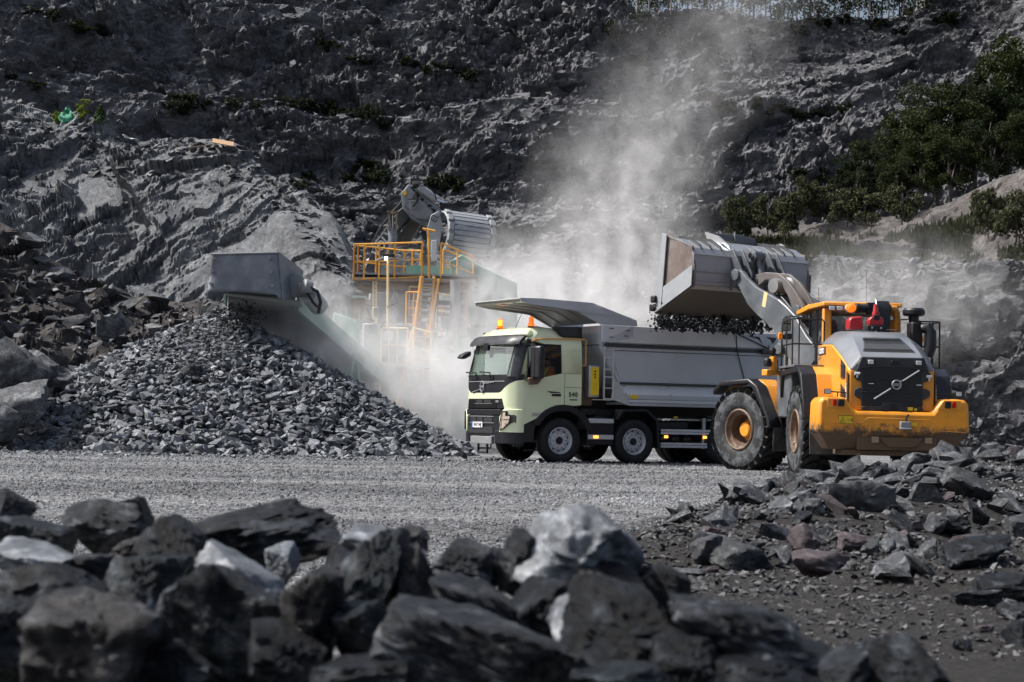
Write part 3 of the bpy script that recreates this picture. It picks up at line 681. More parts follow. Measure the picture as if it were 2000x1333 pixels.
# --- loose rubble bank on the right
from mathutils.bvhtree import BVHTree
_gm = bpy.data.objects['ground'].data; _bvh = BVHTree.FromPolygons([v.co for v in _gm.vertices], [tuple(p.vertices) for p in _gm.polygons])
def floor_y(px, py):
    r = (fwd + rt*((px-1000)/F) - up*((py-666.5)/F)).normalized(); h = _bvh.ray_cast(cam_pos, r); return h[0].y if h[0] is not None else 15.
g = random.Random(9); pl = []; nr = np.random.default_rng(9)
def heap_pts(n, x0, x1, y0, y1):
    x, y = nr.uniform(x0, x1, n), nr.uniform(y0, y1, n); return list(zip(x, y, heap_h(x, y), ground_h(x, y)))
for x, y, h, gh in heap_pts(17000, 1, 11, 10.5, 25):
    if h < .015: continue
    s = g.choice((.012, .018, .025, .035, .05))*(y/15)**.5; pl.append((g.randrange(14), Matrix.Translation((x, y, gh+s*.2)) @ rmat(g, (s*1.2, s, s*.8), .7)))
for x, y, h, gh in heap_pts(9000, .3, 6, 8.2, 15):     # grit and pebbles on the earth in front
    s = g.choice((.006, .009, .012, .018, .028))*(1.4 if y > 11 else 1)
    if x < .30*(y-7) - 1.2: continue
    pl.append((g.randrange(14), Matrix.Translation((x, y, gh+s*.2)) @ rmat(g, (s*1.2, s, s*.7), .6)))
o = mass('rubble', STONES, pl, 'rubble_mass'); tag(o, 'fine dark rubble and grit spread over the bank and earth on the right', 'rubble')
pl = []
for x, y, h, gh in heap_pts(1500, 1.4, 8, 11.6, 23):
    if h < .05 or x/y > .30 or len(pl) >= 290: continue
    s = g.choice((.05, .06, .08, .1, .13, .17))*(y/15)
    pl.append((g.randrange(14), Matrix.Translation((x, y, gh+s*.3)) @ rmat(g, (s*1.3, s*.95, s*.85), .7)))
individuals('rubble_stone', 'grey broken stone lying in the rubble bank on the right', 'stone', 'stones in the rubble bank on the right', pl, ['rubble_grey', 'rubble_grey', 'boulder_grey', 'rubble_grey', 'rubble_grey', 'rubble_purple', 'rubble_grey'])
for a in [(1678, 972, 16.4, 132, 66, .5, 31, 'rubble_grey', 'large pale flat-topped slab high in the rubble bank, below the loader bumper', R(4)),
          (1572, 1056, 14.2, 54, 62, .3, 32, 'rubble_purple', 'upright purple block tilted left in the rubble bank', R(35)),
          (1672, 1064, 14.3, 66, 42, .3, 33, 'rubble_purple', 'dull purple stone right of the tilted purple block', R(-10)),
          (1602, 1103, 12.9, 120, 56, .4, 34, 'rubble_purple', 'long two-toned purple and grey block at the foot of the rubble bank', R(-3)),
          (1748, 1106, 13.0, 96, 44, .35, 35, 'rubble_grey', 'grooved pale slab leaning at the foot of the rubble bank', R(14)),
          (1694, 1072, 13.6, 44, 40, .25, 36, 'rubble_grey', 'small pale angular stone between the purple stone and the grooved slab', 0),
          (1445, 1090, 13.5, 110, 60, .4, 37, 'rubble_grey', 'grey layered block near the left tip of the rubble bank', R(-14)),
          (1388, 1076, 13.9, 74, 56, .35, 38, 'rubble_grey', 'pale faceted block at the left tip of the rubble bank', R(20)),
          (1366, 1062, 14.3, 42, 40, .25, 39, 'boulder_dark', 'rounded dark stone marking the left tip of the rubble bank', 0),
          (1392, 1046, 15.4, 50, 34, .3, 40, 'rubble_purple', 'reddish dark stone behind the left tip of the rubble bank', 0),
          (1342, 1118, 12.6, 74, 14, .3, 41, 'rubble_grey', 'thin flat stone lying on the earth left of the rubble bank', R(-3)),
          (1392, 1113, 12.7, 26, 16, .1, 42, 'rubble_purple', 'small pinkish stone on the earth at the foot of the bank', 0),
          (1520, 992, 15.8, 54, 30, .3, 43, 'rubble_grey', 'slanting grey slab on the left slope of the rubble bank', R(28)),
          (1560, 975, 16.2, 44, 40, .3, 44, 'rubble_grey', 'pointed grey stone on the left slope below the loader tyre', R(25)),
          (1592, 992, 15.6, 40, 36, .25, 45, 'rubble_grey', 'squat pale stone beside the large flat-topped slab', 0),
          (1566, 1010, 15.2, 36, 24, .25, 46, 'boulder_dark', 'small dark stone with pale top left of the large slab', 0),
          (1548, 958, 17.8, 32, 34, .3, 47, 'rubble_grey', 'tall grey stone on the skyline of the bank before the loader tyre', R(15)),
          (1620, 932, 19, 62, 26, .4, 48, 'rubble_grey', 'pale-edged slab pointing up right on top of the bank beside the rear tyre', R(22)),
          (1668, 940, 19, 40, 20, .4, 49, 'rubble_grey', 'low grey stone right of the pale-edged slab on top of the bank', 0),
          (1722, 925, 18.6, 46, 30, .3, 50, 'boulder_dark', 'dark rounded stone on the crest under the loader bumper', 0),
          (1786, 905, 19.4, 58, 40, .4, 51, 'rubble_grey', 'large grey block standing on the crest below the middle of the bumper', R(-5)),
          (1838, 890, 21, 44, 34, .5, 52, 'rubble_grey', 'round-topped grey block on the crest below the right of the bumper', 0),
          (1866, 900, 20.2, 70, 30, .4, 53, 'rubble_grey', 'flat dark block right of the round-topped block on the crest', R(-6)),
          (1815, 938, 18, 34, 28, .3, 54, 'rubble_grey', 'pointed pale stone standing mid slope under the bumper', R(30)),
          (1840, 942, 17.6, 40, 26, .3, 55, 'rubble_grey', 'pale stone with white top right of the pointed stone', 0),
          (1890, 950, 17.2, 90, 56, .6, 56, 'rubble_grey', 'long grey slab sloping down right in the upper right of the bank', R(-35)),
          (1860, 1030, 14.2, 60, 44, .4, 57, 'boulder_dark', 'dark humped boulder in the right half of the rubble bank', 0),
          (1826, 1026, 14.4, 34, 40, .25, 58, 'rubble_grey', 'bluish pale stone touching the dark humped boulder', R(-20)),
          (1905, 1078, 12.6, 130, 60, .5, 59, 'boulder_dark', 'broad black slab sunk in the right of the rubble bank', R(8)),
          (1814, 1072, 13.2, 26, 44, .25, 60, 'rubble_grey', 'narrow upright grey stone left of the broad black slab', R(-25)),
          (1736, 1066, 13.8, 34, 30, .25, 61, 'rubble_grey', 'blocky pale stone above the grooved slab', 0),
          (1910, 1170, 10.6, 96, 36, .3, 62, 'boulder_grey', 'flat layered grey slab near the right edge in front of the bank', R(8)),
          (1965, 1150, 10.8, 110, 60, .4, 63, 'boulder_dark', 'dark slab behind the flat layered slab at the right edge', R(6)),
          (1980, 1195, 10., 70, 44, .3, 64, 'boulder_grey', 'greenish grey stone at the right edge under the dark slab', 0),
          (1992, 1240, 9.4, 60, 60, .3, 65, 'boulder_dark', 'black stone cut off by the right edge near the bottom', 0),
          (1925, 1228, 9.6, 36, 16, .15, 66, 'rubble_purple', 'small rust brown stone on the earth near the right edge', 0),
          (1880, 1262, 9.2, 36, 24, .15, 67, 'boulder_dark', 'small black stone on the brown earth at the lower right', 0),
          (1990, 1030, 14, 50, 50, .4, 68, 'rubble_grey', 'tall pale stone cut off by the right edge in the rubble bank', 0)]:
    Yh = floor_y(a[0], a[1]+a[4]*.34) if a[1]+a[4]*.34 > 925 else a[2]
    put_boulder('rock', a[0], a[1], Yh, a[3], a[4], a[5]*.8, *a[6:9], roll=a[9], sub=4, soft=48, chip=.05, fat=1.03)

# --- foreground boulders, out of focus
FG = [(492, 1052, 6.0, 370, 118, .5, 101, 'boulder_dark', 'long black slab whose blunt end juts up right, largest of the near rocks', R(14)),
      (192, 1028, 6.3, 165, 104, .32, 102, 'boulder_grey', 'dark rock with pale flecked top near the left of the near rocks', R(-8)),
      (252, 1022, 6.7, 92, 96, .3, 103, 'boulder_dark', 'black rock hiding behind the pale-flecked rock', R(5)),
      (14, 1005, 6.2, 88, 96, .3, 104, 'boulder_dark', 'dark round rock cut off by the left edge, highest on that side', 0),
      (58, 1056, 5.9, 150, 86, .3, 105, 'boulder_blue', 'bluish grey rock with a light face under the dark round rock at left', R(-15)),
      (80, 1096, 5.3, 180, 62, .3, 106, 'boulder_pale', 'thin pale beige slab lying across the rocks at left', R(-10)),
      (178, 1118, 5.3, 74, 66, .2, 107, 'boulder_grey', 'small pale-topped stone right of the thin beige slab', 0),
      (95, 1172, 4.95, 250, 150, .4, 108, 'boulder_dark', 'broad dark rock below the thin beige slab at left', R(6)),
      (20, 1270, 4.6, 150, 190, .4, 109, 'boulder_dark', 'nearly black rock in the bottom left corner', 0),
      (190, 1290, 4.35, 270, 260, .4, 110, 'boulder_brown', 'big pyramid-shaped dark brown rock at the lower left', R(-4)),
      (272, 1160, 5.2, 130, 190, .34, 111, 'boulder_blue', 'dark upright rock with a lit tip between the pyramid rock and the light slab', R(-22)),
      (330, 1085, 5.6, 120, 130, .3, 112, 'boulder_dark', 'dark wedge-shaped rock leaning under the long black slab', R(-30)),
      (284, 1068, 5.9, 120, 46, .3, 113, 'boulder_brown', 'flat brown splinter between the black rock and the long slab', R(16)),
      (468, 1142, 4.9, 200, 86, .3, 114, 'boulder_pale', 'pale slab sloping down right below the long black slab', R(-24)),
      (440, 1232, 4.75, 250, 230, .4, 115, 'boulder_blue', 'large rounded rock mottled blue-green under the pale sloping slab', R(-32)),
      (606, 1215, 4.6, 118, 210, .32, 116, 'boulder_brown', 'upright brown pillar rock in the left centre', R(-8)),
      (556, 1102, 5.5, 56, 80, .2, 117, 'boulder_pale', 'small pale splinter under the tip of the long black slab', R(25)),
      (640, 1140, 5.2, 90, 50, .2, 118, 'boulder_dark', 'dark flat stone leaning on top of the brown pillar rock', R(-18)),
      (722, 1140, 5.1, 120, 230, .34, 119, 'boulder_blue', 'tall dark blue rock standing under the pale-topped block', R(-18)),
      (750, 1070, 5.35, 165, 72, .3, 120, 'boulder_pale', 'pale-topped block at the left of the centre group', R(-8)),
      (662, 1100, 5.5, 56, 56, .2, 121, 'boulder_dark', 'small round dark stone left of the pale-topped block', 0),
      (805, 1140, 5.15, 84, 150, .3, 122, 'boulder_brown', 'narrow brown rock right of the tall dark blue rock', R(14)),
      (812, 1052, 5.5, 52, 46, .2, 123, 'boulder_brown', 'dark knob at the right end of the pale-topped block', 0),
      (896, 1112, 5.3, 130, 116, .3, 124, 'boulder_grey', 'craggy dark rock with a peaked top in the centre', R(-6)),
      (950, 1120, 5.5, 80, 90, .3, 125, 'boulder_dark', 'black rock filling the gap right of the peaked rock', 0),
      (1020, 1105, 5.3, 96, 130, .3, 126, 'boulder_grey', 'flecked grey upright rock left of the great white-topped boulder', R(-24)),
      (1138, 1082, 5.3, 222, 180, .42, 127, 'boulder_pale', 'great white-topped boulder, brightest of the near rocks', R(-22)),
      (1190, 1140, 5.2, 140, 90, .36, 128, 'boulder_brown', 'rust brown block under the right side of the great white-topped boulder', R(-16)),
      (1055, 1195, 4.9, 110, 160, .3, 129, 'boulder_dark', 'dark leaning rock below the flecked upright rock', R(-35)),
      (948, 1206, 4.8, 250, 96, .34, 130, 'boulder_grey', 'smooth grey slab sloping down right in the centre', R(-32)),
      (930, 1278, 4.35, 370, 180, .44, 131, 'boulder_grey', 'huge streaked rock at the bottom centre', R(-24)),
      (1120, 1205, 4.7, 100, 84, .26, 132, 'boulder_pale', 'pale-faced corner block left of the large dark rock at centre right', R(22)),
      (1215, 1240, 4.6, 240, 190, .42, 133, 'boulder_dark', 'large dark smooth rock at centre right', R(-14)),
      (1290, 1160, 5.3, 150, 110, .34, 134, 'boulder_grey', 'grey rock sloping behind the large dark smooth rock', R(-30)),
      (1432, 1245, 4.5, 270, 150, .42, 135, 'boulder_grey', 'broad dark humpbacked rock right of centre at the bottom', R(-16)),
      (1330, 1300, 4.3, 120, 120, .3, 136, 'boulder_dark', 'dark rock in the gap left of the humpbacked rock', 0),
      (1560, 1285, 4.6, 120, 70, .26, 137, 'boulder_dark', 'low dark rock right of the humpbacked rock', R(-14)),
      (1630, 1325, 4.4, 140, 70, .26, 138, 'boulder_grey', 'pale-rimmed rock at the bottom edge left of the last black rock', R(20)),
      (1775, 1320, 4.5, 190, 130, .34, 139, 'boulder_dark', 'last black rock at the right end of the near rocks', R(-28)),
      (720, 1250, 4.55, 120, 150, .3, 140, 'boulder_blue', 'dim blue rock deep between the pillar and the huge streaked rock', R(10)),
      (560, 1290, 4.4, 160, 150, .3, 141, 'boulder_dark', 'black rock at the bottom edge under the brown pillar', 0),
      (340, 1310, 4.4, 170, 120, .3, 142, 'boulder_dark', 'black rock at the bottom edge under the mottled boulder', 0),
      (1090, 1310, 4.3, 150, 100, .3, 143, 'boulder_brown', 'brown rock at the bottom edge right of the huge streaked rock', R(-10)),
      (1210, 1335, 4.1, 190, 70, .3, 144, 'boulder_blue', 'bluish rock at the bottom edge under the large dark smooth rock', 0),
      (700, 1330, 4.2, 200, 100, .3, 145, 'boulder_dark', 'black rock at the bottom edge left of the huge streaked rock', 0),
      (1480, 1330, 4.2, 240, 80, .3, 146, 'boulder_dark', 'black rock at the bottom edge under the humpbacked rock', 0)]
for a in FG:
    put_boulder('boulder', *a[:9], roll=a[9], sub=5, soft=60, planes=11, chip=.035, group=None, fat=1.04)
# loose bed the near boulders lie on
g = random.Random(21); pl = []
for _ in range(900):
    x, y = g.uniform(-2.6, 2.2), g.uniform(3.9, 6.6); top = .22+.20*math.exp(-((y-5.0)/1.1)**2)-.14*max(0, x)**1.0*.9
    if top < .03: continue
    s = g.uniform(.06, .15); pl.append((g.randrange(14), Matrix.Translation((x, y, g.uniform(0, max(.03, top-.1)))) @ rmat(g, (s, s*.9, s*.8), 1.)))
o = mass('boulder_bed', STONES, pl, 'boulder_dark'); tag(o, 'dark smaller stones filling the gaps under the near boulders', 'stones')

# loose gravel lying on the open floor
def gravel_mass(name, x, y, z, s, mat, seed):
    q = np.random.default_rng(seed); n = len(x); base = np.array([[1, 0, 0], [-1, 0, 0], [0, 1, 0], [0, -1, 0], [0, 0, .75], [0, 0, -.75]], float)
    v = base[None]*q.uniform(.55, 1.25, (n, 6, 3)) + q.uniform(-.25, .25, (n, 6, 3)); a = q.uniform(0, 6.28, n); c, d = np.cos(a)[:, None], np.sin(a)[:, None]
    v = np.stack([v[..., 0]*c-v[..., 1]*d, v[..., 0]*d+v[..., 1]*c, v[..., 2]], -1)*s[:, None, None] + np.stack([x, y, z], -1)[:, None]
    f = np.array([[0, 2, 4], [2, 1, 4], [1, 3, 4], [3, 0, 4], [2, 0, 5], [1, 2, 5], [3, 1, 5], [0, 3, 5]])[None] + (np.arange(n)*6)[:, None, None]
    f = f.reshape(-1, 3); v = v.reshape(-1, 3); me = bpy.data.meshes.new(name); me.vertices.add(len(v)); me.vertices.foreach_set('co', v.reshape(-1).astype(np.float32)); me.loops.add(f.size)
    me.loops.foreach_set('vertex_index', f.reshape(-1).astype(np.int32)); me.polygons.add(len(f)); me.polygons.foreach_set('loop_start', np.arange(0, f.size, 3, dtype=np.int32)); me.update(calc_edges=True)
    me.polygons.foreach_set('use_smooth', [False]*len(f)); me.materials.append(M[mat]); o = bpy.data.objects.new(name, me); COL.objects.link(o); return o
q = np.random.default_rng(77); n = 120000; y = 10 + 40*q.random(n)**1.15; x = q.uniform(-.31, .30, n)*y; keep = ~((y < 17) & (x > .4))
for c_ in (19.2, 21.1, 27.5, 29.9, 35.5, 38.0): keep &= ~((np.abs(y-(c_+.10*x+.7*np.sin(x*.22+c_))) < .42+.012*c_) & (q.random(n) < .72))
x, y = x[keep], y[keep]
sz = q.choice([.008, .012, .017, .026], len(x), p=[.35, .36, .22, .07])*(.7+y/40)
o = gravel_mass('loose_gravel', x, y, ground_h(x, y)+sz*.15, sz, 'gravel_stone', 5); tag(o, 'loose pale grey gravel covering the open quarry floor', 'gravel', None, 'stuff')
# ================================================================ PEOPLE
def person(name, label, loc, rot, bones, rad, mats=('skin',)):
    """one continuous body: joints and bones grown with a skin modifier"""
    me = bpy.data.meshes.new(name); me.from_pydata([b[0] for b in bones], [(b[1], i) for i, b in enumerate(bones) if b[1] is not None], [])
    o = bpy.data.objects.new(name, me); COL.objects.link(o); o.location = loc; o.rotation_euler = (0, 0, rot)
    o.modifiers.new('skin', 'SKIN'); o.modifiers.new('smooth', 'SUBSURF').levels = 2; o.modifiers['smooth'].render_levels = 2
    sv = me.skin_vertices[0].data if me.skin_vertices else None
    if sv is None:
        bpy.context.view_layer.objects.active = o; me.attributes.new('x', 'FLOAT', 'POINT')
    for i, b in enumerate(bones): sv[i].radius = (b[2], b[2]*(b[3] if len(b) > 3 else 1)); sv[i].use_root = (i == 0)
    me.materials.append(M[mats[0]]); tag(o, label, 'person'); return o
SEATED = [((0, 0, .10), None, .15, .8), ((.02, 0, .32), 0, .15, .75), ((.0, 0, .52), 1, .17, .62), ((-.01, 0, .60), 2, .07), ((.02, 0, .68), 3, .055), ((.05, 0, .78), 4, .085, 1.1), ((.05, 0, .88), 5, .08, 1.1),
          ((0, .17, .54), 2, .062), ((.10, .25, .32), 7, .05), ((.32, .17, .36), 8, .036), ((.40, .15, .40), 9, .035),
          ((0, -.17, .54), 2, .062), ((.10, -.25, .32), 11, .05), ((.32, -.17, .36), 12, .036), ((.40, -.15, .40), 13, .035),
          ((.10, .10, .06), 0, .10), ((.48, .12, .10), 15, .075), ((.58, .12, -.30), 16, .05), ((.68, .12, -.34), 17, .04),
          ((.10, -.10, .06), 0, .10), ((.48, -.12, .10), 19, .075), ((.58, -.12, -.30), 20, .05), ((.68, -.12, -.34), 21, .04)]

# ================================================================ TIPPER TRUCK
truck = tag(empty('tipper_truck', (.633, 45.06, 0.0), R(207.3)), 'pale green four-axle tipper truck with a grey dump body under the raised bucket', 'truck')
T_ = truck
def fx(y, z, off=0.):      # front face of the cab
    a = abs(y); return 1.42 - .045*y*y - .30*max(0, (a-.88)/.37)**2 - max(0, z-2.0)*.27 + off
def strip(mb, ys, zlo, zhi, off, th=.03, rows=2, nz=None):
    """panel that follows the front of the cab; zlo, zhi: functions of y"""
    P = [[(fx(y, zlo(y)+(zhi(y)-zlo(y))*r/rows, off), y, zlo(y)+(zhi(y)-zlo(y))*r/rows) for r in range(rows+1)] for y in ys]
    Q = [[(p[0]-th, p[1], p[2]) for p in row] for row in P]; n, k = len(P), rows+1; o = len(mb.v)
    mb.v += [p for row in P for p in row] + [p for row in Q for p in row]; N = n*k
    def F_(*t): mb.f.append(tuple(o+i for i in t)); mb.smooth.append(True)
    for i in range(n-1):
        for j in range(rows):
            a = i*k+j; F_(a, a+k, a+k+1, a+1); F_(N+a, N+a+1, N+a+k+1, N+a+k)
        F_(i*k, N+i*k, N+(i+1)*k, (i+1)*k); F_(i*k+rows, (i+1)*k+rows, N+(i+1)*k+rows, N+i*k+rows)
    for i in (0, n-1):
        for j in range(rows): a = i*k+j; F_(a, a+1, N+a+1, N+a)
    return mb
lin = lambda a, b, n: [a+(b-a)*i/(n-1) for i in range(n)]
C0 = lambda v: (lambda y: v)
# upper cab shell with window openings
def ring(z, w, tilt=0., xr=-.50):
    zz = z if isinstance(z, (list, tuple)) else [z]*8
    xf = lambda y: fx(y, zz[7])
    L = [(xr, w, zz[0]), (.03, w, zz[1]), (.92, w, zz[2]), (fx(1.25, zz[3])-.05, w, zz[3]), (fx(1.17, zz[4]), min(w-.05, 1.17), zz[4]), (fx(1.0, zz[5]), min(w-.16, 1.05), zz[5]), (fx(.5, zz[6]), .5, zz[6]), (fx(0, zz[7]), 0, zz[7])]
    return L + [(x, -y, z) for x, y, z in L[:-1][::-1]]
rings = [ring([2.09, 2.09, 1.90, 1.90, 1.96, 2.0, 2.02, 2.02], 1.25), ring([2.76]*8, 1.20), ring(2.93, 1.16)]
roofr = []
for z, w, s in ((3.05, 1.09, .93), (3.13, .97, .85), (3.16, .72, .68)):
    r_ = ring(z, w); roofr.append([(-.46+(x+.46)*s if x > -.4 else x, y, zz) for x, y, zz in r_])
mb = MB(); R_all = rings+roofr
for r_ in R_all: mb.v += r_
n = 15
for k in range(len(R_all)-1):
    for i in range(n-1):
        if k == 0 and i in (1, 12): continue                # side windows
        if k == 0 and 4 <= i <= 9: continue                 # windscreen
        mb.f.append((k*n+i, k*n+i+1, (k+1)*n+i+1, (k+1)*n+i)); mb.smooth.append(True)
    mb.f.append((k*n+n-1, k*n, (k+1)*n, (k+1)*n+n-1)); mb.smooth.append(True)
mb.f.append(tuple((len(R_all)-1)*n+i for i in range(n))); mb.smooth.append(True)
cab = mb.build('cab', 'cab_green', T_, 0, 28)
s_ = cab.modifiers.new('shell', 'SOLIDIFY'); s_.thickness = .035; s_.offset = -1
# windscreen and side glass
mb = MB(); a, b = rings[0], rings[1]
mb.grid([[tuple(Vector(a[i]).lerp(Vector(b[i]), t)-Vector((.012, 0, 0))) for t in (0, .5, 1)] for i in range(4, 11)]); mb.build('windscreen', 'glass', T_, 0, 60)
mb = MB().add([(fx(1.1, 2.0)+.004, 1.10, 2.0), (fx(.98, 2.0)+.006, .95, 2.0), (fx(.98, 2.72)+.01, .98, 2.74), (fx(1.1, 2.72)+.004, 1.13, 2.74)], [(0, 1, 2, 3)])
for s in (1, -1):
    MB().plate([(.05, s*1.235, 2.10), (.91, s*1.235, 1.93), (.91, s*1.19, 2.74), (.05, s*1.19, 2.74)], .006).build('side_window', 'cab_glass_dark', T_)
    # black pillar wrap beside the windscreen
    strip(MB(), [s*y for y in lin(1.0, 1.215, 6)], C0(1.98), C0(2.76), .014, .01, 3).build('pillar_cover', 'hood_dark', T_, 0, 60)
    # door, rear side panel
    mbd = MB().prism([(1.02, .88), (.52, 1.10), (.50, 1.13), (.35, 1.27), (.18, 1.345), (-.04, 1.36), (-.04, 2.085), (.03, 2.085), (.92, 1.895), (1.02, 1.895)], 'y', s*1.205, s*1.25)
    door = mbd.build('door', 'cab_green', T_, .012)
    MB().bb(.06, .30, s*1.245, s*1.275, 1.555, 1.61).build('door_handle', 'cab_black', door, .012)
    MB().plate([(.06, s*1.252, 1.63), (.34, s*1.252, 1.63), (.42, s*1.252, 1.67), (.10, s*1.252, 1.655)], .004, (0, s, 0)).build('handle_recess', 'hood_dark', door)
    MB().prism([(-.055, 1.36), (-.30, 1.34), (-.50, 1.36), (-.50, 2.085), (-.055, 2.085)], 'y', s*1.205, s*1.25).build('side_panel', 'cab_green', T_, .012)
    MB().bb(-.50, -.06, s*1.253, s*1.256, 1.765, 1.772).build('panel_seam', 'dark_mark', T_)
    # wheel arch trim
    arc = [(math.cos(t)*.86, .53+math.sin(t)*.83) for t in lin(R(28), R(158), 14)]; arc2 = [(math.cos(t)*.70, .53+math.sin(t)*.70) for t in lin(R(28), R(158), 14)][::-1]
    MB().prism(arc+arc2, 'y', s*.78, s*1.268).build('wheel_arch', 'cab_black', T_, .01)
    MB().prism([(1.02, .48), (1.02, .87), (.60, 1.02), (.72, .80), (.74, .48)], 'y', s*1.0, s*1.24).build('step_panel', 'cab_black', T_, .015)
    MB().tube([(.62, s*1.2, .50), (.95, s*1.2, .50)], .02).tube([(.62, s*1.18, .50), (.62, s*1.18, .3), (.95, s*1.18, .3)], .022).build('step', 'chassis_black', T_)
    # roof side intake and orange trim
    MB().prism([(.22, 3.17), (-.42, 3.19), (-.52, 3.18), (-.52, 2.93), (-.02, 2.93), (.08, 2.97)], 'y', s*1.02, s*1.19).build('side_intake', 'cab_black', T_, .015)
    MB().prism([(.12, 3.14), (-.40, 3.155), (-.40, 2.97), (.0, 2.97)], 'y', s*1.19, s*1.195).build('intake_grille', 'screen_mesh', T_)
    MB().tube([(.86, s*1.225, 2.79), (.70, s*1.20, 2.86), (.4, s*1.195, 2.885), (-.46, s*1.195, 2.90), (-.60, s*1.2, 2.90), (-.62, s*1.2, 2.86), (-.62, s*1.2, 2.34), (-.58, s*1.2, 2.28), (-.50, s*1.2, 2.30)], .014).build('orange_trim', 'orange_trim', T_)
    # mirrors
    mi = MB().bb(-.08, .08, -.17, .17, -.38, .38).build('mirror', 'cab_black', T_, .05, loc=(.80, s*1.47, 2.32)); mi.rotation_euler = (0, 0, s*R(18))
    MB().bb(-.087, -.082, -.14, .14, -.34, .34).build('mirror_glass', 'mirror_glass', mi)
    MB().tube([(1.0, s*1.2, 2.74), (.86, s*1.42, 2.72), (.80, s*1.47, 2.5)], .022).tube([(1.0, s*1.2, 1.95), (.86, s*1.42, 1.93), (.80, s*1.47, 2.1)], .022).tube([(.93, s*1.56, 1.98), (.93, s*1.56, 2.68)], .01).build('mirror_arm', 'cab_black', T_)
    MB().prism([(1.0, 1.96), (.72, 2.0), (.64, 1.92), (.74, 1.82), (.94, 1.80)], 'y', s*1.30, s*1.42).build('lower_mirror', 'bronze_steel', T_, .03)  # brown reflection in the mirror painted as its body colour
    MB().bb(.86, 1.02, s*1.2, s*1.3, 2.68, 2.86).build('mirror_bracket', 'cab_black', T_, .04)
MB().prism([(1.30, 2.62), (1.52, 2.52), (1.58, 2.44), (1.46, 2.42), (1.30, 2.50)], 'y', -1.22, -.96).build('front_mirror', 'cab_black', T_, .03)
# front face
Y = lin(-1.25, 1.25, 27)
strip(MB(), Y, lambda y: 1.615+.30*sm(.72, 1.25, abs(y)), C0(2.03), .0).build('front_panel', 'cab_black', T_, 0, 40)
strip(MB(), lin(-1.1, .95, 20), C0(1.868), C0(1.885), .018, .02).build('trim_bar', 'light_mark', T_, 0, 40)
strip(MB(), Y, lambda y: 1.475-.245*sm(.93, .95, abs(y)), lambda y: 1.61+.30*sm(.72, 1.25, abs(y)), .0).build('front_band', 'cab_green', T_, 0, 40)
strip(MB(), lin(-.94, .94, 20), C0(1.25), C0(1.468), -.012).build('grille', 'cab_black', T_, 0, 40)
mb = MB()
for k in range(9): strip(mb, lin(-.92, .60, 14), C0(1.262+k*.022), C0(1.272+k*.022), .004, .012, 1)
mb.build('grille_bars', 'chassis_black', T_, 0, 40)
for y0, y1 in ((-.42, -.08), (.02, .36)): strip(MB(), lin(y0, y1, 4), C0(1.37), C0(1.45), .008, .012, 1).build('grille_slot', 'dark_mark', T_)
strip(MB(), lin(-.50, .42, 10), C0(1.355), C0(1.362), .012, .012, 1).build('trim_line', 'light_mark', T_, 0, 40)
strip(MB(), lin(-.86, .86, 18), C0(1.10), C0(1.225), .055, .12).build('bumper_step', 'cab_black', T_, .012, 40)
strip(MB(), lin(-.82, .82, 18), C0(.62), C0(1.085), .035, .10, 3).build('bumper', 'cab_black', T_, .01, 40)
for y0, y1 in ((-.60, -.34), (-.26, .04), (.12, .50)): strip(MB(), lin(y0, y1, 4), C0(.93), C0(1.045), .045, .02, 1).build('bumper_grille', 'dark_mark', T_)
strip(MB(), lin(-.64, .58, 12), C0(1.055), C0(1.07), .055, .02, 1).build('trim_line', 'light_mark', T_, 0, 40)
strip(MB(), lin(-.66, .60, 12), C0(.905), C0(.918), .055, .02, 1).build('trim_line', 'light_mark', T_, 0, 40)
strip(MB(), lin(-.72, .55, 12), C0(.67), C0(.82), .048, .02, 2).build('bumper_opening', 'dark_mark', T_, 0, 40)
strip(MB(), lin(-.62, .50, 14), C0(.42), C0(.60), .05, .08).build('skid_plate', 'dusty_steel', T_, .01, 40)
strip(MB(), lin(-1.24, -.70, 10), C0(.46), C0(.74), .04, .12).build('bumper_corner', 'cab_black', T_, .012, 40)
strip(MB(), lin(.62, 1.24, 10), C0(.44), C0(.74), .04, .12).build('bumper_corner', 'cab_black', T_, .012, 40)
for s in (1, -1):
    pod = strip(MB(), [s*y for y in lin(.84, 1.25, 10)], lambda y: .70, lambda y: 1.06+.17*sm(.84, .98, abs(y)), .05, .10, 4).build('headlight_pod', 'cab_green', T_, .012, 40)
    def onpod(pts, off): return [(fx(s*y, z, .05+off), s*y, z) for y, z in pts]
    hl = [(.90, .76), (1.0, .80), (1.10, .93), (1.12, 1.07), (1.04, 1.08), (1.045, 1.16), (.975, 1.16), (.94, .98)]
    hf = [(.885, .735), (1.0, .775), (1.13, .91), (1.19, .95), (1.19, 1.10), (1.07, 1.11), (1.075, 1.19), (.955, 1.19), (.91, .98)]
    h = MB().plate(onpod(hf, .004), .012, (1, 0, 0)).build('headlight', 'dark_mark', T_)
    MB().plate(onpod(hl, .018), .012, (1, 0, 0)).build('headlight_lens', 'headlamp_glass', h)
    mb = MB(); c = [(.89, .745), (1.0, .785), (1.115, .92), (1.135, 1.085), (1.055, 1.095), (1.06, 1.175), (.965, 1.175), (.925, .98)]
    mb.tube([Vector(p) for p in onpod(c, .028)], .010, 5, True); mb.tube([Vector(p) for p in onpod([(.94, .98), (1.04, 1.0), (1.115, 1.0)], .03)], .008); mb.tube([Vector(p) for p in onpod([(.915, .87), (1.06, .90)], .03)], .008)
    mb.tube([Vector(p) for p in onpod([(.99, 1.16), (.965, .95), (.945, .77)], .03)], .006)
    mb.build('headlight_frame', 'dark_mark', h)
    MB().bb(fx(1.19, .9)+.02, fx(1.19, .9)+.05, s*1.15, s*1.2, .92, 1.08).build('headlight_guard', 'cab_black', h)
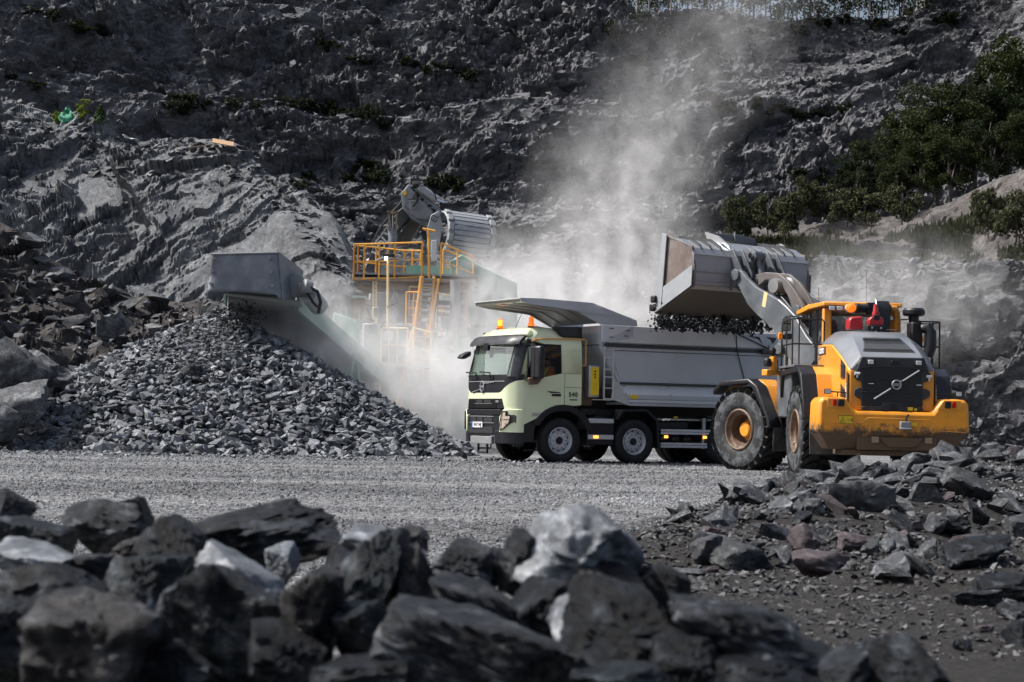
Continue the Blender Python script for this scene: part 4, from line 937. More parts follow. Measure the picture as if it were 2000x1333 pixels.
MB().tube([(1.40, -.28, .46), (1.40, -.28, .22), (1.40, .18, .22), (1.40, .18, .46)], .03, 6).build('tow_frame', 'chassis_black', T_)
pl_ = MB().bb(1.475, 1.485, -.50, .06, .80, .93).build('number_plate', 'label_white', T_)
MB().bb(1.486, 1.488, -.50, -.44, .80, .93).build('plate_band', 'plate_blue', pl_)
text('RNT 04J', .118, 'dark_mark', pl_, frame((1.489, -.185, .865), (0, 1, 0), (0, 0, 1)), ext=.002, bold=.0, space=.95)
em = MB(); em.tube([(fx(0, 1.76)+.035, -.05+.09*math.cos(t), 1.76+.12*math.sin(t)) for t in lin(0, 2*math.pi*15/16, 16)], .014, 6, True)
em.bb(fx(0, 1.76)+.022, fx(0, 1.76)+.034, -.115, .015, 1.742, 1.778)
em = em.build('emblem', 'light_mark', T_, 0)
MB().tube([(fx(-.5, 1.65)+.02, -.62, 1.63), (fx(0, 1.72)+.02, -.13, 1.70)], .009).tube([(fx(0, 1.8)+.02, .03, 1.83), (fx(.5, 1.87)+.02, .52, 1.862)], .009).build('diagonal_bar', 'light_mark', T_)
text('FMX', .075, 'light_mark', T_, frame((fx(.66, 1.41)+.02, .68, 1.405), (-.05, 1, 0), (0, 0, 1)), name='badge', ext=.003, bold=.002)
text('540', .15, 'dark_mark', T_, frame((-.27, 1.256, 1.60), (-1, 0, 0), (0, 0, 1)), name='badge', ext=.003, bold=.003, space=1.1)
MB().bb(-.38, -.18, 1.252, 1.256, 1.47, 1.495).build('badge_line', 'dark_mark', T_)
text('FMX', .11, 'light_mark', T_, frame((.72, 1.256, 1.12), (-1, 0, 0), (0, 0, 1)), name='badge', ext=.003, bold=.004, shear=.4)
# wipers, visor, roof
for y0 in (-.85, -.05):
    MB().tube([(fx(y0, 2.0)+.05, y0+.45, 1.90), (fx(y0, 2.05)+.06, y0+.42, 2.08), (fx(y0, 2.1)+.05, y0-.15, 2.10)], .016).build('wiper', 'chassis_black', T_)
    strip(MB(), lin(y0+.18, y0+.52, 5), C0(1.92), C0(1.965), .02, .02, 1).build('wiper_cover', 'chassis_black', T_)
mb = MB(); P = []
for y in lin(-1.2, 1.2, 21):
    x = fx(y*.97, 2.0)-.26; P.append([(x-.02, y, 2.965), (x+.10, y*1.01, 2.92), (x+.21, y*1.01, 2.80), (x+.23, y*1.01, 2.73), (x+.21, y*1.01, 2.73), (x+.06, y, 2.88), (x-.04, y, 2.94)])
v = mb.grid(P).build('sun_visor', 'hood_dark', T_, 0, 30)
MB().bb(1.33, 1.40, -.10, .10, 2.60, 2.78).build('sensor_box', 'cab_black', T_, .01)
for y, lit in ((-.86, 1), (.74, 0)):
    be = MB().cyl((.60, y, 3.14), (.60, y, 3.18), .085).build('beacon', 'cab_black', T_)
    MB().lathe([(.0, 0), (.08, 0), (.08, .05), (.063, .08), (.058, .19), (.04, .22), (0, .23)], 16).tf(Matrix.Translation((.60, y, 3.18)) @ Matrix.Rotation(R(90), 4, 'X')).build('lens', 'beacon_amber', be)
    MB().cyl((.60, y, 3.24), (.60, y, 3.37), .035).build('lamp', 'beacon_lit' if lit else 'chassis_black', be)
MB().tube([(.45, -.35, 3.16), (.15, -.55, 3.62)], .006).build('aerial', 'chassis_black', T_)
for y in (-1.05, .35): MB().bb(.86, .92, y-.07, y+.07, 3.02, 3.07).build('roof_light', 'cab_black', T_, .01)
# interior
MB().bb(-.42, 1.2, -1.15, 1.15, 1.2, 1.25).bb(-.46, -.42, -1.15, 1.15, 1.25, 2.95).bb(1.05, 1.25, -1.1, 1.1, 1.6, 1.95).build('interior', 'interior', T_)
for s in (1, -1):
    st = MB().bb(-.15, .35, s*.75-.26, s*.75+.26, 1.55, 1.72).build('seat', 'interior', T_, .05); MB().bb(-.32, -.18, s*.75-.24, s*.75+.24, 1.7, 2.55).build('seat_back', 'interior', st, .05)
sw = MB().tube([(.86+.10*math.sin(t), .72+.23*math.cos(t), 2.0+.17*math.sin(t)) for t in lin(0, 2*math.pi*19/20, 20)], .017, 6, True).tube([(.86, .50, 2.0), (.86, .94, 2.0)], .014).tube([(.86, .72, 2.0), (1.1, .72, 1.8)], .03).build('steering_wheel', 'cab_black', T_)
# chassis
MB().bb(-6.9, 1.15, .33, .45, .72, 1.05).bb(-6.9, 1.15, -.45, -.33, .72, 1.05).bb(-6.7, .9, -.33, .33, .85, .95).build('chassis_frame', 'chassis_black', T_, .01)
MB().bb(-.52, -.92, .35, 1.02, 1.35, 2.28).build('exhaust_box', 'bronze_steel', T_, .03)
MB().bb(-.58, -1.0, -1.1, 1.05, 1.12, 1.30).bb(-1.9, -.7, -.9, .9, 1.05, 1.3).build('engine_cover', 'chassis_black', T_, .03)
tb = MB().bb(-.70, -.98, 1.0, 1.24, 1.55, 2.30).build('tool_case', 'galvanised', T_, .03)
MB().bb(-.735, -.955, 1.24, 1.262, 1.60, 2.26).build('case_cover', 'tool_yellow', tb, .01)
for z in (2.16, 2.09, 2.02): MB().cyl((-.84, 1.262, z), (-.84, 1.27, z), .022, n=12).build('case_hole', 'dark_mark', tb)
MB().bb(-.80, -.89, 1.262, 1.266, 1.70, 1.90).build('case_recess', 'label_yellow', tb)
ld_ = empty('ladder', parent=T_)
MB().tube([(-1.10, 1.24, 1.50), (-1.10, 1.24, 2.80)], .022, 4).build('rail', 'aluminium', ld_); MB().tube([(-1.34, 1.24, 1.50), (-1.34, 1.24, 2.80)], .022, 4).build('rail', 'aluminium', ld_)
for z in (1.53, 1.78, 2.04, 2.22, 2.50, 2.68): MB().bb(-1.34, -1.10, 1.22, 1.26, z-.012, z+.012).build('rung', 'aluminium', ld_)
# mid box with aluminium strips, fenders, guards
mid = MB().prism([(-.70, .44), (-1.42, .44), (-1.42, 1.02), (-1.2, 1.10), (-1.0, 1.13), (-.78, 1.07), (-.70, 1.07)], 'y', .5, 1.19).build('side_box', 'cab_black', T_, .02)
for z in (.955, .575): MB().bb(-1.40, -.72, 1.19, 1.215, z, z+.105).build('strip', 'aluminium', mid, .006)
MB().bb(-.86, -.98, 1.215, 1.245, .60, .66).build('marker_light', 'marker_lit', mid, .01)
for s in (1, -1):
    for xc in (-2.0,):
        p = [(xc+.56, 1.06), (xc+.36, 1.30), (xc-.30, 1.31), (xc-.62, 1.05), (xc-.66, .38), (xc-.60, .38), (xc-.56, 1.02), (xc-.28, 1.24), (xc+.34, 1.23), (xc+.50, 1.03)]
        MB().prism(p, 'y', s*.78, s*1.25).build('fender', 'cab_black', T_, .01)
    MB().bb(-5.1, -4.0, s*.8, s*1.22, 1.12, 1.18).bb(-6.5, -5.1, s*.8, s*1.22, 1.12, 1.18).build('fender', 'cab_black', T_, .01)
    gd = MB().bb(-3.93, -4.01, s*1.10, s*1.15, .38, 1.12).build('side_guard', 'galvanised', T_)
    for z in (.72, .40): MB().bb(-4.14, -2.72, s*1.16, s*1.20, z, z+.055).bb(-4.14, -2.72, s*1.16, s*1.20, z+.065, z+.12).build('guard_rail', 'aluminium', gd, .004)
    for x in (-2.86, -3.96): MB().bb(x-.05, x+.05, s*1.19, s*1.22, .63, .69).build('marker_light', 'marker_lit', gd, .008)
    for x in (-2.9, -3.25, -3.58): MB().lathe([(0, .12), (.06, .11), (.105, .07), (.12, 0), (.12, -.5)], 18, (x, s*.95 if s > 0 else s*.55, .60)).build('air_tank', 'cab_black', T_)
    MB().bb(-2.75, -3.6, s*.5, s*1.0, .80, 1.02).build('battery_box', 'chassis_black', T_, .02)
    MB().bb(-3.2, -3.3, s*1.0, s*1.01, 1.11, 1.15).build('label', 'label_yellow', T_)
# dump body: hollow box
body = empty('dump_body', parent=T_)
for s in (1, -1):
    MB().plate([(-1.0, s*1.17, 3.26), (-1.0, s*1.17, 2.80), (-1.50, s*1.17, 1.90), (-6.25, s*1.17, 1.90), (-6.40, s*1.17, 3.24)], .06*s).build('side_wall', 'body_grey', body, .006)
    MB().plate([(-1.0, s*1.235, 3.262), (-1.0, s*1.235, 2.86), (-6.32, s*1.235, 2.86), (-6.40, s*1.235, 3.242)], .05*s).build('top_rail', 'body_grey_light', body, .012)
    MB().plate([(-1.12, s*1.235, 2.835), (-1.05, s*1.235, 2.78), (-1.12, s*1.235, 2.75), (-5.65, s*1.235, 2.75), (-5.65, s*1.235, 2.835)], .025*s).build('stripe', 'stripe_grey', body, .006)
    MB().plate([(-1.20, s*1.235, 2.74), (-1.56, s*1.235, 1.935), (-6.22, s*1.235, 1.935), (-6.30, s*1.235, 2.74)], .012*s).build('side_plate', 'body_grey', body, .004)
    MB().plate([(-1.30, s*1.25, 2.68), (-1.30, s*1.25, 2.665), (-6.2, s*1.25, 2.665), (-6.2, s*1.25, 2.68)], .004*s).build('panel_seam', 'dark_mark', body)
    mb = MB()
    for x in lin(-1.6, -6.0, 9): mb.cyl((x, s*1.247, 2.70), (x, s*1.256, 2.70), .018, n=8)
    mb.build('bolts', 'galvanised', body)
    MB().tube([(-1.54, s*1.25, 1.905), (-6.25, s*1.25, 1.905)], .03, 6).build('lower_edge', 'stripe_grey', body)
    P = [(1.20, 1.885), (1.30, 1.64), (1.30, 1.54), (1.275, 1.53), (1.275, 1.46), (1.26, 1.45), (1.24, 1.38), (1.20, 1.38)]
    for a, b, mt in ((0, 1, 'body_grey_light'), (1, 2, 'body_grey'), (3, 4, 'body_grey_light'), (5, 6, 'body_grey')):  # skirt's sky glare and shadow strips put in as lighter and darker greys
        (ya_, za_), (yb_, zb_) = P[a], P[b]; xa = -1.52-(1.90-za_)*.50; xb = -1.52-(1.90-zb_)*.50
        MB().plate([(xa, s*ya_, za_), (xb, s*yb_, zb_), (-6.25, s*yb_, zb_), (-6.25, s*ya_, za_)], -.02*s).build('skirt_panel', mt, body)
    for x in (-1.66, -2.9, -4.35, -5.6): MB().cyl((x, s*1.215, 1.84), (x, s*1.226, 1.845), .014, n=8).cyl((x, s*1.30, 1.66), (x, s*1.31, 1.66), .014, n=8).build('bolts', 'stripe_grey', body)
    MB().plate([(-1.30, s*1.24, 1.52), (-1.36, s*1.24, 2.0), (-1.52, s*1.24, 1.90), (-1.74, s*1.285, 1.52), (-1.78, s*1.26, 1.385)], .012, (0, s, 0)).build('side_fairing', 'crusher_pale', body)
    MB().plate([(-1.02, s*1.235, 3.255), (-1.85, s*1.29, 3.25), (-1.85, s*1.29, 3.0), (-1.5, s*1.29, 2.90), (-1.1, s*1.29, 2.86), (-1.02, s*1.29, 2.86)], .004*s).build('corner_plate', 'body_grey', body)
    for x, z in ((-1.25, 3.18), (-1.25, 2.98), (-1.7, 3.15), (-1.65, 3.02)): MB().bb(x-.06, x+.06, s*1.296, s*1.30, z-.008, z+.008).build('slot', 'dark_mark', body)
    # rear bracket with cut-outs, strut and hose
    MB().plate([(-4.75, s*1.30, 3.235), (-5.65, s*1.30, 2.88), (-6.05, s*1.30, 2.86), (-6.3, s*1.30, 3.22)], .02*s).build('tailgate_bracket', 'body_grey', body, .004)
    for q in ([(-5.05, 3.16), (-5.42, 3.14), (-5.52, 2.98), (-5.38, 3.08)], [(-5.6, 3.15), (-5.95, 3.13), (-5.82, 2.98), (-5.75, 3.08)]):
        MB().plate([(x, s*1.324, z) for x, z in q], .004*s).build('cut_out', 'dark_mark', body)
    MB().tube([(-4.72, s*1.34, 3.20), (-5.7, s*1.34, 2.86)], .016).build('strut', 'chassis_black', body)
    MB().tube([(-4.74, s*1.33, 3.22), (-4.80, s*1.28, 2.8), (-5.0, s*1.27, 2.2), (-5.08, s*1.27, 1.96)], .012).build('hose', 'chassis_black', body)
    MB().cyl((-4.72, s*1.29, 3.21), (-4.72, s*1.35, 3.21), .06).cyl((-5.75, s*1.32, 2.93), (-5.75, s*1.37, 2.93), .05).build('pivot', 'galvanised', body)
    MB().cyl((-5.5, s*1.32, 2.78), (-6.15, s*1.32, 2.76), .06, n=14).build('ram', 'stripe_grey', body)
MB().bb(-1.78, -2.0, 1.303, 1.306, 1.545, 1.635).build('label', 'label_yellow', body)
MB().plate([(-1.0, -1.2, 3.24), (-1.0, 1.2, 3.24), (-1.0, 1.2, 2.80), (-1.0, -1.2, 2.80)], -.05).plate([(-1.0, -1.2, 2.80), (-1.0, 1.2, 2.80), (-1.5, 1.2, 1.9), (-1.5, -1.2, 1.9)], -.05).build('front_wall', 'body_grey', body)
MB().bb(-6.25, -1.5, -1.2, 1.2, 1.86, 1.92).bb(-6.2, -1.7, -1.15, 1.15, 1.4, 1.46).build('floor_plate', 'body_grey', body)
MB().plate([(-6.25, -1.2, 1.9), (-6.25, 1.2, 1.9), (-6.40, 1.2, 3.1), (-6.40, -1.2, 3.1)], .05).build('tailgate', 'body_grey', body)
MB().bb(-1.5, -.5, -.7, .7, .8, 1.5).build('gearbox', 'chassis_black', T_, .05)  # dark block added to close the bright gap behind the cab
for s in (1, -1): MB().prism([(-1.35, .95), (-1.45, 1.30), (-2.6, 1.32), (-2.72, .9)], 'y', s*.2, s*.76).build('inner_guard', 'chassis_black', T_)  # dark filler added so no bright ground shows above the second wheel
MB().bb(-6.2, -1.6, -.3, .3, 1.1, 1.42).build('body_beam', 'chassis_black', body)
# cab canopy
can = MB()
A = [(1.10, -1.15, 3.74), (1.10, 1.15, 3.64)]
def fascia(s): return [(1.12, s*1.18, 3.80), (.6, s*1.18, 3.81), (-.78, s*1.18, 3.77), (-1.93, s*1.30, 3.40), (-1.95, s*1.30, 3.26), (-1.0, s*1.22, 3.27), (-.35, s*1.18, 3.56), (.8, s*1.18, 3.66), (1.12, s*1.18, 3.72)]
for s in (1, -1): MB().plate(fascia(s), .02*s).build('canopy_side', 'body_grey', body)
MB().plate([(1.14, -1.18, 3.79), (1.14, 1.18, 3.79), (1.0, 1.18, 3.70), (1.0, -1.18, 3.70)], .015).build('canopy_lip', 'galvanised', body)
MB().add([(1.1, -1.17, 3.72), (1.1, 1.17, 3.72), (-.35, 1.17, 3.62), (-.35, -1.17, 3.62), (-1.0, 1.17, 3.30), (-1.0, -1.17, 3.30), (1.1, -1.17, 3.79), (1.1, 1.17, 3.79), (-.78, 1.17, 3.76), (-.78, -1.17, 3.76), (-1.2, 1.17, 3.5), (-1.2, -1.17, 3.5)],
         [(0, 1, 2, 3), (3, 2, 4, 5), (7, 6, 9, 8), (8, 9, 11, 10), (4, 10, 11, 5), (0, 6, 7, 1)]).build('canopy', 'canopy_steel', body)
for y in (-.55, .1, .7): MB().tube([(1.08, y, 3.70), (.3, y, 3.655), (-.35, y, 3.60), (-.95, y, 3.31)], .014, 4).build('canopy_rib', 'galvanised', body)
MB().plate([(-.98, 1.31, 3.66), (-.82, 1.31, 3.68), (-.82, 1.31, 3.71), (-.98, 1.31, 3.69)], .003).build('slot', 'label_white', body)
def truck_wheel(x, s, rear=False):
    wl = empty('wheel', (x, s*1.04, .53), parent=T_)
    if s < 0: wl.rotation_euler = (0, 0, math.pi)
    if 'tw' not in MATS:
        prof = [(.31, .125), (.36, .16), (.46, .168), (.505, .15), (.525, .128), (.528, .06), (.518, .055), (.518, .045), (.53, .04), (.53, -.04), (.518, -.045), (.518, -.055), (.528, -.06), (.525, -.128), (.505, -.15), (.46, -.165), (.36, -.155), (.31, -.12)]
        ty = MB().lathe(prof, 56).build('tyre', 'truck_rubber', wl, 0, 50)
        rm_ = MB().lathe([(.315, .13), (.300, .135), (.285, .11), (.27, .05), (.255, .02), (.225, .035), (.215, .06), (.19, .075), (.11, .075), (.10, .06), (.0, .06)], 40).build('rim', 'rim_silver', wl, 0, 30)
        nutm = MB()
        for k in range(10): a = k*math.pi/5; nutm.cyl((.165*math.cos(a), .07, .165*math.sin(a)), (.165*math.cos(a), .098, .165*math.sin(a)), .017, n=6)
        nt_ = nutm.build('wheel_nuts', 'chrome', wl)
        hm = MB()
        for k in range(10): a = (k+.5)*math.pi/5; hm.cyl((.245*math.cos(a), .02, .245*math.sin(a)), (.245*math.cos(a), .034, .245*math.sin(a)), .026, n=10)
        ho = hm.build('vent_holes', 'dark_mark', wl)
        hb = MB().lathe([(.085, .05), (.085, .085), (.07, .10), (.055, .09), (0, .09)], 20).build('hub', 'chassis_black', wl)
        MATS['tw'] = [ty, rm_, nt_, ho, hb]; return wl
    for o in MATS['tw']:
        c = o.copy(); COL.objects.link(c); c.parent = wl
    if rear:
        c = MATS['tw'][0].copy(); COL.objects.link(c); c.parent = wl; c.location = (0, -.36, 0)
    return wl
for x in (0, -2.0, -4.5, -5.87):
    for s in (1, -1): truck_wheel(x, s, x < -3)
    MB().cyl((x, -1.0, .53), (x, 1.0, .53), .09).build('axle', 'chassis_black', T_)
    MB().bb(x-.5, x+.5, .36, .44, .55, .66).bb(x-.5, x+.5, -.44, -.36, .55, .66).build('leaf_spring', 'chassis_black', T_)
drv = person('person', 'truck driver in a yellow and orange high visibility vest behind the side window', (0, 0, 0), 0, SEATED, None)
drv.matrix_world = truck.matrix_basis @ Matrix.Translation((.10, .72, 1.66)); 
MB().lathe([(.0, .0), (.155, .02), (.20, .12), (.195, .3), (.16, .42), (.07, .46)], 18).tf(Matrix.Translation((.0, 0, .12)) @ Matrix.Diagonal((.8, 1.12, 1, 1)) @ Matrix.Rotation(R(90), 4, 'X')).build('jacket', 'vest_orange', drv)
for s in (1, -1): MB().tube([(.14, s*.12, .22), (.155, s*.13, .40), (.08, s*.13, .56), (-.06, s*.12, .55)], .032, 6).build('vest_band', 'vest', drv)
MB().tube([(.02, .19, .54), (.10, .255, .34)], .068, 8).tube([(.02, -.19, .54), (.10, -.255, .34)], .068, 8).build('sleeve', 'vest_orange', drv)
MB().lathe([(0, .96), (.06, .945), (.10, .89), (.105, .80), (.085, .74)], 14).tf(Matrix.Translation((.035, 0, 0)) @ Matrix.Rotation(R(90), 4, 'X')).build('hair', 'hair', drv)
# ================================================================ WHEEL LOADER
loader = tag(empty('wheel_loader', (7.27, 38.9, -.05), R(93)), 'big yellow wheel loader seen from behind, arms raised and bucket tipped over the truck', 'wheel loader')
L_ = loader
FM = Matrix.Translation((1.775, 0, 0)) @ Matrix.Rotation(R(32), 4, 'Z')     # front frame turned left at the hinge
def fr(name, parent=L_): return empty(name, parent=parent, mat=FM if parent is L_ else Matrix())
front_ = None
def fb(mb, name, mat, bevel=0, parent=None, angle=35):
    """part of the front frame"""
    o = mb.build(name, mat, parent or L_, bevel, angle)
    if parent is None: o.matrix_local = FM
    return o
# counterweight
cw = [(-1.47, 1.50), (-1.40, 1.61), (-.95, 1.61), (-.76, 1.35), (.76, 1.35), (.95, 1.61), (1.40, 1.61), (1.47, 1.50), (1.49, 1.0), (1.46, .90), (-1.46, .90), (-1.49, 1.0)]
W = MB().prism(cw, 'x', -2.36, -1.55).build('counterweight', 'loader_yellow_muddy', L_, .07)
MB().hexa([(-2.12, -1.22, .60), (-2.12, 1.22, .60), (-1.5, 1.22, .60), (-1.5, -1.22, .60)], [(-2.33, -1.44, .92), (-2.33, 1.44, .92), (-1.5, 1.44, .92), (-1.5, -1.44, .92)]).build('counterweight_underside', 'loader_yellow_muddy', L_, .03)
for s in (1, -1):
    MB().prism([(s*1.30, 1.58), (s*.97, 1.58), (s*.84, 1.40), (s*1.30, 1.40)], 'x', -2.375, -2.36).build('lamp_recess', 'loader_yellow', W, .004)
    MB().bb(-2.40, -2.37, s*1.20, s*1.13, 1.44, 1.56).build('tail_light', 'red_lens', W, .006)
    la = MB().bb(-2.41, -2.37, s*1.10, s*.98, 1.43, 1.56).build('lamp_block', 'cab_black', W, .012)
    for z in (1.455, 1.50, 1.545): MB().bb(-2.415, -2.409, s*1.09, s*.99, z-.012, z+.012).build('lamp_bar', 'chassis_black', la)
    wl_ = MB().bb(-2.30, -2.22, s*1.34, s*1.22, 1.665, 1.765).build('work_light', 'chassis_black', L_, .01)
    MB().bb(-2.31, -2.30, s*1.33, s*1.23, 1.675, 1.755).build('lens', 'lamp_glass', wl_)
    MB().tube([(-2.25, s*1.22, 1.71), (-2.25, s*.92, 1.70), (-2.2, s*.92, 1.60)], .014).tube([(-2.25, s*1.08, 1.70), (-2.22, s*1.08, 1.60)], .012).build('bracket', 'chassis_black', wl_)
MB().tube([(-2.362, -1.40, .97), (-2.362, -.95, .99), (-2.362, -.80, 1.12), (-2.362, -.72, 1.20), (-2.362, .52, 1.22), (-2.362, .62, 1.12), (-2.362, 1.35, 1.10)], .007, 5).build('relief_line', 'loader_yellow', W)
sg = MB().bb(-2.37, -2.362, 1.08, .80, 1.10, 1.25).build('warning_sign', 'label_yellow', W)
MB().tube([(-2.372, 1.055, 1.12), (-2.372, .945, 1.12), (-2.372, 1.0, 1.225)], .006, 4, True).tube([(-2.372, 1.03, 1.13), (-2.372, .985, 1.18)], .004, 4).tube([(-2.372, .915, 1.14), (-2.372, .915, 1.19), (-2.372, .885, 1.19), (-2.372, .885, 1.14)], .003, 4, True).tube([(-2.372, .875, 1.17), (-2.372, .835, 1.17)], .004, 4).tube([(-2.372, .825, 1.14), (-2.372, .825, 1.20)], .010, 5).tube([(-2.372, 1.08, 1.10), (-2.372, .80, 1.10), (-2.372, .80, 1.25), (-2.372, 1.08, 1.25)], .004, 4, True).build('sign_print', 'dark_mark', sg)
hi = MB().bb(-2.48, -2.36, -.10, -.30, 1.02, 1.16).bb(-2.50, -2.46, -.08, -.32, 1.00, 1.04).build('tow_hitch', 'dusty_steel', L_, .015)
MB().tube([(-2.42, -.22, 1.05), (-2.42, -.22, 1.22), (-2.44, -.26, 1.30)], .022).build('hitch_pin', 'chassis_black', hi)
MB().bb(-2.364, -2.362, -.34, -.45, 1.08, 1.14).build('label', 'label_yellow', W)
MB().bb(-2.17, -1.3, .95, -.78, .49, .60).bb(-2.3, -2.0, .70, -.85, .60, .86).build('rear_beam', 'loader_yellow_muddy', L_, .02)
for y in (.42, -.62): MB().bb(-2.34, -2.05, y, y-.14, .74, .86).build('beam_block', 'crusher_brown', L_, .01)
MB().hexa([(-2.345, .1, .66), (-2.345, -.42, .66), (-2.2, -.42, .66), (-2.2, .1, .66)], [(-2.35, .28, .84), (-2.35, -.58, .84), (-2.2, -.58, .84), (-2.2, .28, .84)]).build('beam_plate', 'loader_yellow_muddy', L_, .01)
# hood: yellow sides and grey top, lofted along x
SH = [(-2.16, .83, 2.14, .60, 2.38), (-2.02, .86, 2.22, .60, 2.47), (-1.6, .88, 2.42, .58, 2.67), (-1.1, .90, 2.60, .54, 2.88), (-.85, .90, 2.68, .50, 2.955), (0.1, .88, 2.72, .50, 3.0), (.62, .85, 2.72, .50, 3.0)]
mb = MB()
def loft(mb, secs):
    k = len(secs[0]); o = len(mb.v)
    for sct in secs: mb.v += sct
    for i in range(len(secs)-1):
        for j in range(k): mb.f.append((o+i*k+j, o+i*k+(j+1) % k, o+(i+1)*k+(j+1) % k, o+(i+1)*k+j)); mb.smooth.append(False)
    mb.f += [tuple(o+j for j in range(k))[::-1], tuple(o+(len(secs)-1)*k+j for j in range(k))]; mb.smooth += [False]*2
    return mb
loft(MB(), [[(x, w_, 1.36), (x, w_, zs), (x, -w_, zs), (x, -w_, 1.36)] for x, w_, zs, wt, zt in SH]).build('hood_side', 'loader_yellow', L_, .03)
hood = loft(MB(), [[(x, w_-.012, zs-.01), (x, w_-.03, zs+.035), (x, wt, zt), (x, -wt, zt), (x, -w_+.03, zs+.035), (x, -w_+.012, zs-.01)] for x, w_, zs, wt, zt in SH]).build('hood', 'hood_grey', L_, .035)
def hoodz(x): return float(np.interp(x, [q[0] for q in SH], [q[4] for q in SH]))
MB().plate([(x, y, hoodz(x)+.004) for x, y in ((-1.95, .52), (-1.28, .38), (-1.28, -.38), (-1.95, -.52))], .014).build('hood_screen', 'screen_mesh', L_, .006)
mb = MB()
for t in lin(0.04, .96, 16):
    x = -1.95+.67*t; mb.bb(x-.008, x+.008, .50-.14*t, -.50+.14*t, hoodz(x)+.018, hoodz(x)+.024)
mb.build('screen_bars', 'hood_dark', L_)
# rear grille
band = MB().prism([(-.72, 2.10), (-.62, 2.40), (.62, 2.40), (.72, 2.10), (.62, 2.16), (.40, 2.20), (-.40, 2.20), (-.62, 2.16)], 'x', -2.235, -2.10).build('grille_band', 'hood_dark', L_, .02)
G = MB().prism([(-.60, 1.46), (.60, 1.46), (.60, 1.58), (.66, 1.60), (.74, 1.66), (.74, 1.76), (.66, 1.80), (.60, 1.80), (.60, 1.92), (.68, 1.94), (.75, 2.0), (.75, 2.10), (.66, 2.16), (.40, 2.21), (-.40, 2.21), (-.66, 2.16), (-.75, 2.10), (-.75, 2.0), (-.68, 1.94), (-.60, 1.92), (-.60, 1.80), (-.66, 1.80), (-.74, 1.76), (-.74, 1.66), (-.66, 1.60), (-.60, 1.58)], 'x', -2.205, -2.12).build('grille', 'screen_mesh', L_, .01)
mb = MB()
for k in range(26): mb.bb(-2.212, -2.205, -.58, .58, 1.485+k*.027, 1.492+k*.027)
mb.build('grille_bars', 'chassis_black', G)
MB().tube([(-2.222, .62, 1.72), (-2.222, .2, 1.72), (-2.222, -.2, 1.73), (-2.222, -.62, 1.70)], .008).tube([(-2.222, .5, 1.90), (-2.222, .25, 1.98), (-2.222, 0, 2.0)], .008).tube([(-2.222, 0, 1.60), (-2.222, .12, 1.85)], .006).build('screen_fold', 'hood_dark', G)
MB().prism([(-.60, 1.36), (.60, 1.36), (.60, 1.44), (.22, 1.46), (.16, 1.53), (-.20, 1.53), (-.26, 1.46), (-.60, 1.44)], 'x', -2.225, -2.11).build('grille_base', 'hood_dark', L_, .012)
MB().bb(-2.235, -2.22, -.08, .05, 1.40, 1.49).build('latch', 'chassis_black', G, .006)
MB().bb(-2.232, -2.225, -.30, -.40, 1.375, 1.44).bb(-2.232, -2.225, -.43, -.48, 1.375, 1.42).build('label', 'label_yellow', L_)
MB().bb(-2.215, -2.212, .47, .37, 1.875, 1.89).bb(-2.215, -2.212, -.47, -.57, 1.865, 1.88).build('reflector', 'label_white', G)
for y in (.44, -.50):
    hb = MB().prism([(y-.10, 2.245), (y-.075, 2.365), (y+.075, 2.365), (y+.10, 2.245)], 'x', -2.25, -2.23).build('lamp_housing', 'chassis_black', band, .006)
    MB().bb(-2.265, -2.25, y-.055, y+.055, 2.26, 2.34).build('work_lamp', 'lamp_glass', hb, .01)
MB().prism([(-.14, 2.26), (-.11, 2.345), (.03, 2.345), (.06, 2.26)], 'x', -2.25, -2.23).build('camera_housing', 'chassis_black', band, .006)
for y, z in ((.70, 2.07), (-.71, 2.04)):
    MB().tube([(-2.24, y-.05, z), (-2.24, y+.05, z)], .03, 8).tube([(-2.25, y, z), (-2.25, y, z-.08)], .016).build('hinge_lamp', 'aluminium', L_)
EC = Vector((-2.235, -.075, 1.87)); dv = Vector((0, -.44, .285))
for k in (1, -1): MB().tube([EC+dv*.26*k, EC+dv*1.0*k], .017, 6).build('diagonal_bar', 'light_mark', L_)
em = MB().tube([EC+Vector((0, .085*math.cos(t), .085*math.sin(t))) for t in lin(0, 2*math.pi*23/24, 24)], .017, 6, True).bb(-2.25, -2.235, EC.y-.085, EC.y+.085, 1.845, 1.895).build('emblem', 'light_mark', L_)
MB().prism([(EC.y-.04, 1.95), (EC.y-.10, 1.965), (EC.y-.09, 1.91)], 'x', -2.25, -2.235).build('emblem_arrow', 'light_mark', em)
text('VOLVO', .045, 'dark_mark', em, frame((-2.252, EC.y, EC.z), (0, -1, 0), (0, 0, 1)), ext=.001, bold=.001, space=1.05)
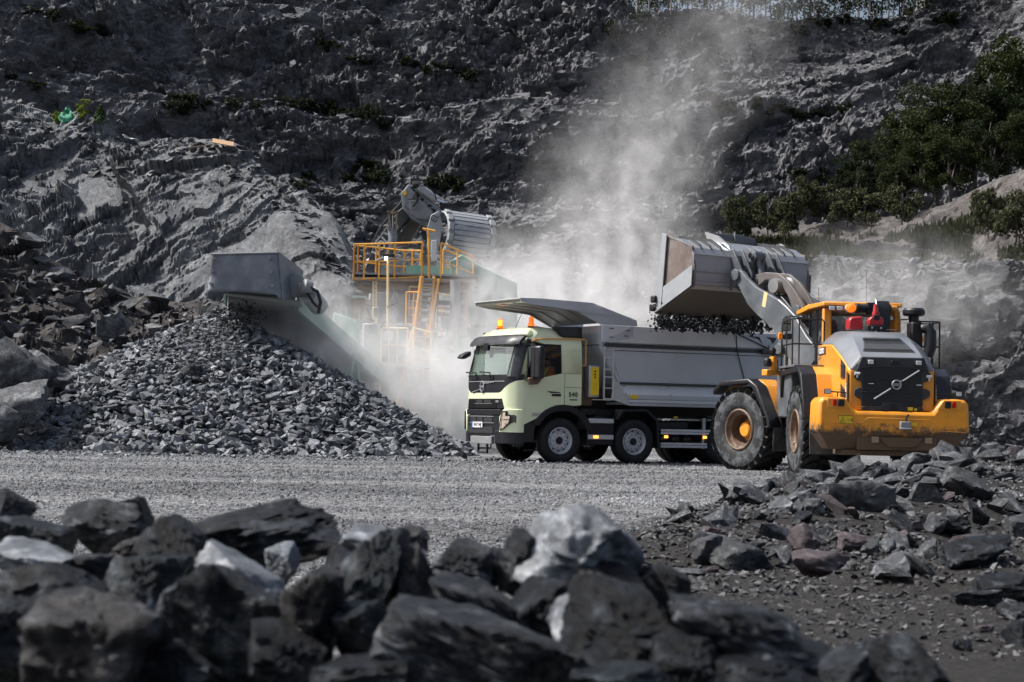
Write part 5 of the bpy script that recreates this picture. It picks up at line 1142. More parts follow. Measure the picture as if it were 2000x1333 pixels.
# hood flanks: vents, badge and model plate
for s in (1, -1):
    for z0, z1 in ((1.98, 2.32), (1.52, 1.84)):
        v_ = MB().plate([(-1.95, s*.885, z0), (-1.62, s*.885, z0+.02), (-1.62, s*.885, z1+.05), (-1.95, s*.885, z1-.08)], .016*s).build('side_vent', 'screen_mesh', L_)
        for k in range(5): MB().bb(-1.95, -1.62, s*.90, s*.912, z0+.03+k*.055, z0+.04+k*.055).build('vent_bar', 'hood_dark', v_)
    MB().plate([(-2.15, s*.865, 1.40), (-2.04, s*.868, 1.40), (-2.04, s*.868, 2.12), (-2.15, s*.865, 2.08)], .012*s).build('flank_strip', 'bronze_steel', L_)
    text('L250H', .115, 'white_mark', L_, frame((-2.095, s*.884, 1.72), (0, 0, 1), (s, 0, 0)), name='lettering', ext=.002, bold=.004)
    pn = MB().plate([(-.30, s*.893, 2.50), (.50, s*.87, 2.50), (.50, s*.87, 2.66), (-.30, s*.893, 2.66)], .014*s).build('name_panel', 'bronze_steel', L_)
    text('VOLVO', .15, 'white_mark', pn, frame((.08, s*.905, 2.575), (-s, 0, 0), (0, 0, 1)), ext=.003, bold=.005)
    # side body under the hood and platform by the cab
    MB().bb(-1.5, .9, s*.80, s*.88, 1.2, 2.05).build('side_cover', 'loader_yellow', L_, .02)
# fenders
def fender(prof, s, x0, builder, zl):
    P = [(x0+x, z) for x, z in prof]; q = [(x, z-.05) for x, z in P][::-1]
    builder(MB().prism(P+q, 'y', s*.72, s*1.20), 'fender', 'loader_yellow', .02)
    Pb = [(x0+x, z+.006) for x, z in prof] + [(x0+prof[-1][0]-.05, zl)]
    inner = [(x-.0 if i < 3 else x+.10, z-.11 if i < 4 else z) for i, (x, z) in enumerate(Pb)][::-1]
    builder(MB().prism(Pb+inner, 'y', s*1.20, s*1.52), 'fender_flare', 'cab_black', .03)
    builder(MB().plate([(P[-1][0], s*.75, P[-1][1]), (P[-1][0], s*1.2, P[-1][1]), (P[-1][0]-.06, s*1.2, zl), (P[-1][0]-.06, s*.75, zl)], .03), 'mud_guard', 'cab_black', .01)
    builder(MB().plate([(P[-1][0]-.02, s*.80, zl+.02), (P[-1][0]-.02, s*1.40, zl+.02), (P[-1][0]+.02, s*1.38, .48), (P[-1][0]+.02, s*.85, .48)], .02), 'mud_flap', 'dusty_rubber', .01)
for s in (1, -1):
    fender([(1.25, 1.72), (1.12, 2.18), (-.50, 2.24), (-.85, 2.08), (-1.14, 1.45)], s, 0, lambda m, n_, t_, b_: m.build(n_, t_, L_, b_), 1.18)
    fender([(.80, 1.78), (.55, 1.98), (-.35, 2.03), (-.62, 1.88), (-1.02, 1.18)], s, 1.775, lambda m, n_, t_, b_: fb(m, n_, t_, b_), .98)
    fb(MB().bb(.2, 1.0, s*.55, s*.95, 1.1, 1.95), 'front_side_box', 'loader_yellow', .04)
# wheels
def lug_ring():
    mb = MB(); n_ = 25
    for k in range(n_):
        for s in (1, -1):
            a0 = 2*math.pi*(k+(.5 if s < 0 else 0))/n_; pr = None
            for j in range(5):
                t = j/4; y = s*(.02+.345*t); sk = .30*t - .10*math.sin(t*3.1); a = a0+sk; da = .082+.02*t
                r_i, r_o = .86, .935-.035*max(0, t-.6)
                q = [(r*math.cos(b), y, r*math.sin(b)) for r, b in ((r_i, a-da), (r_o, a-da*.82), (r_o, a+da*.82), (r_i, a+da))]
                if pr: mb.hexa(pr, q)
                pr = q
            q = [(r*math.cos(b), s*y_, r*math.sin(b)) for r, b, y_ in ((.80, a-da, .365), (.80, a+da, .365))]; q0 = pr
            mb.add([q0[0], q0[1], q0[2], q0[3], q[1], q[0]], [(0, 3, 4, 5), (1, 5, 4, 2), (0, 5, 1), (3, 2, 4), (0, 1, 2, 3)])
    return mb
def loader_wheel(m):
    wl = empty('wheel', parent=L_, mat=m)
    if 'lw' not in MATS:
        prof = [(.42, .30), (.47, .345), (.56, .375), (.68, .385), (.78, .375), (.86, .345), (.865, .30), (.87, 0), (.865, -.30), (.86, -.345), (.78, -.375), (.60, -.38), (.47, -.345), (.42, -.30)]
        ty = MB().lathe(prof, 60).build('tyre', 'loader_rubber', wl, 0, 50)
        lg = lug_ring().build('tread', 'loader_rubber', ty, 0, 30)
        rm_ = MB().lathe([(.455, .35), (.43, .375), (.405, .365), (.395, .30), (.37, .27), (.335, .27), (.33, .12), (.315, -.02), (.25, -.05), (.0, -.05)], 44).build('rim', 'rim_rust', wl, 0, 30)
        hb = MB().lathe([(.26, -.05), (.255, .0), (.17, .02), (.165, .17), (.14, .20), (0, .20)], 32).build('hub', 'loader_yellow', wl, 0, 30)
        nm = MB()
        for k in range(22): a = k*2*math.pi/22; nm.cyl((.215*math.cos(a), .0, .215*math.sin(a)), (.215*math.cos(a), .045, .215*math.sin(a)), .016, n=6)
        nu = nm.build('wheel_nuts', 'loader_yellow', wl)
        vs_ = MB().tube([(.37, .28, -.12), (.36, .33, -.17), (.33, .33, -.2)], .02).build('valve', 'chrome', wl)
        MATS['lw'] = [(ty, None), (lg, 0), (rm_, None), (hb, None), (nu, None), (vs_, None)]; return wl
    cs = []
    for o, par in MATS['lw']:
        c = o.copy(); COL.objects.link(c); c.parent = wl if par is None else cs[par]; cs.append(c)
    return wl
Z180 = Matrix.Rotation(math.pi, 4, 'Z')
for s in (1, -1):
    rotm = Matrix() if s > 0 else Z180
    loader_wheel(Matrix.Translation((0, s*1.09, .93)) @ rotm @ Matrix.Rotation(.3*s, 4, 'Y'))
    loader_wheel(FM @ Matrix.Translation((1.775, s*1.09, .93)) @ rotm @ Matrix.Rotation(.9, 4, 'Y'))
MB().cyl((0, -.8, .93), (0, .8, .93), .26).build('rear_axle', 'chassis_black', L_); fb(MB().cyl((1.775, -.8, .93), (1.775, .8, .93), .26), 'front_axle', 'chassis_black')
MB().bb(-1.6, 1.5, -.5, .5, .75, 1.4).build('rear_frame', 'chassis_black', L_, .04)
MB().bb(.9, 2.1, -.42, .42, .6, 2.0).build('hinge_block', 'chassis_black', L_, .08)
fb(MB().bb(-.2, 2.3, -.45, .45, .65, 1.45), 'front_frame', 'boom_grey', .05)
for s in (1, -1): fb(MB().prism([(-.15, 1.2), (1.2, 1.2), (1.0, 1.9), (.55, 2.75), (.15, 2.85), (-.1, 2.4)], 'y', s*.36, s*.46), 'tower_plate', 'boom_grey', .02)
# fire extinguisher and marker pole on the front frame
ex = fb(MB().lathe([(0, 0), (.07, .0), (.085, .03), (.085, .36), (.06, .42), (.03, .44), (.03, .47), (0, .48)], 16).tf(Matrix.Translation((.60, 1.02, 1.28)) @ Matrix.Rotation(R(12), 4, 'X') @ Matrix.Rotation(R(90), 4, 'X')), 'fire_extinguisher', 'extinguisher_red')
fb(MB().lathe([(.087, .10), (.087, .30)], 16).tf(Matrix.Translation((.60, 1.02, 1.28)) @ Matrix.Rotation(R(12), 4, 'X') @ Matrix.Rotation(R(90), 4, 'X')), 'label', 'label_white', 0, ex)
fb(MB().bb(.62, .67, .90, 1.14, 1.25, 1.75), 'holder', 'cab_black', 0, ex)
po = fb(MB().tube([(.35, .95, 1.97), (.62, 1.22, 2.08), (.70, 1.40, 2.18)], .045, 4).bb(.63, .75, 1.40, 1.52, 2.10, 2.50), 'marker_pole', 'loader_yellow', .01)
fb(MB().bb(.60, .78, 1.55, 1.72, 2.08, 2.22), 'orange_marker', 'loader_yellow', .02, po)
fb(MB().bb(.64, .78, 1.54, 1.68, 2.28, 2.46), 'small_lamp', 'chassis_black', .04, po)
fb(MB().cyl((.70, 1.48, 2.50), (.70, 1.48, 2.58), .03).lathe([(0, -.07), (.06, -.05), (.075, 0), (.06, .05), (0, .07)], 12, (.70, 1.48, 2.63)), 'camera_ball', 'chassis_black', 0, po)
fb(MB().tube([(.72, 1.42, 2.5), (.66, 1.36, 2.42), (.66, 1.36, 2.2), (.66, 1.2, 2.1)], .01), 'cable', 'chassis_black', 0, po)
# lift arms
arm = [(2.69, 4.50), (2.52, 4.48), (2.36, 4.32), (2.04, 4.09), (1.62, 3.91), (1.29, 3.77), (1.0, 3.58), (.74, 3.38), (.59, 3.17), (.42, 2.97), (.18, 2.75), (.08, 2.5), (.30, 2.30), (.75, 2.33), (.98, 2.52), (1.12, 2.58), (1.30, 2.62), (1.34, 2.78), (1.30, 2.88), (1.36, 2.99), (1.46, 3.14), (1.69, 3.28), (2.03, 3.50), (2.30, 3.71), (2.49, 3.97), (2.61, 4.14), (2.76, 4.28), (2.79, 4.40)]
for s in (1, -1):
    A_ = fb(MB().prism(arm, 'y', s*.66, s*.77), 'lift_arm', 'boom_grey', .012)
    fb(MB().cyl((2.69, s*.60, 4.39), (2.69, s*.83, 4.39), .13, n=20), 'arm_boss', 'boom_grey', .01, A_); fb(MB().cyl((1.20, s*.55, 2.70), (1.20, s*.86, 2.70), .12, n=18), 'arm_boss', 'boom_grey', .01, A_)
    fb(MB().plate([(1.72, s*.772, 3.62), (1.83, s*.772, 3.66), (1.76, s*.772, 3.98), (1.65, s*.772, 3.94)], .004*s), 'label', 'pale_yellow', 0, A_)
    fb(MB().tube([(x, s*.775, z) for x, z in arm[5:11]], .02), 'worn_edge', 'worn_edge', 0, A_)
    C_2 = fb(MB().cyl((1.22, s*.60, 2.68), (1.25, s*.60, 1.9), .055, n=12), 'lift_rod', 'chrome')
    fb(MB().cyl((1.25, s*.60, 2.0), (1.35, s*.60, .95), .10, n=14), 'lift_cylinder', 'boom_grey')
fb(MB().cyl((1.9, .66, 3.85), (1.9, -.66, 3.85), .10, n=16).bb(1.0, 1.5, -.66, .66, 3.2, 3.4), 'cross_tube', 'boom_grey', .02)
fb(MB().lathe([(0, .42), (.16, .42), (.165, .40), (.165, .02), (.19, .0), (.215, -.02), (.215, -.08), (.17, -.09), (.17, -.3), (0, -.3)], 28, (1.86, 0, 4.13)), 'tilt_boss', 'dusty_steel')
bell = [(2.72, 4.33), (2.60, 4.42), (2.25, 4.46), (1.85, 4.42), (1.52, 4.22), (1.26, 3.96), (1.02, 3.66), (1.04, 3.52), (1.2, 3.44), (1.36, 3.52), (1.42, 3.70), (1.52, 3.90), (1.72, 4.14), (1.95, 4.26), (2.25, 4.29), (2.45, 4.18), (2.65, 4.16)]
for y in (.20, -.12):
    B_ = fb(MB().prism(bell, 'y', y, y+.09), 'tilt_lever', 'lever_steel', .012)
    fb(MB().cyl((2.60, y-.02, 4.28), (2.60, y+.12, 4.28), .10, n=16).cyl((1.20, y-.03, 3.58), (1.20, y+.14, 3.58), .10, n=16), 'lever_boss', 'boom_grey', .01, B_)
fb(MB().cyl((1.20, .02, 3.58), (.75, .02, 2.75), .06, n=12), 'tilt_rod', 'chrome'); fb(MB().cyl((.85, .02, 2.95), (.35, .02, 1.9), .12, n=14), 'tilt_cylinder', 'boom_grey')
fb(MB().cyl((2.60, .05, 4.25), (2.66, .05, 4.50), .085, n=14).cyl((2.66, .05, 4.50), (2.80, .05, 4.86), .065, n=14).cyl((2.80, -.05, 4.87), (2.80, .15, 4.87), .12, n=18), 'bucket_link', 'boom_grey')
for s in (1, -1): fb(MB().tube([(.5, s*.3, 2.8), (1.0, s*.35, 3.3), (1.5, s*.35, 3.75), (1.8, s*.3, 3.95)], .022), 'hydraulic_hose', 'chassis_black'); fb(MB().tube([(.45, s*.2, 2.75), (.9, s*.22, 3.3), (1.35, s*.2, 3.6)], .02), 'hydraulic_hose', 'chassis_black')
# bucket
bk = empty('bucket', parent=L_, mat=FM)
y0, y1 = -1.74, 1.78
sec = [(3.86, 5.24), (3.45, 5.17), (3.07, 4.97), (2.985, 4.82), (2.97, 4.55), (3.0, 4.14), (3.10, 4.07), (4.12, 3.60), (4.30, 3.52)]
def shell(a, b, mat, name, th=.05, ya=y0, yb=y1, off=0., bevel=.0):
    m_ = MB()
    for (xa, za), (xb, zb) in zip(sec[a:b], sec[a+1:b+1]):
        d = Vector((xb-xa, 0, zb-za)).normalized(); n_ = Vector((-d.z, 0, d.x))*-1 if False else Vector((d.z, 0, -d.x))
        p = [Vector((xa, ya, za)), Vector((xb, ya, zb)), Vector((xb, yb, zb)), Vector((xa, yb, za))]; p = [q + n_*off for q in p]
        m_.hexa(p, [q - n_*th for q in p])
    return m_.build(name, mat, bk, bevel)
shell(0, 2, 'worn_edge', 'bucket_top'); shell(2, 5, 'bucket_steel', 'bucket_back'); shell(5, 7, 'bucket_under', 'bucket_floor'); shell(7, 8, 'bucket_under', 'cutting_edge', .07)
MB().plate([(3.02, y0, 4.145), (3.02, y1, 4.145), (3.10, y1, 4.06), (3.10, y0, 4.06)], .03).build('worn_edge', 'worn_edge', bk)
for y_ in (y0, y1):
    s = 1 if y_ > 0 else -1
    MB().plate([(4.02, y_, 5.34), (3.80, y_, 5.26), (3.05, y_, 5.0), (2.95, y_, 4.55), (2.98, y_, 4.10), (4.18, y_, 3.56)], .06*s).build('bucket_side', 'bucket_rust', bk, .008)
    MB().plate([(4.02, y_+.065*s, 5.36), (3.86, y_+.065*s, 5.30), (4.02, y_+.065*s, 3.62), (4.24, y_+.065*s, 3.53)], .03*s).build('side_cutter', 'bucket_steel', bk, .006)
    MB().plate([(2.95, y_+.065*s, 4.57), (2.975, y_+.065*s, 4.11), (4.0, y_+.065*s, 3.64), (3.96, y_+.065*s, 4.12)], .02*s).build('wear_plate', 'bucket_steel', bk, .006)
    MB().tube([(2.97, y_+.09*s, 4.10), (4.20, y_+.09*s, 3.55)], .018).build('worn_edge', 'worn_edge', bk)
    for x, z in ((4.24, 3.85), (4.28, 3.66)): MB().bb(x-.08, x+.08, y_, y_+.14*s, z-.08, z+.08).build('corner_tooth', 'chassis_black', bk, .03)
for z in (4.80, 4.42, 4.22): MB().bb(2.955, 2.97, y0, y1, z, z+.012).build('weld_line', 'dusty_steel', bk)
for y in (1.46, 1.16, .86, -.80, -1.08, -1.38):
    MB().prism([(3.82, 5.30), (3.45, 5.24), (3.12, 5.06), (3.05, 4.95), (3.5, 5.12), (3.84, 5.20)], 'y', y, y+.05).build('top_rib', 'stripe_grey', bk)
MB().prism([(3.95, 5.46), (3.5, 5.34), (3.12, 5.10), (3.05, 4.97), (3.30, 5.14), (3.86, 5.24)], 'y', .58, .63).build('spill_wing', 'worn_edge', bk)
P = []
for y, h in ((.58, 0.0), (.50, .10), (-.10, .14), (-.12, .14), (-.70, .10), (-.78, 0)): P.append(y)
MB().hexa([(3.78, .56, 5.26), (3.78, -.10, 5.28), (3.84, -.10, 5.28), (3.84, .56, 5.26)], [(3.80, .50, 5.42), (3.80, -.10, 5.45), (3.86, -.10, 5.45), (3.86, .50, 5.42)]).hexa([(3.72, -.11, 5.27), (3.72, -.78, 5.22), (3.80, -.78, 5.22), (3.80, -.11, 5.27)], [(3.74, -.11, 5.46), (3.74, -.74, 5.38), (3.82, -.74, 5.38), (3.82, -.11, 5.46)]).build('spill_guard', 'boom_grey', bk, .01)
for s in (1, -1):
    for y in (.63, .36):
        MB().prism([(3.02, 5.02), (2.90, 4.98), (2.58, 4.46), (2.57, 4.34), (2.66, 4.26), (2.80, 4.22), (2.98, 4.05), (3.05, 4.10)], 'y', s*y+ (.17 if y > .5 else -.0)*s*0, s*y+.05*s).build('hinge_ear', 'boom_grey', bk, .01)
    MB().cyl((2.69, s*.30, 4.39), (2.69, s*.76, 4.39), .075, n=16).build('hinge_pin', 'chassis_black', bk)
    MB().bb(2.93, 2.96, s*.40, s*.62, 4.70, 4.86).build('ear_plate', 'dusty_steel', bk)
for y in (.16, -.11): MB().prism([(3.05, 5.10), (2.86, 5.02), (2.70, 4.95), (2.66, 4.84), (2.74, 4.75), (2.88, 4.4), (2.98, 4.12), (3.05, 4.2)], 'y', y, y+.045).build('link_ear', 'boom_grey', bk, .01)
MB().cyl((2.80, -.16, 4.87), (2.80, .26, 4.87), .07, n=16).build('link_pin', 'chrome', bk)
# cab
MB().prism([(2.05, 1.7), (2.05, 2.6), (1.95, 3.50), (.62, 3.50), (.62, 1.7)], 'y', -.60, .60).build('cab_core', 'interior', L_) if False else None
MB().bb(.62, 2.1, -.74, .74, 1.5, 2.1).build('cab_base', 'loader_yellow', L_, .05)
for s in (1, -1):
    MB().bb(.58, .74, s*.58, s*.76, 2.1, 3.50).build('rear_pillar', 'loader_yellow', L_, .03)
    MB().prism([(2.02, 2.1), (2.10, 2.1), (1.98, 3.5), (1.90, 3.5)], 'y', s*.70, s*.76).bb(1.30, 1.36, s*.70, s*.76, 2.1, 3.5).build('front_pillar', 'cab_black', L_)
    MB().prism([(.74, 2.12), (2.02, 2.12), (1.92, 3.48), (.74, 3.48)], 'y', s*.735, s*.742).build('side_window', 'cab_glass_dark', L_)
    MB().bb(.74, 1.3, s*.742, s*.75, 2.15, 2.75).build('door_panel', 'loader_grey', L_)
MB().bb(.60, .61, -.58, .58, 2.35, 3.46).build('rear_window', 'cab_glass_dark', L_)
MB().plate([(2.08, -.70, 2.12), (2.08, .70, 2.12), (1.97, .70, 3.48), (1.97, -.70, 3.48)], .01).build('windscreen', 'cab_glass_dark', L_)
MB().bb(.59, .63, -.58, .58, 2.1, 2.40).build('rear_panel', 'loader_yellow', L_)
roof = MB().hexa([(.40, -.86, 3.54), (.40, .80, 3.54), (1.9, .80, 3.54), (1.9, -.86, 3.54)], [(.42, -.86, 3.63), (.42, .80, 3.63), (1.9, .78, 3.66), (1.9, -.84, 3.66)]).build('roof', 'loader_yellow', L_, .025)
MB().hexa([(1.9, -.84, 3.54), (1.9, .80, 3.54), (2.45, .95, 3.44), (2.45, -.95, 3.44)], [(1.9, -.84, 3.66), (1.9, .80, 3.66), (2.5, .95, 3.54), (2.5, -.95, 3.54)]).build('roof_brow', 'loader_yellow', L_, .02)
MB().bb(.46, .60, -.62, .62, 3.44, 3.54).build('roof_beam', 'loader_yellow', L_, .01)
st = MB().bb(1.0, 1.5, -.25, .25, 2.1, 2.35).bb(.92, 1.05, -.24, .24, 2.3, 3.0).build('operator_seat', 'interior', L_, .04)
for y in (.63, .47): 
    q = MB().bb(.36, .44, y-.07, y+.07, 3.44, 3.54).build('work_light', 'chassis_black', L_, .015); MB().bb(.345, .36, y-.06, y+.06, 3.45, 3.53).build('lens', 'lamp_glass', q, .01)
q = MB().bb(.36, .44, -.66, -.54, 3.26, 3.36).build('work_light', 'chassis_black', L_, .015); MB().bb(.345, .36, -.65, -.55, 3.27, 3.35).build('lens', 'lamp_glass', q)
bc = MB().cyl((.44, .27, 3.50), (.30, .27, 3.50), .085, n=16).build('beacon', 'aluminium', L_); MB().lathe([(0, .12), (.06, .11), (.095, .06), (.10, 0), (.10, -.05), (0, -.05)], 18).tf(Matrix.Translation((.26, .25, 3.50)) @ Matrix.Rotation(R(90), 4, 'Z')).build('lens', 'beacon_amber', bc)
# intake pipe across the cab's back, stack, pre-cleaner
MB().cyl((.34, .14, 3.50), (.34, .06, 3.50), .10, n=18).cyl((.34, .06, 3.50), (.34, -.18, 3.50), .085, n=18).bb(.26, .44, -.10, -.46, 3.38, 3.62).cyl((.34, -.46, 3.51), (.34, -.60, 3.51), .075, n=18).build('intake_pipe', 'cab_black', L_, .01)
MB().tube([(.34, -.60, 3.51), (.36, -.68, 3.50), (.40, -.74, 3.42), (.42, -.76, 3.25), (.42, -.76, 2.6), (.45, -.75, 2.3)], .075, 10).build('yellow_pipe', 'loader_yellow', L_)
MB().prism([(-.20, 2.98), (-.20, 3.45), (-.17, 3.56), (-.08, 3.64), (.02, 3.60), (.12, 3.50), (.18, 2.98)], 'y', -.17, -.46).build('exhaust_stack', 'cab_black', L_, .02)
MB().tube([(-.21, -.16, 2.98), (-.21, -.165, 3.45), (-.18, -.17, 3.57), (-.08, -.175, 3.66)], .013).build('stack_edge', 'light_mark', L_)
pc = MB().bb(-.10, .30, -.92, -1.16, 2.35, 3.22).build('air_cleaner', 'chassis_black', L_, .04)
MB().lathe([(0, .0), (.10, .0), (.11, .12), (.20, .13), (.23, .17), (.23, .24), (.19, .29), (0, .30)], 24).tf(Matrix.Translation((.1, -1.02, 3.22)) @ Matrix.Rotation(R(90), 4, 'X')).build('rain_cap', 'cab_black', pc)
MB().tube([(-.12, -1.16, 3.08), (-.18, -1.24, 3.10), (-.20, -1.30, 3.0), (-.20, -1.30, 2.70), (-.18, -1.24, 2.5)], .115, 12).build('elbow_pipe', 'cab_black', pc)
# suppression unit on the hood
fs = MB().bb(-.78, -.52, -.22, .16, 2.99, 3.09).build('mount_plate', 'chassis_black', L_, .015)
MB().prism([(.10, 3.09), (.12, 3.20), (.06, 3.27), (-.14, 3.27), (-.19, 3.20), (-.17, 3.09)], 'x', -.74, -.50).build('red_housing', 'signal_red', fs, .02)
MB().prism([(.02, 3.20), (.03, 3.30), (-.10, 3.30), (-.09, 3.20)], 'x', -.755, -.56).build('black_cover', 'cab_black', fs, .01)
MB().cyl((-.65, -.04, 3.30), (-.65, -.04, 3.36), .075, n=14).cyl((-.65, -.04, 3.36), (-.65, -.04, 3.46), .06, .05, n=14).cyl((-.65, -.04, 3.46), (-.65, -.04, 3.52), .05, .045, n=14).build('alarm_dome', 'signal_red', fs)
for y in (.06, -.12): MB().cyl((-.785, y, 3.04), (-.78, y, 3.04), .022, n=10).build('bolt_head', 'light_mark', fs)
MB().prism([(.42, 3.02), (.42, 3.22), (.36, 3.28), (.14, 3.30), (.12, 3.02)], 'x', -.3, .05).build('red_box', 'signal_red', L_, .03)
MB().tube([(-.5, -.2, 3.02), (-.3, -.35, 3.03), (-.5, -.5, 3.02), (-.8, -.45, 2.98)], .012).build('cable', 'chassis_black', L_)
# rails, platform, mirrors, aerials
for s in (1, -1):
    w0, w1 = (.80, 1.46) if s > 0 else (1.08, 1.62)
    rl = MB().tube([(.3, s*w1, 2.25), (.3, s*w1, 3.22), (.3, s*(w1-.02), 3.25), (.3, s*(w0+.05), 3.25), (.3, s*w0, 3.20), (.3, s*w0, 2.78), (.3, s*(w0+.05), 2.73), (.3, s*w1, 2.73)], .018).tube([(.3, s*(w1-.14), 2.25), (.3, s*(w1-.14), 3.25)], .016)
    rl.tube([(.3, s*w1, 3.24), (.9, s*w1, 3.24), (1.4, s*w1, 3.20), (1.45, s*w1, 2.2)], .018).tube([(.3, s*w1, 2.73), (1.43, s*w1, 2.73)], .016).tube([(.9, s*w1, 3.24), (.9, s*w1, 2.2)], .016)
    rl.build('handrail', 'cab_black', L_)
    MB().bb(-.1, 2.1, s*.80, s*1.50, 2.24, 2.29).build('platform', 'loader_grey', L_, .01)
    MB().bb(.5, 2.0, s*.80, s*1.45, 1.2, 2.2).build('side_tank', 'loader_grey' if s > 0 else 'loader_yellow', L_, .04)
    mi = MB().bb(1.28, 1.36, s*1.29, s*1.49, 3.04, 3.34).build('mirror', 'cab_black', L_, .04); MB().bb(1.275, 1.28, s*1.31, s*1.47, 3.06, 3.32).build('mirror_glass', 'mirror_glass', mi)
    MB().bb(1.28, 1.36, s*1.27, s*1.46, 2.86, 2.99).build('wide_mirror', 'cab_black', mi, .03)
    MB().tube([(1.32, s*.76, 3.30), (1.32, s*1.30, 3.36), (1.32, s*1.39, 3.36), (1.32, s*1.39, 2.86)], .015).build('mirror_arm', 'cab_black', mi)
    MB().bb(1.27, 1.35, s*1.47, s*1.56, 2.86, 3.0).build('turn_light', 'amber_lens', mi, .015)
    MB().bb(.75, 2.0, s*.76, s*.765, 2.2, 3.4).build('door_frame', 'dusty_steel', L_) if False else None
    MB().tube([(1.0, s*.80, 2.2), (1.0, s*.80, 3.4)], .018).build('grab_rail', 'cab_black', L_)
MB().tube([(2.2, .5, 3.6), (2.2, .52, 4.05)], .006).tube([(.6, -.15, 3.66), (.6, -.15, 4.3)], .005).build('aerial', 'chassis_black', L_)
# stones pouring from the bucket into the truck
g = random.Random(8); pl = []; Lw = L_.matrix_basis @ FM
for _ in range(2600):     # thrown forward over the lip, falling into the body
    t = .8*g.random(); y = g.uniform(-1.9, 1.80-1.15*t); e = 1-abs(y/2.0)**4; z = g.uniform(3.27-.05*t, 3.60-.04*t-.10*t*t)
    if g.random() > .30+.70*e*(.5+.5*math.sin(y*5+1)) and g.random() < .6: continue
    p = Lw @ Vector((4.12+1.6*t+g.gauss(0, .05), y, z)); s = g.choice((.012, .02, .025, .035, .05, .075)); pl.append((g.randrange(14), Matrix.Translation(p) @ rmat(g, (s, s, s*1.7), .5)))
for _ in range(22):
    y = g.uniform(1.75, 2.0); p = Lw @ Vector((4.15+g.gauss(0, .1), y, g.uniform(3.1, 3.75))); s = g.choice((.03, .045)); pl.append((g.randrange(14), Matrix.Translation(p) @ rmat(g, (s, s, s*1.6), .7)))
o = mass('falling_stones', STONES, pl, 'boulder_dark'); tag(o, 'dark stones pouring from the tipped loader bucket into the truck', 'stones')
pl = []
for _ in range(900):
    x, y = g.uniform(-5.9, -1.6), g.uniform(-1.1, 1.1); s = g.choice((.05, .08, .12)); pl.append((g.randrange(14), truck.matrix_basis @ Matrix.Translation((x, y, 2.55+.5*(1-(y/1.2)**2)*(1-((x+3.7)/2.6)**2)+g.uniform(-.1, .05))) @ rmat(g, (s, s, s*.8), .8)))
o = mass('load', STONES, pl, 'crushed_rock_mass'); tag(o, 'broken stone heaped inside the grey dump body of the truck', 'stones')
# ================================================================ CRUSHER, CONVEYOR, EXCAVATOR
def rooted(name, loc, label, cat, group=None):
    return tag(empty(name, loc), label, cat, group)
class WB(MB):
    """mesh builder fed with world points, built relative to its thing"""
    def px(s, x0, x1, y0, y1, Y0, Y1):
        """box whose camera side spans the pixel box at distance Y0 and that is Y1-Y0 deep"""
        a, b = at(x0, y1, Y0), at(x1, y0, Y0); return s.bb(a.x, b.x, Y0, Y1, a.z, b.z)
    def line(s, pts, r, n=6): return s.tube([at(*p) for p in pts], r, n)
    def put(s, name, mat, root, bevel=0, angle=35, parent=None):
        s.tf(Matrix.Translation(-root.location)); return s.build(name, mat, parent or root, bevel, angle)
K = rooted('crusher', (-3.4, 60, 0), 'green and dusty mobile crushing plant with yellow railed platform, half hidden in dust', 'crusher')
D0 = 60.
WB().px(690, 930, 541, 548, 60, 64.5).put('platform', 'crusher_brown', K)
WB().px(700, 925, 549, 566, 60.4, 60.7).put('platform_beam', 'crusher_brown', K); WB().px(690, 930, 537, 541, 60, 64.5).put('platform_grating', 'dusty_steel', K)
WB().px(793, 905, 521, 541, 63.2, 63.4).put('kick_board', 'crusher_green', K)
def rail(pts_top, posts, mat='handrail_yellow', r=.03, hmid=.5, drop=1.1, name='handrail'):
    """top rail through points, mid rail and posts; each rail run is one part"""
    T = [at(*p) for p in pts_top]; mb = WB().tube(T, r, 6)
    mb.tube([p-Vector((0, 0, drop*hmid)) for p in T], r*.8, 6); mb.tube([p-Vector((0, 0, drop)) for p in T], r*.8, 6)
    for t in posts:
        k = min(int(t), len(T)-2); p = T[k].lerp(T[k+1], t-k); mb.tube([p, p-Vector((0, 0, drop))], r, 6)
    return mb.put(name, mat, K)
rail([(692, 478, 60), (825, 474, 60)], [0, .15, .37, .6, 1]); rail([(700, 481, 64), (735, 484, 64.3), (790, 490, 64.3), (822, 490, 64)], [0, 1, 1.4, 2, 2.5, 3])
rail([(862, 475, 60), (925, 502, 60.6)], [0, .5, 1]); rail([(866, 488, 62), (900, 500, 62.3), (922, 506, 62.4)], [0, 1, 2]); rail([(692, 478, 60), (700, 481, 64)], [0, 1])
WB().line([(837, 450, 60), (838, 545, 60)], .045).line([(825, 447, 60), (850, 452, 60)], .04).put('lamp_mast', 'handrail_yellow', K)
wl_ = WB().px(748, 770, 497, 502, 59.8, 60.2).put('work_light', 'chassis_black', K); WB().px(751, 757, 502, 508, 59.75, 59.8).put('lamp_face', 'work_light_lit', K, 0, 35, wl_)
WB().line([(758, 510, 59.9), (757, 640, 59.9)], .045).put('lamp_post', 'pale_yellow', K)
WB().line([(735, 510, 60), (748, 503, 60), (775, 505, 60), (795, 512, 60)], .05).put('cable_loom', 'dusty_steel', K)
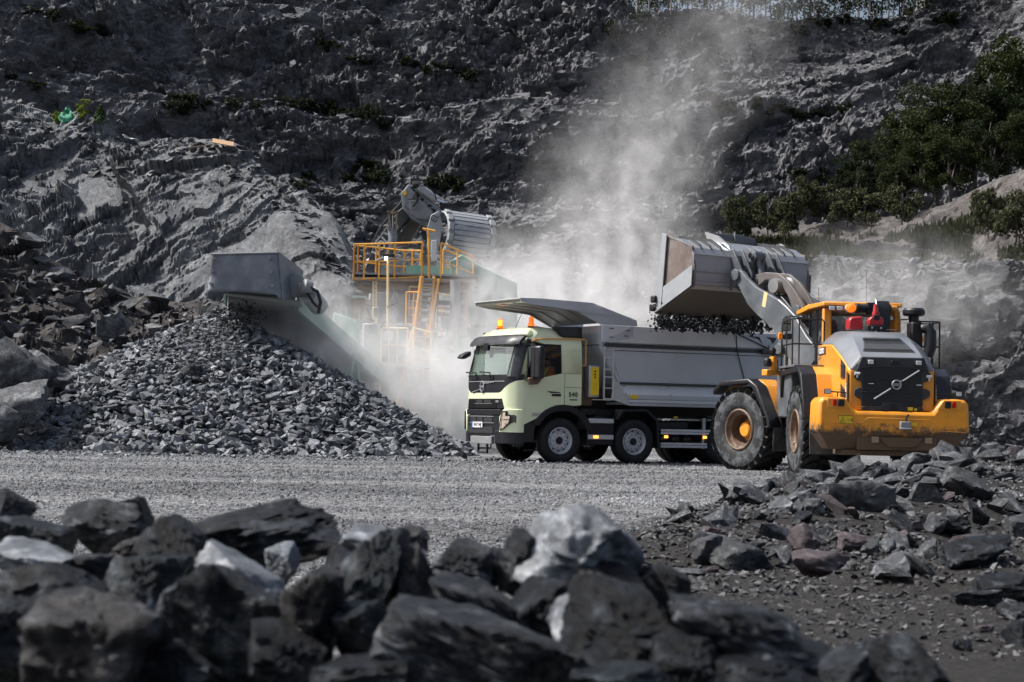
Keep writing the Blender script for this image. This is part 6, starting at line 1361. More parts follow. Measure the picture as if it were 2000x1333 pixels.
# machinery under the platform
WB().px(708, 720, 566, 585, 60.6, 61).px(845, 857, 545, 700, 60.8, 61.2).px(905, 915, 545, 640, 60.8, 61.2).px(716, 726, 560, 640, 61, 61.4).put('support_leg', 'crusher_brown', K)
for k in range(6): WB().px(708, 775, 582+k*9, 585+k*9, 60.8, 61.0).put('grating_bar', 'dusty_steel', K)
WB().line([(720, 575, 60.5), (755, 615, 60.5)], .06).line([(742, 600, 60.4), (742, 640, 60.4)], .05).put('brace', 'dusty_steel', K)
mb = WB(); a = at(765, 598, 60.5); b = at(805, 600, 60.8); mb.cyl(a, b, .52, n=26); mb.put('flywheel', 'dusty_steel', K)
for dx in (0, 5): WB().line([(772+dx, 574, 59.9), (764+dx, 590, 59.9), (762+dx, 612, 59.9), (768+dx, 630, 59.9)], .045).put('hydraulic_hose', 'dusty_steel', K)
# stairs with stringers, treads and rails
def stairs(x0, y0, x1, y1, Y, wpx, n, name='stair'):
    st = WB().line([(x0, y0, Y), (x1, y1, Y)], .05).line([(x0+wpx, y0, Y), (x1+wpx, y1, Y)], .05).put(name, 'handrail_yellow', K)
    for k in range(n):
        t = (k+.5)/n; x, y = x0+(x1-x0)*t, y0+(y1-y0)*t; WB().px(x, x+wpx, y-1.2, y+1.2, Y-.1, Y+.25).put('tread', 'dusty_steel', K, 0, 35, st)
    return st
stairs(826, 540, 815, 645, 59.6, 22, 10); stairs(812, 650, 782, 800, 59.0, 20, 13)
for a_ in ([(823, 540, 59.6), (808, 648, 59.5)], [(857, 545, 59.6), (838, 655, 59.5)], [(806, 645, 59), (773, 800, 58.9)], [(845, 585, 59.6), (833, 660, 59.5)]): WB().line(a_, .05).put('stair_rail', 'handrail_yellow', K)
rail([(794, 571, 59.6), (822, 571, 59.6)], [0, .5, 1], 'handrail_yellow', .03, .5, 1.0); rail([(852, 572, 59.8), (882, 580, 60)], [0, 1], 'pale_yellow', .03, .5, 1.1)
rail([(745, 641, 58.6), (796, 642, 58.6)], [0, .3, .62, 1], 'pale_yellow', .03, .45, 1.15); rail([(808, 641, 58.8), (842, 650, 58.8)], [0, 1], 'pale_yellow', .03, .5, 1.2)
WB().px(742, 845, 712, 717, 58.6, 60.2).put('landing', 'crusher_pale', K)
# pale panels and green casings
WB().px(690, 712, 582, 622, 58.2, 59).put('hopper_box', 'crusher_brown', K); WB().px(688, 714, 578, 582, 58.1, 59.1).put('box_lid', 'crusher_pale', K)
WB().px(706, 740, 632, 740, 59, 61).put('control_cabinet', 'crusher_pale', K, .04); WB().px(766, 795, 645, 700, 60.2, 61.5).put('panel', 'crusher_green', K, .03)
WB().px(808, 846, 660, 850, 60.4, 62).put('rear_casing', 'crusher_pale', K, .03); WB().px(738, 808, 720, 850, 60.2, 62.5).put('lower_casing', 'crusher_pale', K, .03)
fr_ = [(655, 612), (700, 628), (705, 760), (735, 800), (735, 850), (700, 850), (640, 700)]
WB().plate([at(x, y, 57.6) for x, y in fr_], -.5).put('side_frame', 'crusher_green', K, .03)
for x, y in ((690, 695), (711, 719), (731, 741)):
    WB().plate([at(x-5, y-9, 57.5), at(x+3, y-4, 57.5), at(x+5, y+8, 57.5), at(x-3, y+3, 57.5)], .05).put('frame_opening', 'chassis_black', K)
WB().px(672, 676, 600, 700, 57.2, 57.6).px(697, 702, 600, 760, 57.0, 57.4).put('frame_rib', 'crusher_green', K)
WB().px(880, 918, 660, 860, 60, 63).px(893, 912, 570, 660, 61, 63).put('green_column', 'crusher_green', K, .03); WB().px(884, 893, 575, 690, 60.2, 60.6).put('pale_chute', 'pale_yellow', K)
WB().line([(889, 548, 59.8), (889, 600, 59.8), (884, 645, 59.8), (876, 662, 59.8), (855, 668, 59.9)], .16, 10).put('dust_pipe', 'dusty_steel', K)
WB().line([(845, 690, 59.8), (870, 700, 59.8), (895, 715, 59.8), (905, 735, 59.8)], .3, 12).put('bent_duct', 'crusher_pale', K)
WB().plate([at(x, y, 63.6) for x, y in ((880, 520), (905, 505), (945, 530), (1010, 560), (1010, 640), (920, 640), (895, 590))], -1.6).put('feed_hopper', 'crusher_green', K, .03)
for x, y in ((944, 546), (965, 555), (985, 563)): WB().px(x-7, x+7, y-6, y+16, 62.8, 63.0).put('hopper_pin_plate', 'dusty_steel', K, .01)
WB().px(905, 990, 640, 860, 62.5, 66).put('feeder_casing', 'crusher_pale', K, .05)
for k in range(5): WB().px(810, 845, 800+k*10, 804+k*10, 59.4, 60.4).put('track_link', 'dusty_steel', K)
mb = WB(); a = at(862, 850, 59.2); b = at(868, 850, 60.4); mb.cyl(a, b, .40, n=22); mb.put('track_roller', 'dusty_steel', K)
WB().px(760, 900, 862, 880, 59.4, 60.4).put('track', 'dusty_steel', K, .1); WB().px(840, 905, 765, 790, 59.6, 61).px(845, 880, 735, 752, 59.6, 61).put('casing_ledge', 'crusher_pale', K, .03)
# ladders, beams, drives and pipes that show faintly through the dust
rail([(800, 560, 60.2), (842, 562, 60.2)], [0, .5, 1], 'pale_yellow', .03, .5, .9); rail([(846, 600, 60.0), (880, 604, 60.2)], [0, .5, 1], 'handrail_yellow', .03, .5, 1.0); rail([(742, 712, 58.5), (742, 760, 58.5)], [0, 1], 'pale_yellow', .03, .5, .2)
rail([(810, 700, 59), (860, 704, 59.4)], [0, .35, .7, 1], 'pale_yellow', .03, .5, 1.1)
for x in (729, 735): WB().line([(x, 545, 60.2), (x, 640, 60.2)], .035).put('ladder_rail', 'pale_yellow', K)
for k in range(10): WB().line([(729, 550+k*9, 60.2), (735, 550+k*9, 60.2)], .02, 4).put('ladder_rung', 'pale_yellow', K)
for y, h in ((566, 3), (588, 4), (612, 3), (640, 5), (668, 4), (700, 5), (732, 4)): WB().px(706, 905, y, y+h, 60.5+(y-566)*.002, 60.75+(y-566)*.002).put('cross_beam', 'dusty_steel' if h < 5 else 'crusher_brown', K)
for x, y, w_, h_, m_ in ((728, 600, 14, 20, 'dusty_steel'), (752, 632, 22, 12, 'crusher_pale'), (818, 575, 16, 26, 'crusher_brown'), (862, 618, 20, 22, 'dusty_steel'), (838, 672, 16, 20, 'crusher_green'), (772, 668, 18, 26, 'dusty_steel'), (852, 742, 26, 14, 'dusty_steel'), (788, 742, 30, 22, 'crusher_pale'), (750, 770, 26, 20, 'dusty_steel'), (822, 800, 30, 16, 'crusher_brown')):
    WB().px(x, x+w_, y, y+h_, 59.9, 60.5).put('machine_housing', m_, K, .03)
for x, y, r_ in ((772, 690, .22), (820, 640, .20), (868, 690, .26), (790, 770, .30), (840, 780, .24)): mb = WB(); a = at(x, y, 59.6); mb.cyl(a, a+Vector((0, .6, 0)), r_, n=18); mb.put('pulley', 'dusty_steel', K)
g = random.Random(44)
for k in range(16): x, y = g.uniform(712, 890), g.uniform(560, 760); WB().line([(x, y, 59.8), (x+g.uniform(-10, 10), y+g.uniform(8, 22), 59.7), (x+g.uniform(-18, 18), y+g.uniform(24, 46), 59.8)], g.uniform(.02, .05), 5).put('pipe', g.choice(['dusty_steel', 'chassis_black', 'crusher_pale']), K)
for k in range(9): WB().line([(897+k*13, 520+k*5+(k > 3)*4, 61.9), (900+k*13, 640, 61.9)], .06, 4).put('hopper_rib', 'crusher_green', K)
for y in (545, 590): WB().line([(895, y, 61.9), (1010, y+38, 61.9)], .05, 4).put('hopper_rib', 'crusher_green', K)
for x in (700, 735, 775, 815): WB().px(x, x+3, 541, 549, 59.95, 60.1).put('beam_bracket', 'dusty_steel', K)
WB().px(705, 760, 551, 556, 60.2, 60.4).put('cable_tray', 'dusty_steel', K)
# discharge conveyor
V = rooted('conveyor', (-7.0, 54, 0), 'raised discharge conveyor with a black rubber hood dropping stone on the pile', 'conveyor')
def q(px, py, Y): return at(px, py, Y)
TL, TR, BL, BR = q(415, 497, 51.6), q(543, 494, 51.9), q(405, 571, 51.6), q(552, 578, 51.9)
TLb, TRb, BLb, BRb = q(455, 500, 53.4), q(590, 530, 53.6), q(450, 575, 53.4), q(588, 580, 53.6)
mb = WB(); Pg = []
for i in range(25):     # front curtain bulges and hangs in a shallow curve
    t = i/24; row = []
    for j in range(13):
        u = j/12; p = TL.lerp(TR, t).lerp(BL.lerp(BR, t), u); sag = .12*math.sin(math.pi*t)*0; dn = .16*(1-(2*t-1)**2)**.35
        p = p + Vector((0, -.10*math.sin(math.pi*t)**.4*u, .16*u*(1-(2*t-1)**2)**.0*0 - (.07 if t > .9 else 0)*u*0)); p.z -= u*(.10*(t > .93) - .05*math.sin(math.pi*t)); row.append(p+Vector((0, .025*vn_ if (vn_ := float(math.sin(t*19)*math.sin(u*5))) else 0, 0)))
    Pg.append(row)
cv = mb.grid(Pg).put('rubber_curtain', 'conveyor_rubber', V, 0, 60); so = cv.modifiers.new('t', 'SOLIDIFY'); so.thickness = .03
for tt in (.04, .88):
    for u in (.12, .45, .78): p = TL.lerp(TR, tt).lerp(BL.lerp(BR, tt), u); WB().cyl(p+Vector((0, -.13, 0)), p+Vector((0, -.03, 0)), .045, n=10).put('bolt', 'dusty_steel', V)
WB().plate([TR, TRb, BRb, BR+Vector((0, 0, -.12))], -.04).put('side_curtain', 'conveyor_rubber', V); WB().plate([TL, TR, TRb, TLb], .04).put('hood_top', 'conveyor_rubber', V); WB().plate([TL, BL, BLb, TLb], .04).put('side_curtain', 'conveyor_rubber', V)
WB().tube([TL, TR], .035).put('hood_edge', 'dusty_steel', V)
# belt, frame, rollers, drive
Bh, Bt = [q(445, 585, 53.0), q(575, 598, 53.4)], [q(650, 735, 58), q(742, 742, 58.4)]
WB().hexa([Bh[0]-Vector((0, 0, .10)), Bh[1]-Vector((0, 0, .10)), Bt[1]-Vector((0, 0, .10)), Bt[0]-Vector((0, 0, .10))], [Bh[0], Bh[1], Bt[1], Bt[0]]).put('belt', 'conveyor_rubber', V)
for e in (0, 1):
    a, b = Bh[e], Bt[e]; d = Vector((0, 0, .42)); o_ = Vector((.06 if e else -.06, 0, 0))
    WB().hexa([a-d*.3+o_, b-d*.3+o_, b-d*.3+o_*2, a-d*.3+o_*2], [a+d+o_, b+d+o_, b+d+o_*2, a+d+o_*2]).put('side_beam', 'conveyor_green', V)
for t in lin(.05, .95, 9): WB().cyl(Bh[0].lerp(Bt[0], t)+Vector((0, 0, .06)), Bh[1].lerp(Bt[1], t)+Vector((0, 0, .06)), .07, n=10).put('roller', 'dusty_steel', V)
WB().cyl(q(445, 585, 52.9), q(575, 592, 53.3), .24, n=22).put('head_drum', 'dusty_steel', V)
WB().plate([q(440, 575, 52.6), q(585, 590, 52.9), q(592, 600, 53.2), q(450, 588, 52.9)], .05).put('scraper_plate', 'crusher_pale', V)
mo = WB().cyl(q(578, 558, 52.6), q(588, 562, 53.4), .30, n=20).put('gearbox', 'dusty_steel', V)
WB().cyl(q(590, 560, 52.4), q(606, 566, 52.5), .24, n=16).px(580, 602, 553, 580, 52.5, 53).put('motor_block', 'dusty_steel', V, .04, 35, mo)
WB().cyl(q(603, 575, 52.6), q(624, 600, 53.2), .26, n=16).put('drive_motor', 'crusher_pale', V)
WB().line([(600, 558, 52.3), (620, 570, 52.3), (626, 590, 52.4), (622, 612, 52.5)], .05).line([(596, 566, 52.3), (612, 592, 52.3), (620, 600, 52.3)], .04).put('cable', 'chassis_black', V)
WB().px(574, 588, 536, 548, 52.8, 53.2).put('guard', 'crusher_green', V, .02); WB().px(575, 600, 546, 550, 52.7, 53.4).put('bracket', 'crusher_green', V)
WB().line([(612, 640, 55.5), (640, 760, 57)], .09).line([(690, 690, 56.5), (672, 800, 57.2)], .09).put('support_strut', 'crusher_green', V)
g = random.Random(4); pl = []
for _ in range(420):
    p = q(g.gauss(470, 22), g.uniform(585, 650), g.uniform(52, 53.2)); s = g.choice((.02, .03, .045)); pl.append((g.randrange(14), Matrix.Translation(p) @ rmat(g, (s, s, s*1.4), .8)))
o = mass('falling_grit', STONES, pl, 'boulder_dark'); tag(o, 'dark grit falling from the conveyor hood onto the pile', 'grit')
# excavator feeding the crusher
X = rooted('excavator', (-4.5, 72, 2.2), 'grey tracked excavator behind the crusher with its ribbed bucket raised over the hopper', 'excavator')
E0 = 70.
def epoly(pts, Y, th, name, mat, bevel=.02): return WB().prism([(at(x, y, Y).x, at(x, y, Y).z) for x, y in pts], 'y', Y, Y+th).put(name, mat, X, bevel)
epoly([(712, 528), (728, 528), (762, 470), (800, 424), (822, 405), (800, 395), (778, 412), (758, 440), (730, 480)], 70.4, .7, 'boom', 'excavator_dark')
epoly([(770, 480), (796, 480), (826, 430), (800, 425)], 70.6, .5, 'boom_underside', 'bucket_under')
epoly([(783, 378), (797, 361), (808, 362), (822, 378), (868, 412), (862, 432), (830, 440), (803, 428), (786, 405)], 69.8, .65, 'stick', 'excavator_grey')
epoly([(786, 378), (797, 363), (812, 378), (812, 405), (803, 412), (790, 402)], 69.74, .06, 'stick_plate', 'excavator_grey', .01)
epoly([(787, 376), (793, 371), (795, 379), (789, 383)], 69.70, .02, 'label', 'label_yellow', 0)
WB().line([(818, 366, 69.7), (852, 390, 69.8)], .16, 14).put('bucket_cylinder', 'excavator_bucket', X); WB().line([(850, 389, 69.8), (868, 397, 69.8)], .07, 10).put('cylinder_rod', 'chrome', X)
epoly([(858, 396), (888, 397), (889, 408), (872, 406), (861, 410)], 69.7, .3, 'bucket_linkage', 'chassis_black')
epoly([(800, 392), (822, 392), (846, 414), (838, 430), (812, 426), (802, 414)], 69.72, .05, 'wear_plate', 'dusty_steel', .01)
for x, y in ((801, 384), (808, 404), (838, 420), (856, 416)): mb = WB(); a = at(x, y, 69.7); mb.cyl(a, a+Vector((0, -.1, 0)), .11, n=14); mb.put('pin_boss', 'dusty_steel', X)
WB().line([(820, 362, 69.5), (838, 366, 69.5), (850, 380, 69.5), (852, 390, 69.6)], .025, 5).put('hydraulic_hose', 'chassis_black', X); WB().line([(806, 362, 69.8), (815, 360, 69.8), (824, 364, 69.8)], .13, 8).put('cylinder_mount', 'chassis_black', X)
for k in range(12): x, y = 805+k*4.4+g.uniform(-2, 2), 372+k*4+g.uniform(-3, 3); WB().cyl(at(x, y, 69.79), at(x, y, 69.76), g.uniform(.03, .08), n=7).put('mud_clod', 'chassis_black', X)
WB().line([(766, 418, 69.9), (767, 445, 69.9)], .06, 10).put('cylinder_rod', 'chrome', X); WB().line([(766, 445, 69.9), (768, 480, 69.9)], .17, 14).put('boom_cylinder', 'excavator_grey', X)
WB().px(758, 762, 415, 450, 69.7, 70).px(772, 776, 415, 450, 69.7, 70).px(757, 777, 413, 418, 69.7, 70).put('cylinder_guard', 'crusher_brown', X)
for hp in ([(758, 425, 70.1), (740, 450, 70.1), (726, 478, 70.1)], [(762, 418, 70), (780, 400, 70), (790, 385, 70)], [(812, 375, 69.6), (815, 392, 69.6), (806, 404, 69.6)]): WB().line(hp, .05).put('hydraulic_hose', 'chassis_black', X)
a_, b_ = at(735, 497, 70.36), at(770, 447, 70.36); o = text('VOLVO', .44, 'white_mark', X, frame(a_.lerp(b_, .55)+Vector((-.02, -.12, 0))-X.location, b_-a_, Vector((-.8, 0, .6))), ext=.01, bold=.014, shear=.2)
# bucket: ribbed barrel
bkx = empty('bucket', parent=X); c0, c1 = at(858, 456, 69.6)-X.location, at(946, 468, 70.4)-X.location
ax = (c1-c0).normalized(); u_ = Vector((0, 0, 1)); u_ = (u_-ax*u_.dot(ax)).normalized(); v_ = ax.cross(u_); RR = .84
def bp(t, a, r): return c0.lerp(c1, t) + (u_*math.sin(a) - v_*math.cos(a)*(-1))*r
sg_ = -1 if (v_.y > 0) else 1
def bp(t, a, r): return c0.lerp(c1, t) + (u_*math.sin(a) + v_*sg_*math.cos(a))*r       # a = 0 faces the camera
mb = MB(); mb.grid([[tuple(bp(t, a, RR)) for a in lin(R(-75), R(130), 30)] for t in (0, .5, 1)]); o = mb.build('bucket_shell', 'excavator_bucket', bkx, 0, 60); so = o.modifiers.new('t', 'SOLIDIFY'); so.thickness = .08
for k in range(12):
    a = R(-62+k*12.5); da = R(4.6)
    lo = [bp(.12, a-da, RR+.0), bp(.90, a-da, RR+.0), bp(.90, a+da, RR+.0), bp(.12, a+da, RR+.0)]; hi_ = [bp(.12, a-da, RR+.05), bp(.90, a-da, RR+.05), bp(.90, a+da, RR+.05), bp(.12, a+da, RR+.05)]
    MB().hexa(lo, hi_).build('wear_bar', 'excavator_bucket', bkx, .005)
for t0, t1 in ((0, .10), (.92, 1.03)):
    for k in range(6):
        a = R(-62+k*25); da = R(8); MB().hexa([bp(t0, a-da, RR), bp(t1, a-da, RR), bp(t1, a+da, RR), bp(t0, a+da, RR)], [bp(t0, a-da, RR+.1), bp(t1, a-da, RR+.1), bp(t1, a+da, RR+.1), bp(t0, a+da, RR+.1)]).build('heel_shroud', 'excavator_bucket', bkx, .01)
epoly([(858, 412), (842, 420), (833, 450), (838, 490), (845, 500), (850, 505), (858, 480), (864, 440)], 69.3, .12, 'bucket_side', 'excavator_bucket')
epoly([(842, 470), (853, 470), (853, 510), (842, 510)], 69.2, .08, 'side_tooth', 'sheet_white', .01)
text('EL', .34, 'dark_mark', X, frame(at(850, 426, 69.22)-X.location, Vector((.5, 0, .8)), Vector((-.8, 0, .5))), ext=.01)
WB().px(712, 800, 505, 545, 70.5, 74).put('upper_body', 'excavator_grey', X, .15); WB().px(700, 830, 560, 600, 70, 74).put('tracks', 'chassis_black', X, .3)
WB().px(724, 745, 505, 535, 70.2, 70.5).put('cab_front', 'cab_glass_dark', X, .05)
# rock ramp under the excavator
pl = []; g = random.Random(6)
rp_x, rp_y = np.meshgrid(np.linspace(-9, 1, 60), np.linspace(66, 80, 50), indexing='ij')
np_mesh('rock_ramp', np.stack([rp_x, rp_y, 3.0*sm(66, 69.5, rp_y)*sm(80, 77, rp_y)*sm(-9, -7, rp_x)*sm(1, -1.5, rp_x)+.2*fbm(rp_x, rp_y, 0, 3, 3)-.1], -1), 60, 50, 'cliff_rock', 'structure')

# ================================================================ PLANTS
S.view_layers[0].update(); DG = bpy.context.evaluated_depsgraph_get()
def hit(px, py, near=60.):
    r = (fwd + rt*((px-1000)/F) - up*((py-666.5)/F)).normalized(); ok, p, *_ = S.ray_cast(DG, cam_pos + r*near, r, distance=400)
    return p.copy() if ok else at(px, py, 130)
def leaves(n, pts_f, size, g):
    """n leaf quads; pts_f(k) gives centres (n, 3)"""
    c = pts_f(n); a = g.normal(size=(n, 3)); a /= np.linalg.norm(a, axis=1)[:, None]; b = np.cross(a, g.normal(size=(n, 3))); b /= np.linalg.norm(b, axis=1)[:, None]
    s = size*g.uniform(.6, 1.3, (n, 1)); v = np.stack([c-a*s, c+b*s*.5, c+a*s, c-b*s*.5], 1).reshape(-1, 3); i = np.arange(n)[:, None]*4
    return v, np.concatenate([i+[[0, 1, 2]], i+[[0, 2, 3]]])
def leaf_mesh(name, v, f, mat):
    me = bpy.data.meshes.new(name); me.vertices.add(len(v)); me.vertices.foreach_set('co', v.reshape(-1).astype(np.float32)); me.loops.add(f.size)
    me.loops.foreach_set('vertex_index', f.reshape(-1).astype(np.int32)); me.polygons.add(len(f)); me.polygons.foreach_set('loop_start', np.arange(0, f.size, 3, dtype=np.int32)); me.update(calc_edges=True)
    me.materials.append(M[mat]); return me
def crown(seed, n, rx, rz, z0, size, clumps=26, spread=.30):
    g = np.random.default_rng(seed); d = g.normal(size=(clumps, 3)); d /= np.linalg.norm(d, axis=1)[:, None]; r = g.uniform(.45, 1., (clumps, 1))
    cc = d*r*[rx, rx, rz] + [0, 0, z0]; cr = g.uniform(.55, 1.2, clumps)*spread*rx
    def f(k):
        i = g.integers(0, clumps, k); q = g.normal(size=(k, 3)); q /= np.linalg.norm(q, axis=1)[:, None]; return cc[i] + q*(cr[i]*g.uniform(.3, 1, k)**.5)[:, None]*[1, 1, .75]
    return leaves(n, f, size, g)
def trunk_mb(seed, h, r, lean=.05, limbs=5, top=.9):
    g = random.Random(seed); mb = MB(); pts = [Vector((g.uniform(-1, 1)*lean*h*t, g.uniform(-1, 1)*lean*h*t, h*top*t)) for t in lin(0, 1, 6)]
    mb.tube(pts, [r*(1-.75*t) for t in lin(0, 1, 6)], 6)
    for k in range(limbs):
        t = g.uniform(.35, .85); i = int(t*5); p = pts[i].lerp(pts[min(i+1, 5)], t*5-i); a = g.uniform(0, 6.28); l = h*g.uniform(.15, .3)
        mb.tube([p, p+Vector((math.cos(a)*l*.5, math.sin(a)*l*.5, l*.45)), p+Vector((math.cos(a)*l*.8, math.sin(a)*l*.8, l))], [r*.4, r*.25, r*.08], 5)
    return mb
def make_tree(name, label, group, h, seed, leaf='leaf_mid', n=5200, size=.16, rx=.36, z0=.62, rz=.36, bark='bark', r=.02, limbs=6, cat='tree', clumps=26, multi=1, part='crown', stem='trunk', spread=.3):
    t = tag(empty(name), label, cat, group)
    mb = trunk_mb(seed, h, h*r, .04, limbs)
    for k in range(multi-1): o = len(mb.v); m2 = trunk_mb(seed+k+1, h*.9, h*r*.8, .10, 3); mb.add(m2.v, m2.f, True)
    mb.build(stem, bark, t, 0, 60)
    v, f = crown(seed, n, h*rx, h*rz, h*z0, size, clumps, spread); o = bpy.data.objects.new(part, leaf_mesh(part, v, f, leaf)); COL.objects.link(o); o.parent = t
    return t
def copy_tree(t, label=None):
    c = t.copy(); COL.objects.link(c)
    for ch in t.children: d = ch.copy(); COL.objects.link(d); d.parent = c
    if label: c['label'] = label
    return c
def place(t, p, s, rot, sz=None): t.location = p; t.scale = (s, s, sz or s); t.rotation_euler = (0, 0, rot)
g = random.Random(31)
protos = [make_tree('leafy_tree', 'x', 'trees on the terrace below the right cliff', 8, 200+i, ('leaf_dark', 'leaf_mid', 'leaf_mid')[i], 14000, .115, .40, .62, .40, multi=3, clumps=34) for i in range(3)]
TR_ = [(1700, 400, 268, 96, 'leafy tree at the left end of the wood on the right'), (1762, 402, 212, 98, 'leafy tree second from the left in the wood on the right'), (1830, 392, 165, 99, 'tall leafy tree in the middle of the wood on the right'),
       (1905, 375, 138, 100, 'tall leafy tree right of the middle of the wood'), (1965, 350, 98, 101, 'tall leafy tree near the right edge, crown lit yellow green'), (2020, 335, 66, 102, 'highest leafy tree, cut by the right picture edge'),
       (1672, 412, 306, 94, 'low bushy tree in front of the left end of the wood'), (1748, 408, 300, 92, 'dark bushy tree before the gap with bare stems'), (1855, 395, 235, 93, 'leafy tree with bare stems showing above the landslip'),
       (1935, 372, 210, 92, 'dark leafy tree above the upper end of the landslip'), (2010, 345, 200, 91, 'dark leafy tree at the right edge above the landslip'), (1800, 400, 250, 95, 'mid green tree between the two stem clusters')]
for i, (px, pb, pt, Y, lab) in enumerate(TR_):
    t = protos[i] if i < 3 else copy_tree(protos[i % 3]); b = at(px, pb, Y); tp = at(px, pt, Y); h = (tp.z-b.z)/.98; place(t, b-Vector((0, 0, .4)), h/8*1.08, g.uniform(0, 6), h/8); t['label'] = lab
# skyline: thin birches and pines on the rim
sk_p = [make_tree('birch_tree', 'slender birch standing on the cliff rim against the bright sky', 'thin trees along the cliff rim', 9, 300+i, 'leaf_mid', 850, .12, .22, .52, .48, 'birch_bark' if i else 'bark', .008, 9, clumps=30, spread=.33) for i in range(3)]
first = 3
for k in range(66):
    px = 1186+k*10.4+g.uniform(-5, 5); x = (px-1000)/F*141; y = g.uniform(134, 146); x = (px-1000)/F*y; z = float(rim(np.array([x]))[0])
    t = sk_p[k] if k < first else copy_tree(sk_p[g.randrange(3)]); place(t, (x, y, z-.5), g.uniform(.6, 1.15), g.uniform(0, 6), g.uniform(.7, 1.3))
# shrubs on the ledges
sh_p = [make_tree('shrub', 'dark shrub x', 'shrubs on the ledges of the quarry wall', 1.6, 400+i, 'shrub_leaf' if i < 2 else 'leaf_dark', 1500, .10, .62, .42, .36, 'bark', .02, 4, 'shrub', 16, 2, 'foliage', 'stem', .4) for i in range(3)]
SH_ = [(600, 208), (622, 200), (645, 210), (668, 216), (690, 222), (715, 228), (735, 236), (760, 240), (560, 200), (500, 200), (455, 205), (385, 200), (360, 203), (345, 210), (640, 88), (620, 78), (700, 112), (800, 118), (825, 128), (845, 132), (870, 130), (895, 140), (920, 145),
       (100, 30), (140, 45), (165, 55), (60, 20), (195, 62), (20, 140), (60, 160), (600, 345), (585, 360), (690, 345), (712, 350), (735, 340), (760, 350), (720, 330), (860, 360), (890, 368), (1240, 120), (1270, 150), (1300, 60), (1380, 190), (1400, 200), (1480, 205), (1500, 215),
       (1530, 212), (1560, 222), (1590, 216), (1620, 222), (1650, 215), (1420, 210), (1470, 60), (1330, 90), (1180, 60), (1210, 70), (1250, 40), (1560, 60), (1600, 40), (1650, 40), (1720, 45), (1770, 60), (1560, 330), (1600, 345), (1590, 370), (1640, 360), (1630, 395), (1780, 20), (1850, 40)]
for i, (px, py) in enumerate(SH_):
    t = sh_p[i] if i < 3 else copy_tree(sh_p[i % 3]); p = hit(px, py+6); place(t, p-Vector((0, 0, .3)), g.uniform(.5, 1.1), g.uniform(0, 6), g.uniform(.4, 1.0))
    if i >= 14: t['group'] = 'scattered shrubs on the quarry wall'
    t['label'] = 'dark shrub in the row along the ledge above the left rock outcrop' if i < 14 else 'dark shrub clinging to the dim quarry wall in the upper left' if px < 250 else 'dark shrub on the quarry wall above the excavator' if px < 950 else 'dark shrub on the dusty quarry wall left of the wood' if px < 1400 else 'dark shrub on the right part of the quarry wall near the rim' if py < 100 else 'dark shrub on the ledge of the quarry wall left of the wood'
# bushes and small trees on the terrace edge
bs = [make_tree('bush', 'x', 'bushes along the grassy terrace on the right', 2.2, 430+i, 'weed', 3500, .08, .5, .5, .42, 'bark', .02, 4, 'bush', 18, 2, 'foliage', 'stem', .4) for i in range(2)]
BS_ = [(1440, 462, 88, 'low green bush at the left end of the terrace above the raised bucket'), (1500, 448, 88, 'rounded green bush on the terrace above the bucket'), (1540, 452, 86, 'green bush right of the rounded bush above the bucket'), (1575, 420, 92, 'dark bush in the hollow at the cliff foot'), (1610, 418, 92, 'taller dark bush in the hollow at the cliff foot'),
       (1655, 432, 88, 'bright young tree above the wheel loader cab'), (1690, 436, 87, 'bright bushy growth just right of the young tree'), (1762, 428, 87, 'small rounded bush left of the landslip'), (1930, 452, 80, 'dark weedy bush on the right of the terrace'), (1985, 460, 79, 'dark weedy bush at the right edge of the terrace')]
for i, (px, py, Y, lab) in enumerate(BS_):
    t = bs[i] if i < 2 else copy_tree(bs[i % 2]); place(t, at(px, py, Y)-Vector((0, 0, .3)), g.uniform(.7, 1.1), g.uniform(0, 6), g.uniform(.6, 1.2)); t['label'] = lab
# grass on the terrace
gr_ = np.random.default_rng(12); nG = 60000; ii = gr_.integers(3, trV.shape[0]-1, nG); jj = (gr_.random(nG)**1.0*trV.shape[1]*.60).astype(int); base = trV[ii, jj] + gr_.normal(size=(nG, 3))*[.12, .12, .0]
keep = (fbm(base[:, 0]*.35, base[:, 1]*.35, 0, 90, 3) > -.25); base = base[keep]; nG = len(base); hgt = gr_.uniform(.12, .42, nG)[:, None]; wd = gr_.uniform(.03, .07, nG)[:, None]; dr = gr_.normal(size=(nG, 3))*[1, .4, 0]; dr /= np.linalg.norm(dr, axis=1)[:, None]
v = np.stack([base-dr*wd, base+dr*wd, base+[0, 0, 1]*hgt+gr_.normal(size=(nG, 3))*.06], 1).reshape(-1, 3); i3 = np.arange(nG)[:, None]*3+[[0, 1, 2]]
o = bpy.data.objects.new('grass', leaf_mesh('grass', v, i3, 'weed')); COL.objects.link(o); tag(o, 'tall weedy grass along the terrace above the low rock face', 'grass', None, 'stuff')

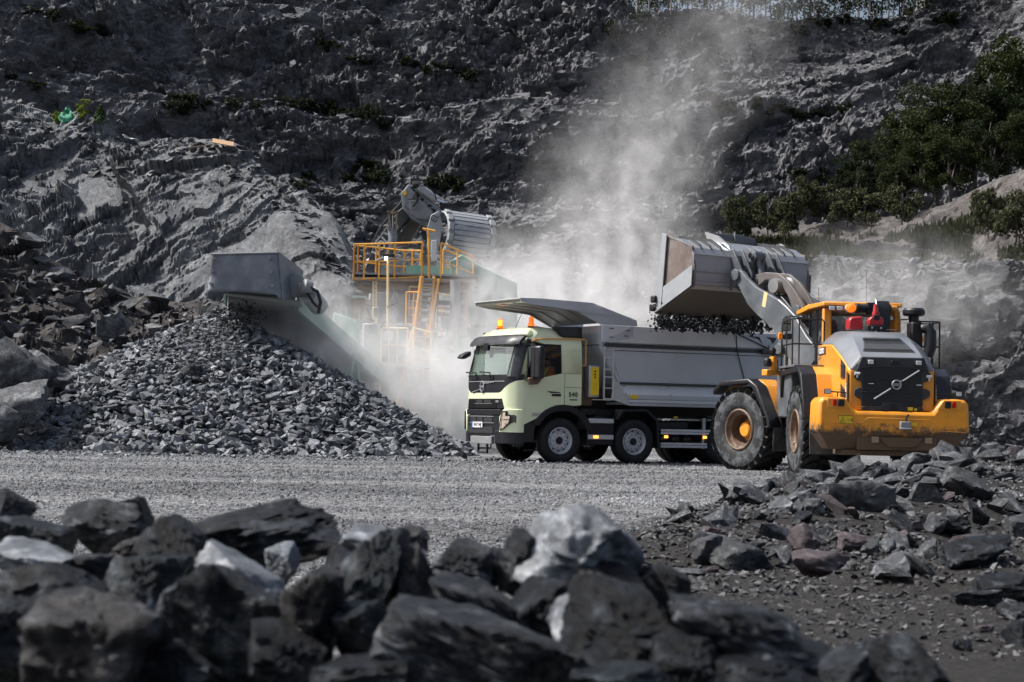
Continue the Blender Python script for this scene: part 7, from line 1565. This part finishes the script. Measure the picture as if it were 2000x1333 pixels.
# ================================================================ THINGS ON THE OUTCROP
p = hit(162, 238, 70); t = make_tree('birch_sapling', 'bright yellow-green young birch on top of the left rock outcrop', None, 1.35, 501, 'leaf_bright', 1500, .055, .20, .52, .46, 'bark', .012, 6, 'tree', 22); t.location = p-Vector((0, 0, .1))
p = hit(112, 240, 70); t = make_tree('birch_sapling', 'low yellow-green sapling left of the green net', None, .6, 503, 'leaf_bright', 500, .05, .36, .5, .42, 'bark', .012, 4, 'tree', 12); t.location = p-Vector((0, 0, .05))
pine = tag(empty('pine_sapling', hit(195, 248, 70)-Vector((0, 0, .1))), 'small pine growing right of the bright birch on the outcrop', 'tree'); MB().tube([(0, 0, 0), (0, 0, 1.1)], [.03, .008], 5).build('trunk', 'bark', pine)
def pf(n, g2=np.random.default_rng(7)):
    t = g2.random(n)**.7; a = np.floor(g2.random(n)*7)/7*6.28+np.floor(t*8)*1.1; r = (1-t)*.42*g2.random(n)**.6+.02; return np.stack([np.cos(a)*r+g2.normal(0, .02, n), np.sin(a)*r+g2.normal(0, .02, n), .12+t*.95+r*.35], 1)
v, f = leaves(1400, pf, .05, np.random.default_rng(8)); o = bpy.data.objects.new('crown', leaf_mesh('crown', v, f, 'needle')); COL.objects.link(o); o.parent = pine
# crumpled green net
c = hit(130, 236, 70); P_ = []
for i in range(16):
    a = 2*math.pi*i/15; P_.append([(c.x+math.cos(a)*r*.48, c.y+math.sin(a)*r*.4, c.z-.12+.62*(1-r)**.6*(1+.25*math.sin(a*3+r*5))+.05*math.sin(a*7+r*9)) for r in lin(0.02, 1, 9)])
tag(MB().grid(P_).build('green_net', 'net_green', None, 0, 20), 'crumpled green netting heaped on the left outcrop between saplings', 'netting')
best_ = None
for k in range(36):     # the crest of the outcrop along this line of sight
    yy = 72+k*.5; xx = at(262, 270, yy).x; ok, q_, *_ = S.ray_cast(DG, Vector((xx, yy, 60)), Vector((0, 0, -1)), distance=80)
    if ok and (best_ is None or (q_.z-1)/q_.y > best_[0]): best_ = ((q_.z-1)/q_.y, q_.copy())
p = best_[1]+Vector((0, -.2, .0)); o = MB(); o.grid([[(p.x-.42+.8*i/6, p.y-.3+.6*j/4, p.z+.42-.25*i/6+.05*math.sin(i*1.7+j)) for j in range(5)] for i in range(7)]); o = o.build('white_sheet', 'sheet_white', None, 0, 30); tag(o, 'white plastic sheet lying on the outcrop right of the pine', 'sheet'); so = o.modifiers.new('t', 'SOLIDIFY'); so.thickness = .015
p = hit(436, 285, 70); o = MB().bb(-.45, .45, -.35, .35, -.02, .02).build('wooden_board', 'board_wood'); o.location = p+Vector((0, -.1, .12)); o.rotation_euler = (R(22), R(8), R(10)); tag(o, 'pale plywood board tilted on the crest of the outcrop', 'board')
p = hit(392, 290, 70); o = MB().bb(-.55, .5, -.15, .15, -.02, .02).build('wooden_plank', 'crusher_brown'); o.location = p+Vector((0, -.1, .08)); o.rotation_euler = (R(10), R(-9), 0); tag(o, 'dark narrow plank left of the plywood board', 'plank')
fn = tag(empty('fence_panel', hit(66, 222, 70)-Vector((0, 0, .1))), 'low grey steel barrier panel on the gravel hump at the upper left', 'barrier')
a, b = at(40, 205, 85)-fn.location, at(92, 220, 85)-fn.location; a = Vector((-.6, 0, .5)); b = Vector((.62, 0, .16))
for dz in (0, -.42): MB().tube([a+Vector((0, 0, dz)), b+Vector((0, 0, dz))], .018).build('rail', 'galvanised', fn)
for k in range(13): p = a.lerp(b, k/12); MB().tube([p, p-Vector((0, 0, .42))], .010, 4).build('bar', 'galvanised', fn)
# purple gravel humps on the outcrop's crest
for nm, px, py, rx_, rz_ in (('gravel_heap', 28, 240, 2.4, .85),):
    c = hit(px, py, 70); gx, gy = np.meshgrid(np.linspace(-1, 1, 40), np.linspace(-1, 1, 40), indexing='ij'); d = np.hypot(gx, gy)
    o = np_mesh(nm, np.stack([c.x+gx*rx_, c.y+.9+gy*1.3, c.z-.75+rz_*1.4*np.clip(1-d**1.6, -1.4, 1)+.03*fbm(gx*6, gy*6, 0, 2, 3)], -1), 40, 40, 'purple_gravel', None, True)
    tag(o, 'rounded heap of purple grey gravel at the upper left edge' if px < 100 else 'low spread of purple grey gravel on the crest of the outcrop', 'gravel heap')

# ================================================================ DUST
def dust(name, label, box, ells, dens, nscale, cut, seed=0., aniso=.25, col=(.93, .93, .95)):
    """one cloud of dust: soft ellipsoids (centre, radii, weight) broken up by noise"""
    m = bpy.data.materials.new(name); m.use_nodes = True; n = m.node_tree.nodes; l = m.node_tree.links; n.remove(n['Principled BSDF'])
    tc = n.new('ShaderNodeTexCoord'); acc = None
    wn = n.new('ShaderNodeTexNoise'); wn.inputs['Scale'].default_value = nscale*.5; wn.inputs['Detail'].default_value = 2; l.new(tc.outputs['Object'], wn.inputs['Vector'])
    ws = n.new('ShaderNodeVectorMath'); ws.operation = 'MULTIPLY_ADD'; l.new(wn.outputs['Color'], ws.inputs[0]); ws.inputs[1].default_value = (2.6, 2.6, 2.6); l.new(tc.outputs['Object'], ws.inputs[2])
    for c, r_, wt in ells:
        mp = n.new('ShaderNodeMapping'); mp.vector_type = 'TEXTURE'; mp.inputs['Location'].default_value = Vector(c)+Vector((1.3, 1.3, 1.3)); mp.inputs['Scale'].default_value = r_; l.new(ws.outputs[0], mp.inputs[0])
        ln = n.new('ShaderNodeVectorMath'); ln.operation = 'LENGTH'; l.new(mp.outputs[0], ln.inputs[0])
        mr = n.new('ShaderNodeMapRange'); mr.interpolation_type = 'SMOOTHSTEP'; mr.inputs[1].default_value = 1.; mr.inputs[2].default_value = .0; mr.inputs[3].default_value = 0; mr.inputs[4].default_value = wt; l.new(ln.outputs['Value'], mr.inputs[0])
        if acc is None: acc = mr.outputs[0]
        else: ad = n.new('ShaderNodeMath'); ad.operation = 'ADD'; l.new(acc, ad.inputs[0]); l.new(mr.outputs[0], ad.inputs[1]); acc = ad.outputs[0]
    nz = n.new('ShaderNodeTexNoise'); nz.inputs['Scale'].default_value = nscale; nz.inputs['Detail'].default_value = 4; nz.inputs['Roughness'].default_value = .6
    mp = n.new('ShaderNodeMapping'); mp.inputs['Location'].default_value = (seed, seed, 0); mp.inputs['Scale'].default_value = (1, .6, .7); l.new(tc.outputs['Object'], mp.inputs[0]); l.new(mp.outputs[0], nz.inputs['Vector'])
    m2 = n.new('ShaderNodeMapRange'); m2.inputs[1].default_value = cut; m2.inputs[2].default_value = cut+.32; m2.inputs[3].default_value = .0; m2.inputs[4].default_value = 1.; l.new(nz.outputs[0], m2.inputs[0])
    mu = n.new('ShaderNodeMath'); mu.operation = 'MULTIPLY'; l.new(acc, mu.inputs[0]); l.new(m2.outputs[0], mu.inputs[1])
    m3 = n.new('ShaderNodeMath'); m3.operation = 'MULTIPLY'; l.new(mu.outputs[0], m3.inputs[0]); m3.inputs[1].default_value = dens
    vs = n.new('ShaderNodeVolumeScatter'); vs.inputs['Color'].default_value = (*col, 1); vs.inputs['Anisotropy'].default_value = aniso; l.new(m3.outputs[0], vs.inputs['Density'])
    l.new(vs.outputs[0], n['Material Output'].inputs['Volume']); MATS[name] = m
    o = MB().bb(*box).build(name, name); tag(o, label, 'dust', None, 'stuff'); return o
dust('dust_cloud', 'bright dust boiling round the crusher between stone pile and truck', (-8.5, 3.5, 51.5, 61, .02, 9),
     [((-3.2, 56.5, 2.0), (3.6, 4.5, 3.4), .9), ((-1.2, 57, 1.6), (3.6, 4, 3.0), .9), ((-5.8, 55.0, 3.2), (2.8, 3.5, 2.4), .6), ((-.2, 58, 4.6), (2.6, 3, 2.6), .75)], .75, 1.7, .34, 0., .0, (1, 1, 1))
dust('dust_plume', 'pale dust drifting up from behind the truck towards the cliff rim', (-6, 26, 62, 96, .02, 27),
     [((.5, 70, 3.5), (8.5, 8, 5), 1.), ((3.2, 72, 5.5), (6.5, 8, 5), .9), ((4.2, 76, 10), (4.6, 8, 5), .55), ((6, 79, 14), (4.0, 8, 5), .30), ((9.3, 82, 18), (3.8, 8, 5), .20), ((12, 85, 23), (4, 7, 5), .13), ((15, 74, 6.0), (6.5, 8, 3.4), .5), ((10, 72, 4), (7, 7, 4), .55)], .36, 1.25, .39, 7., .0, (1, 1, 1))
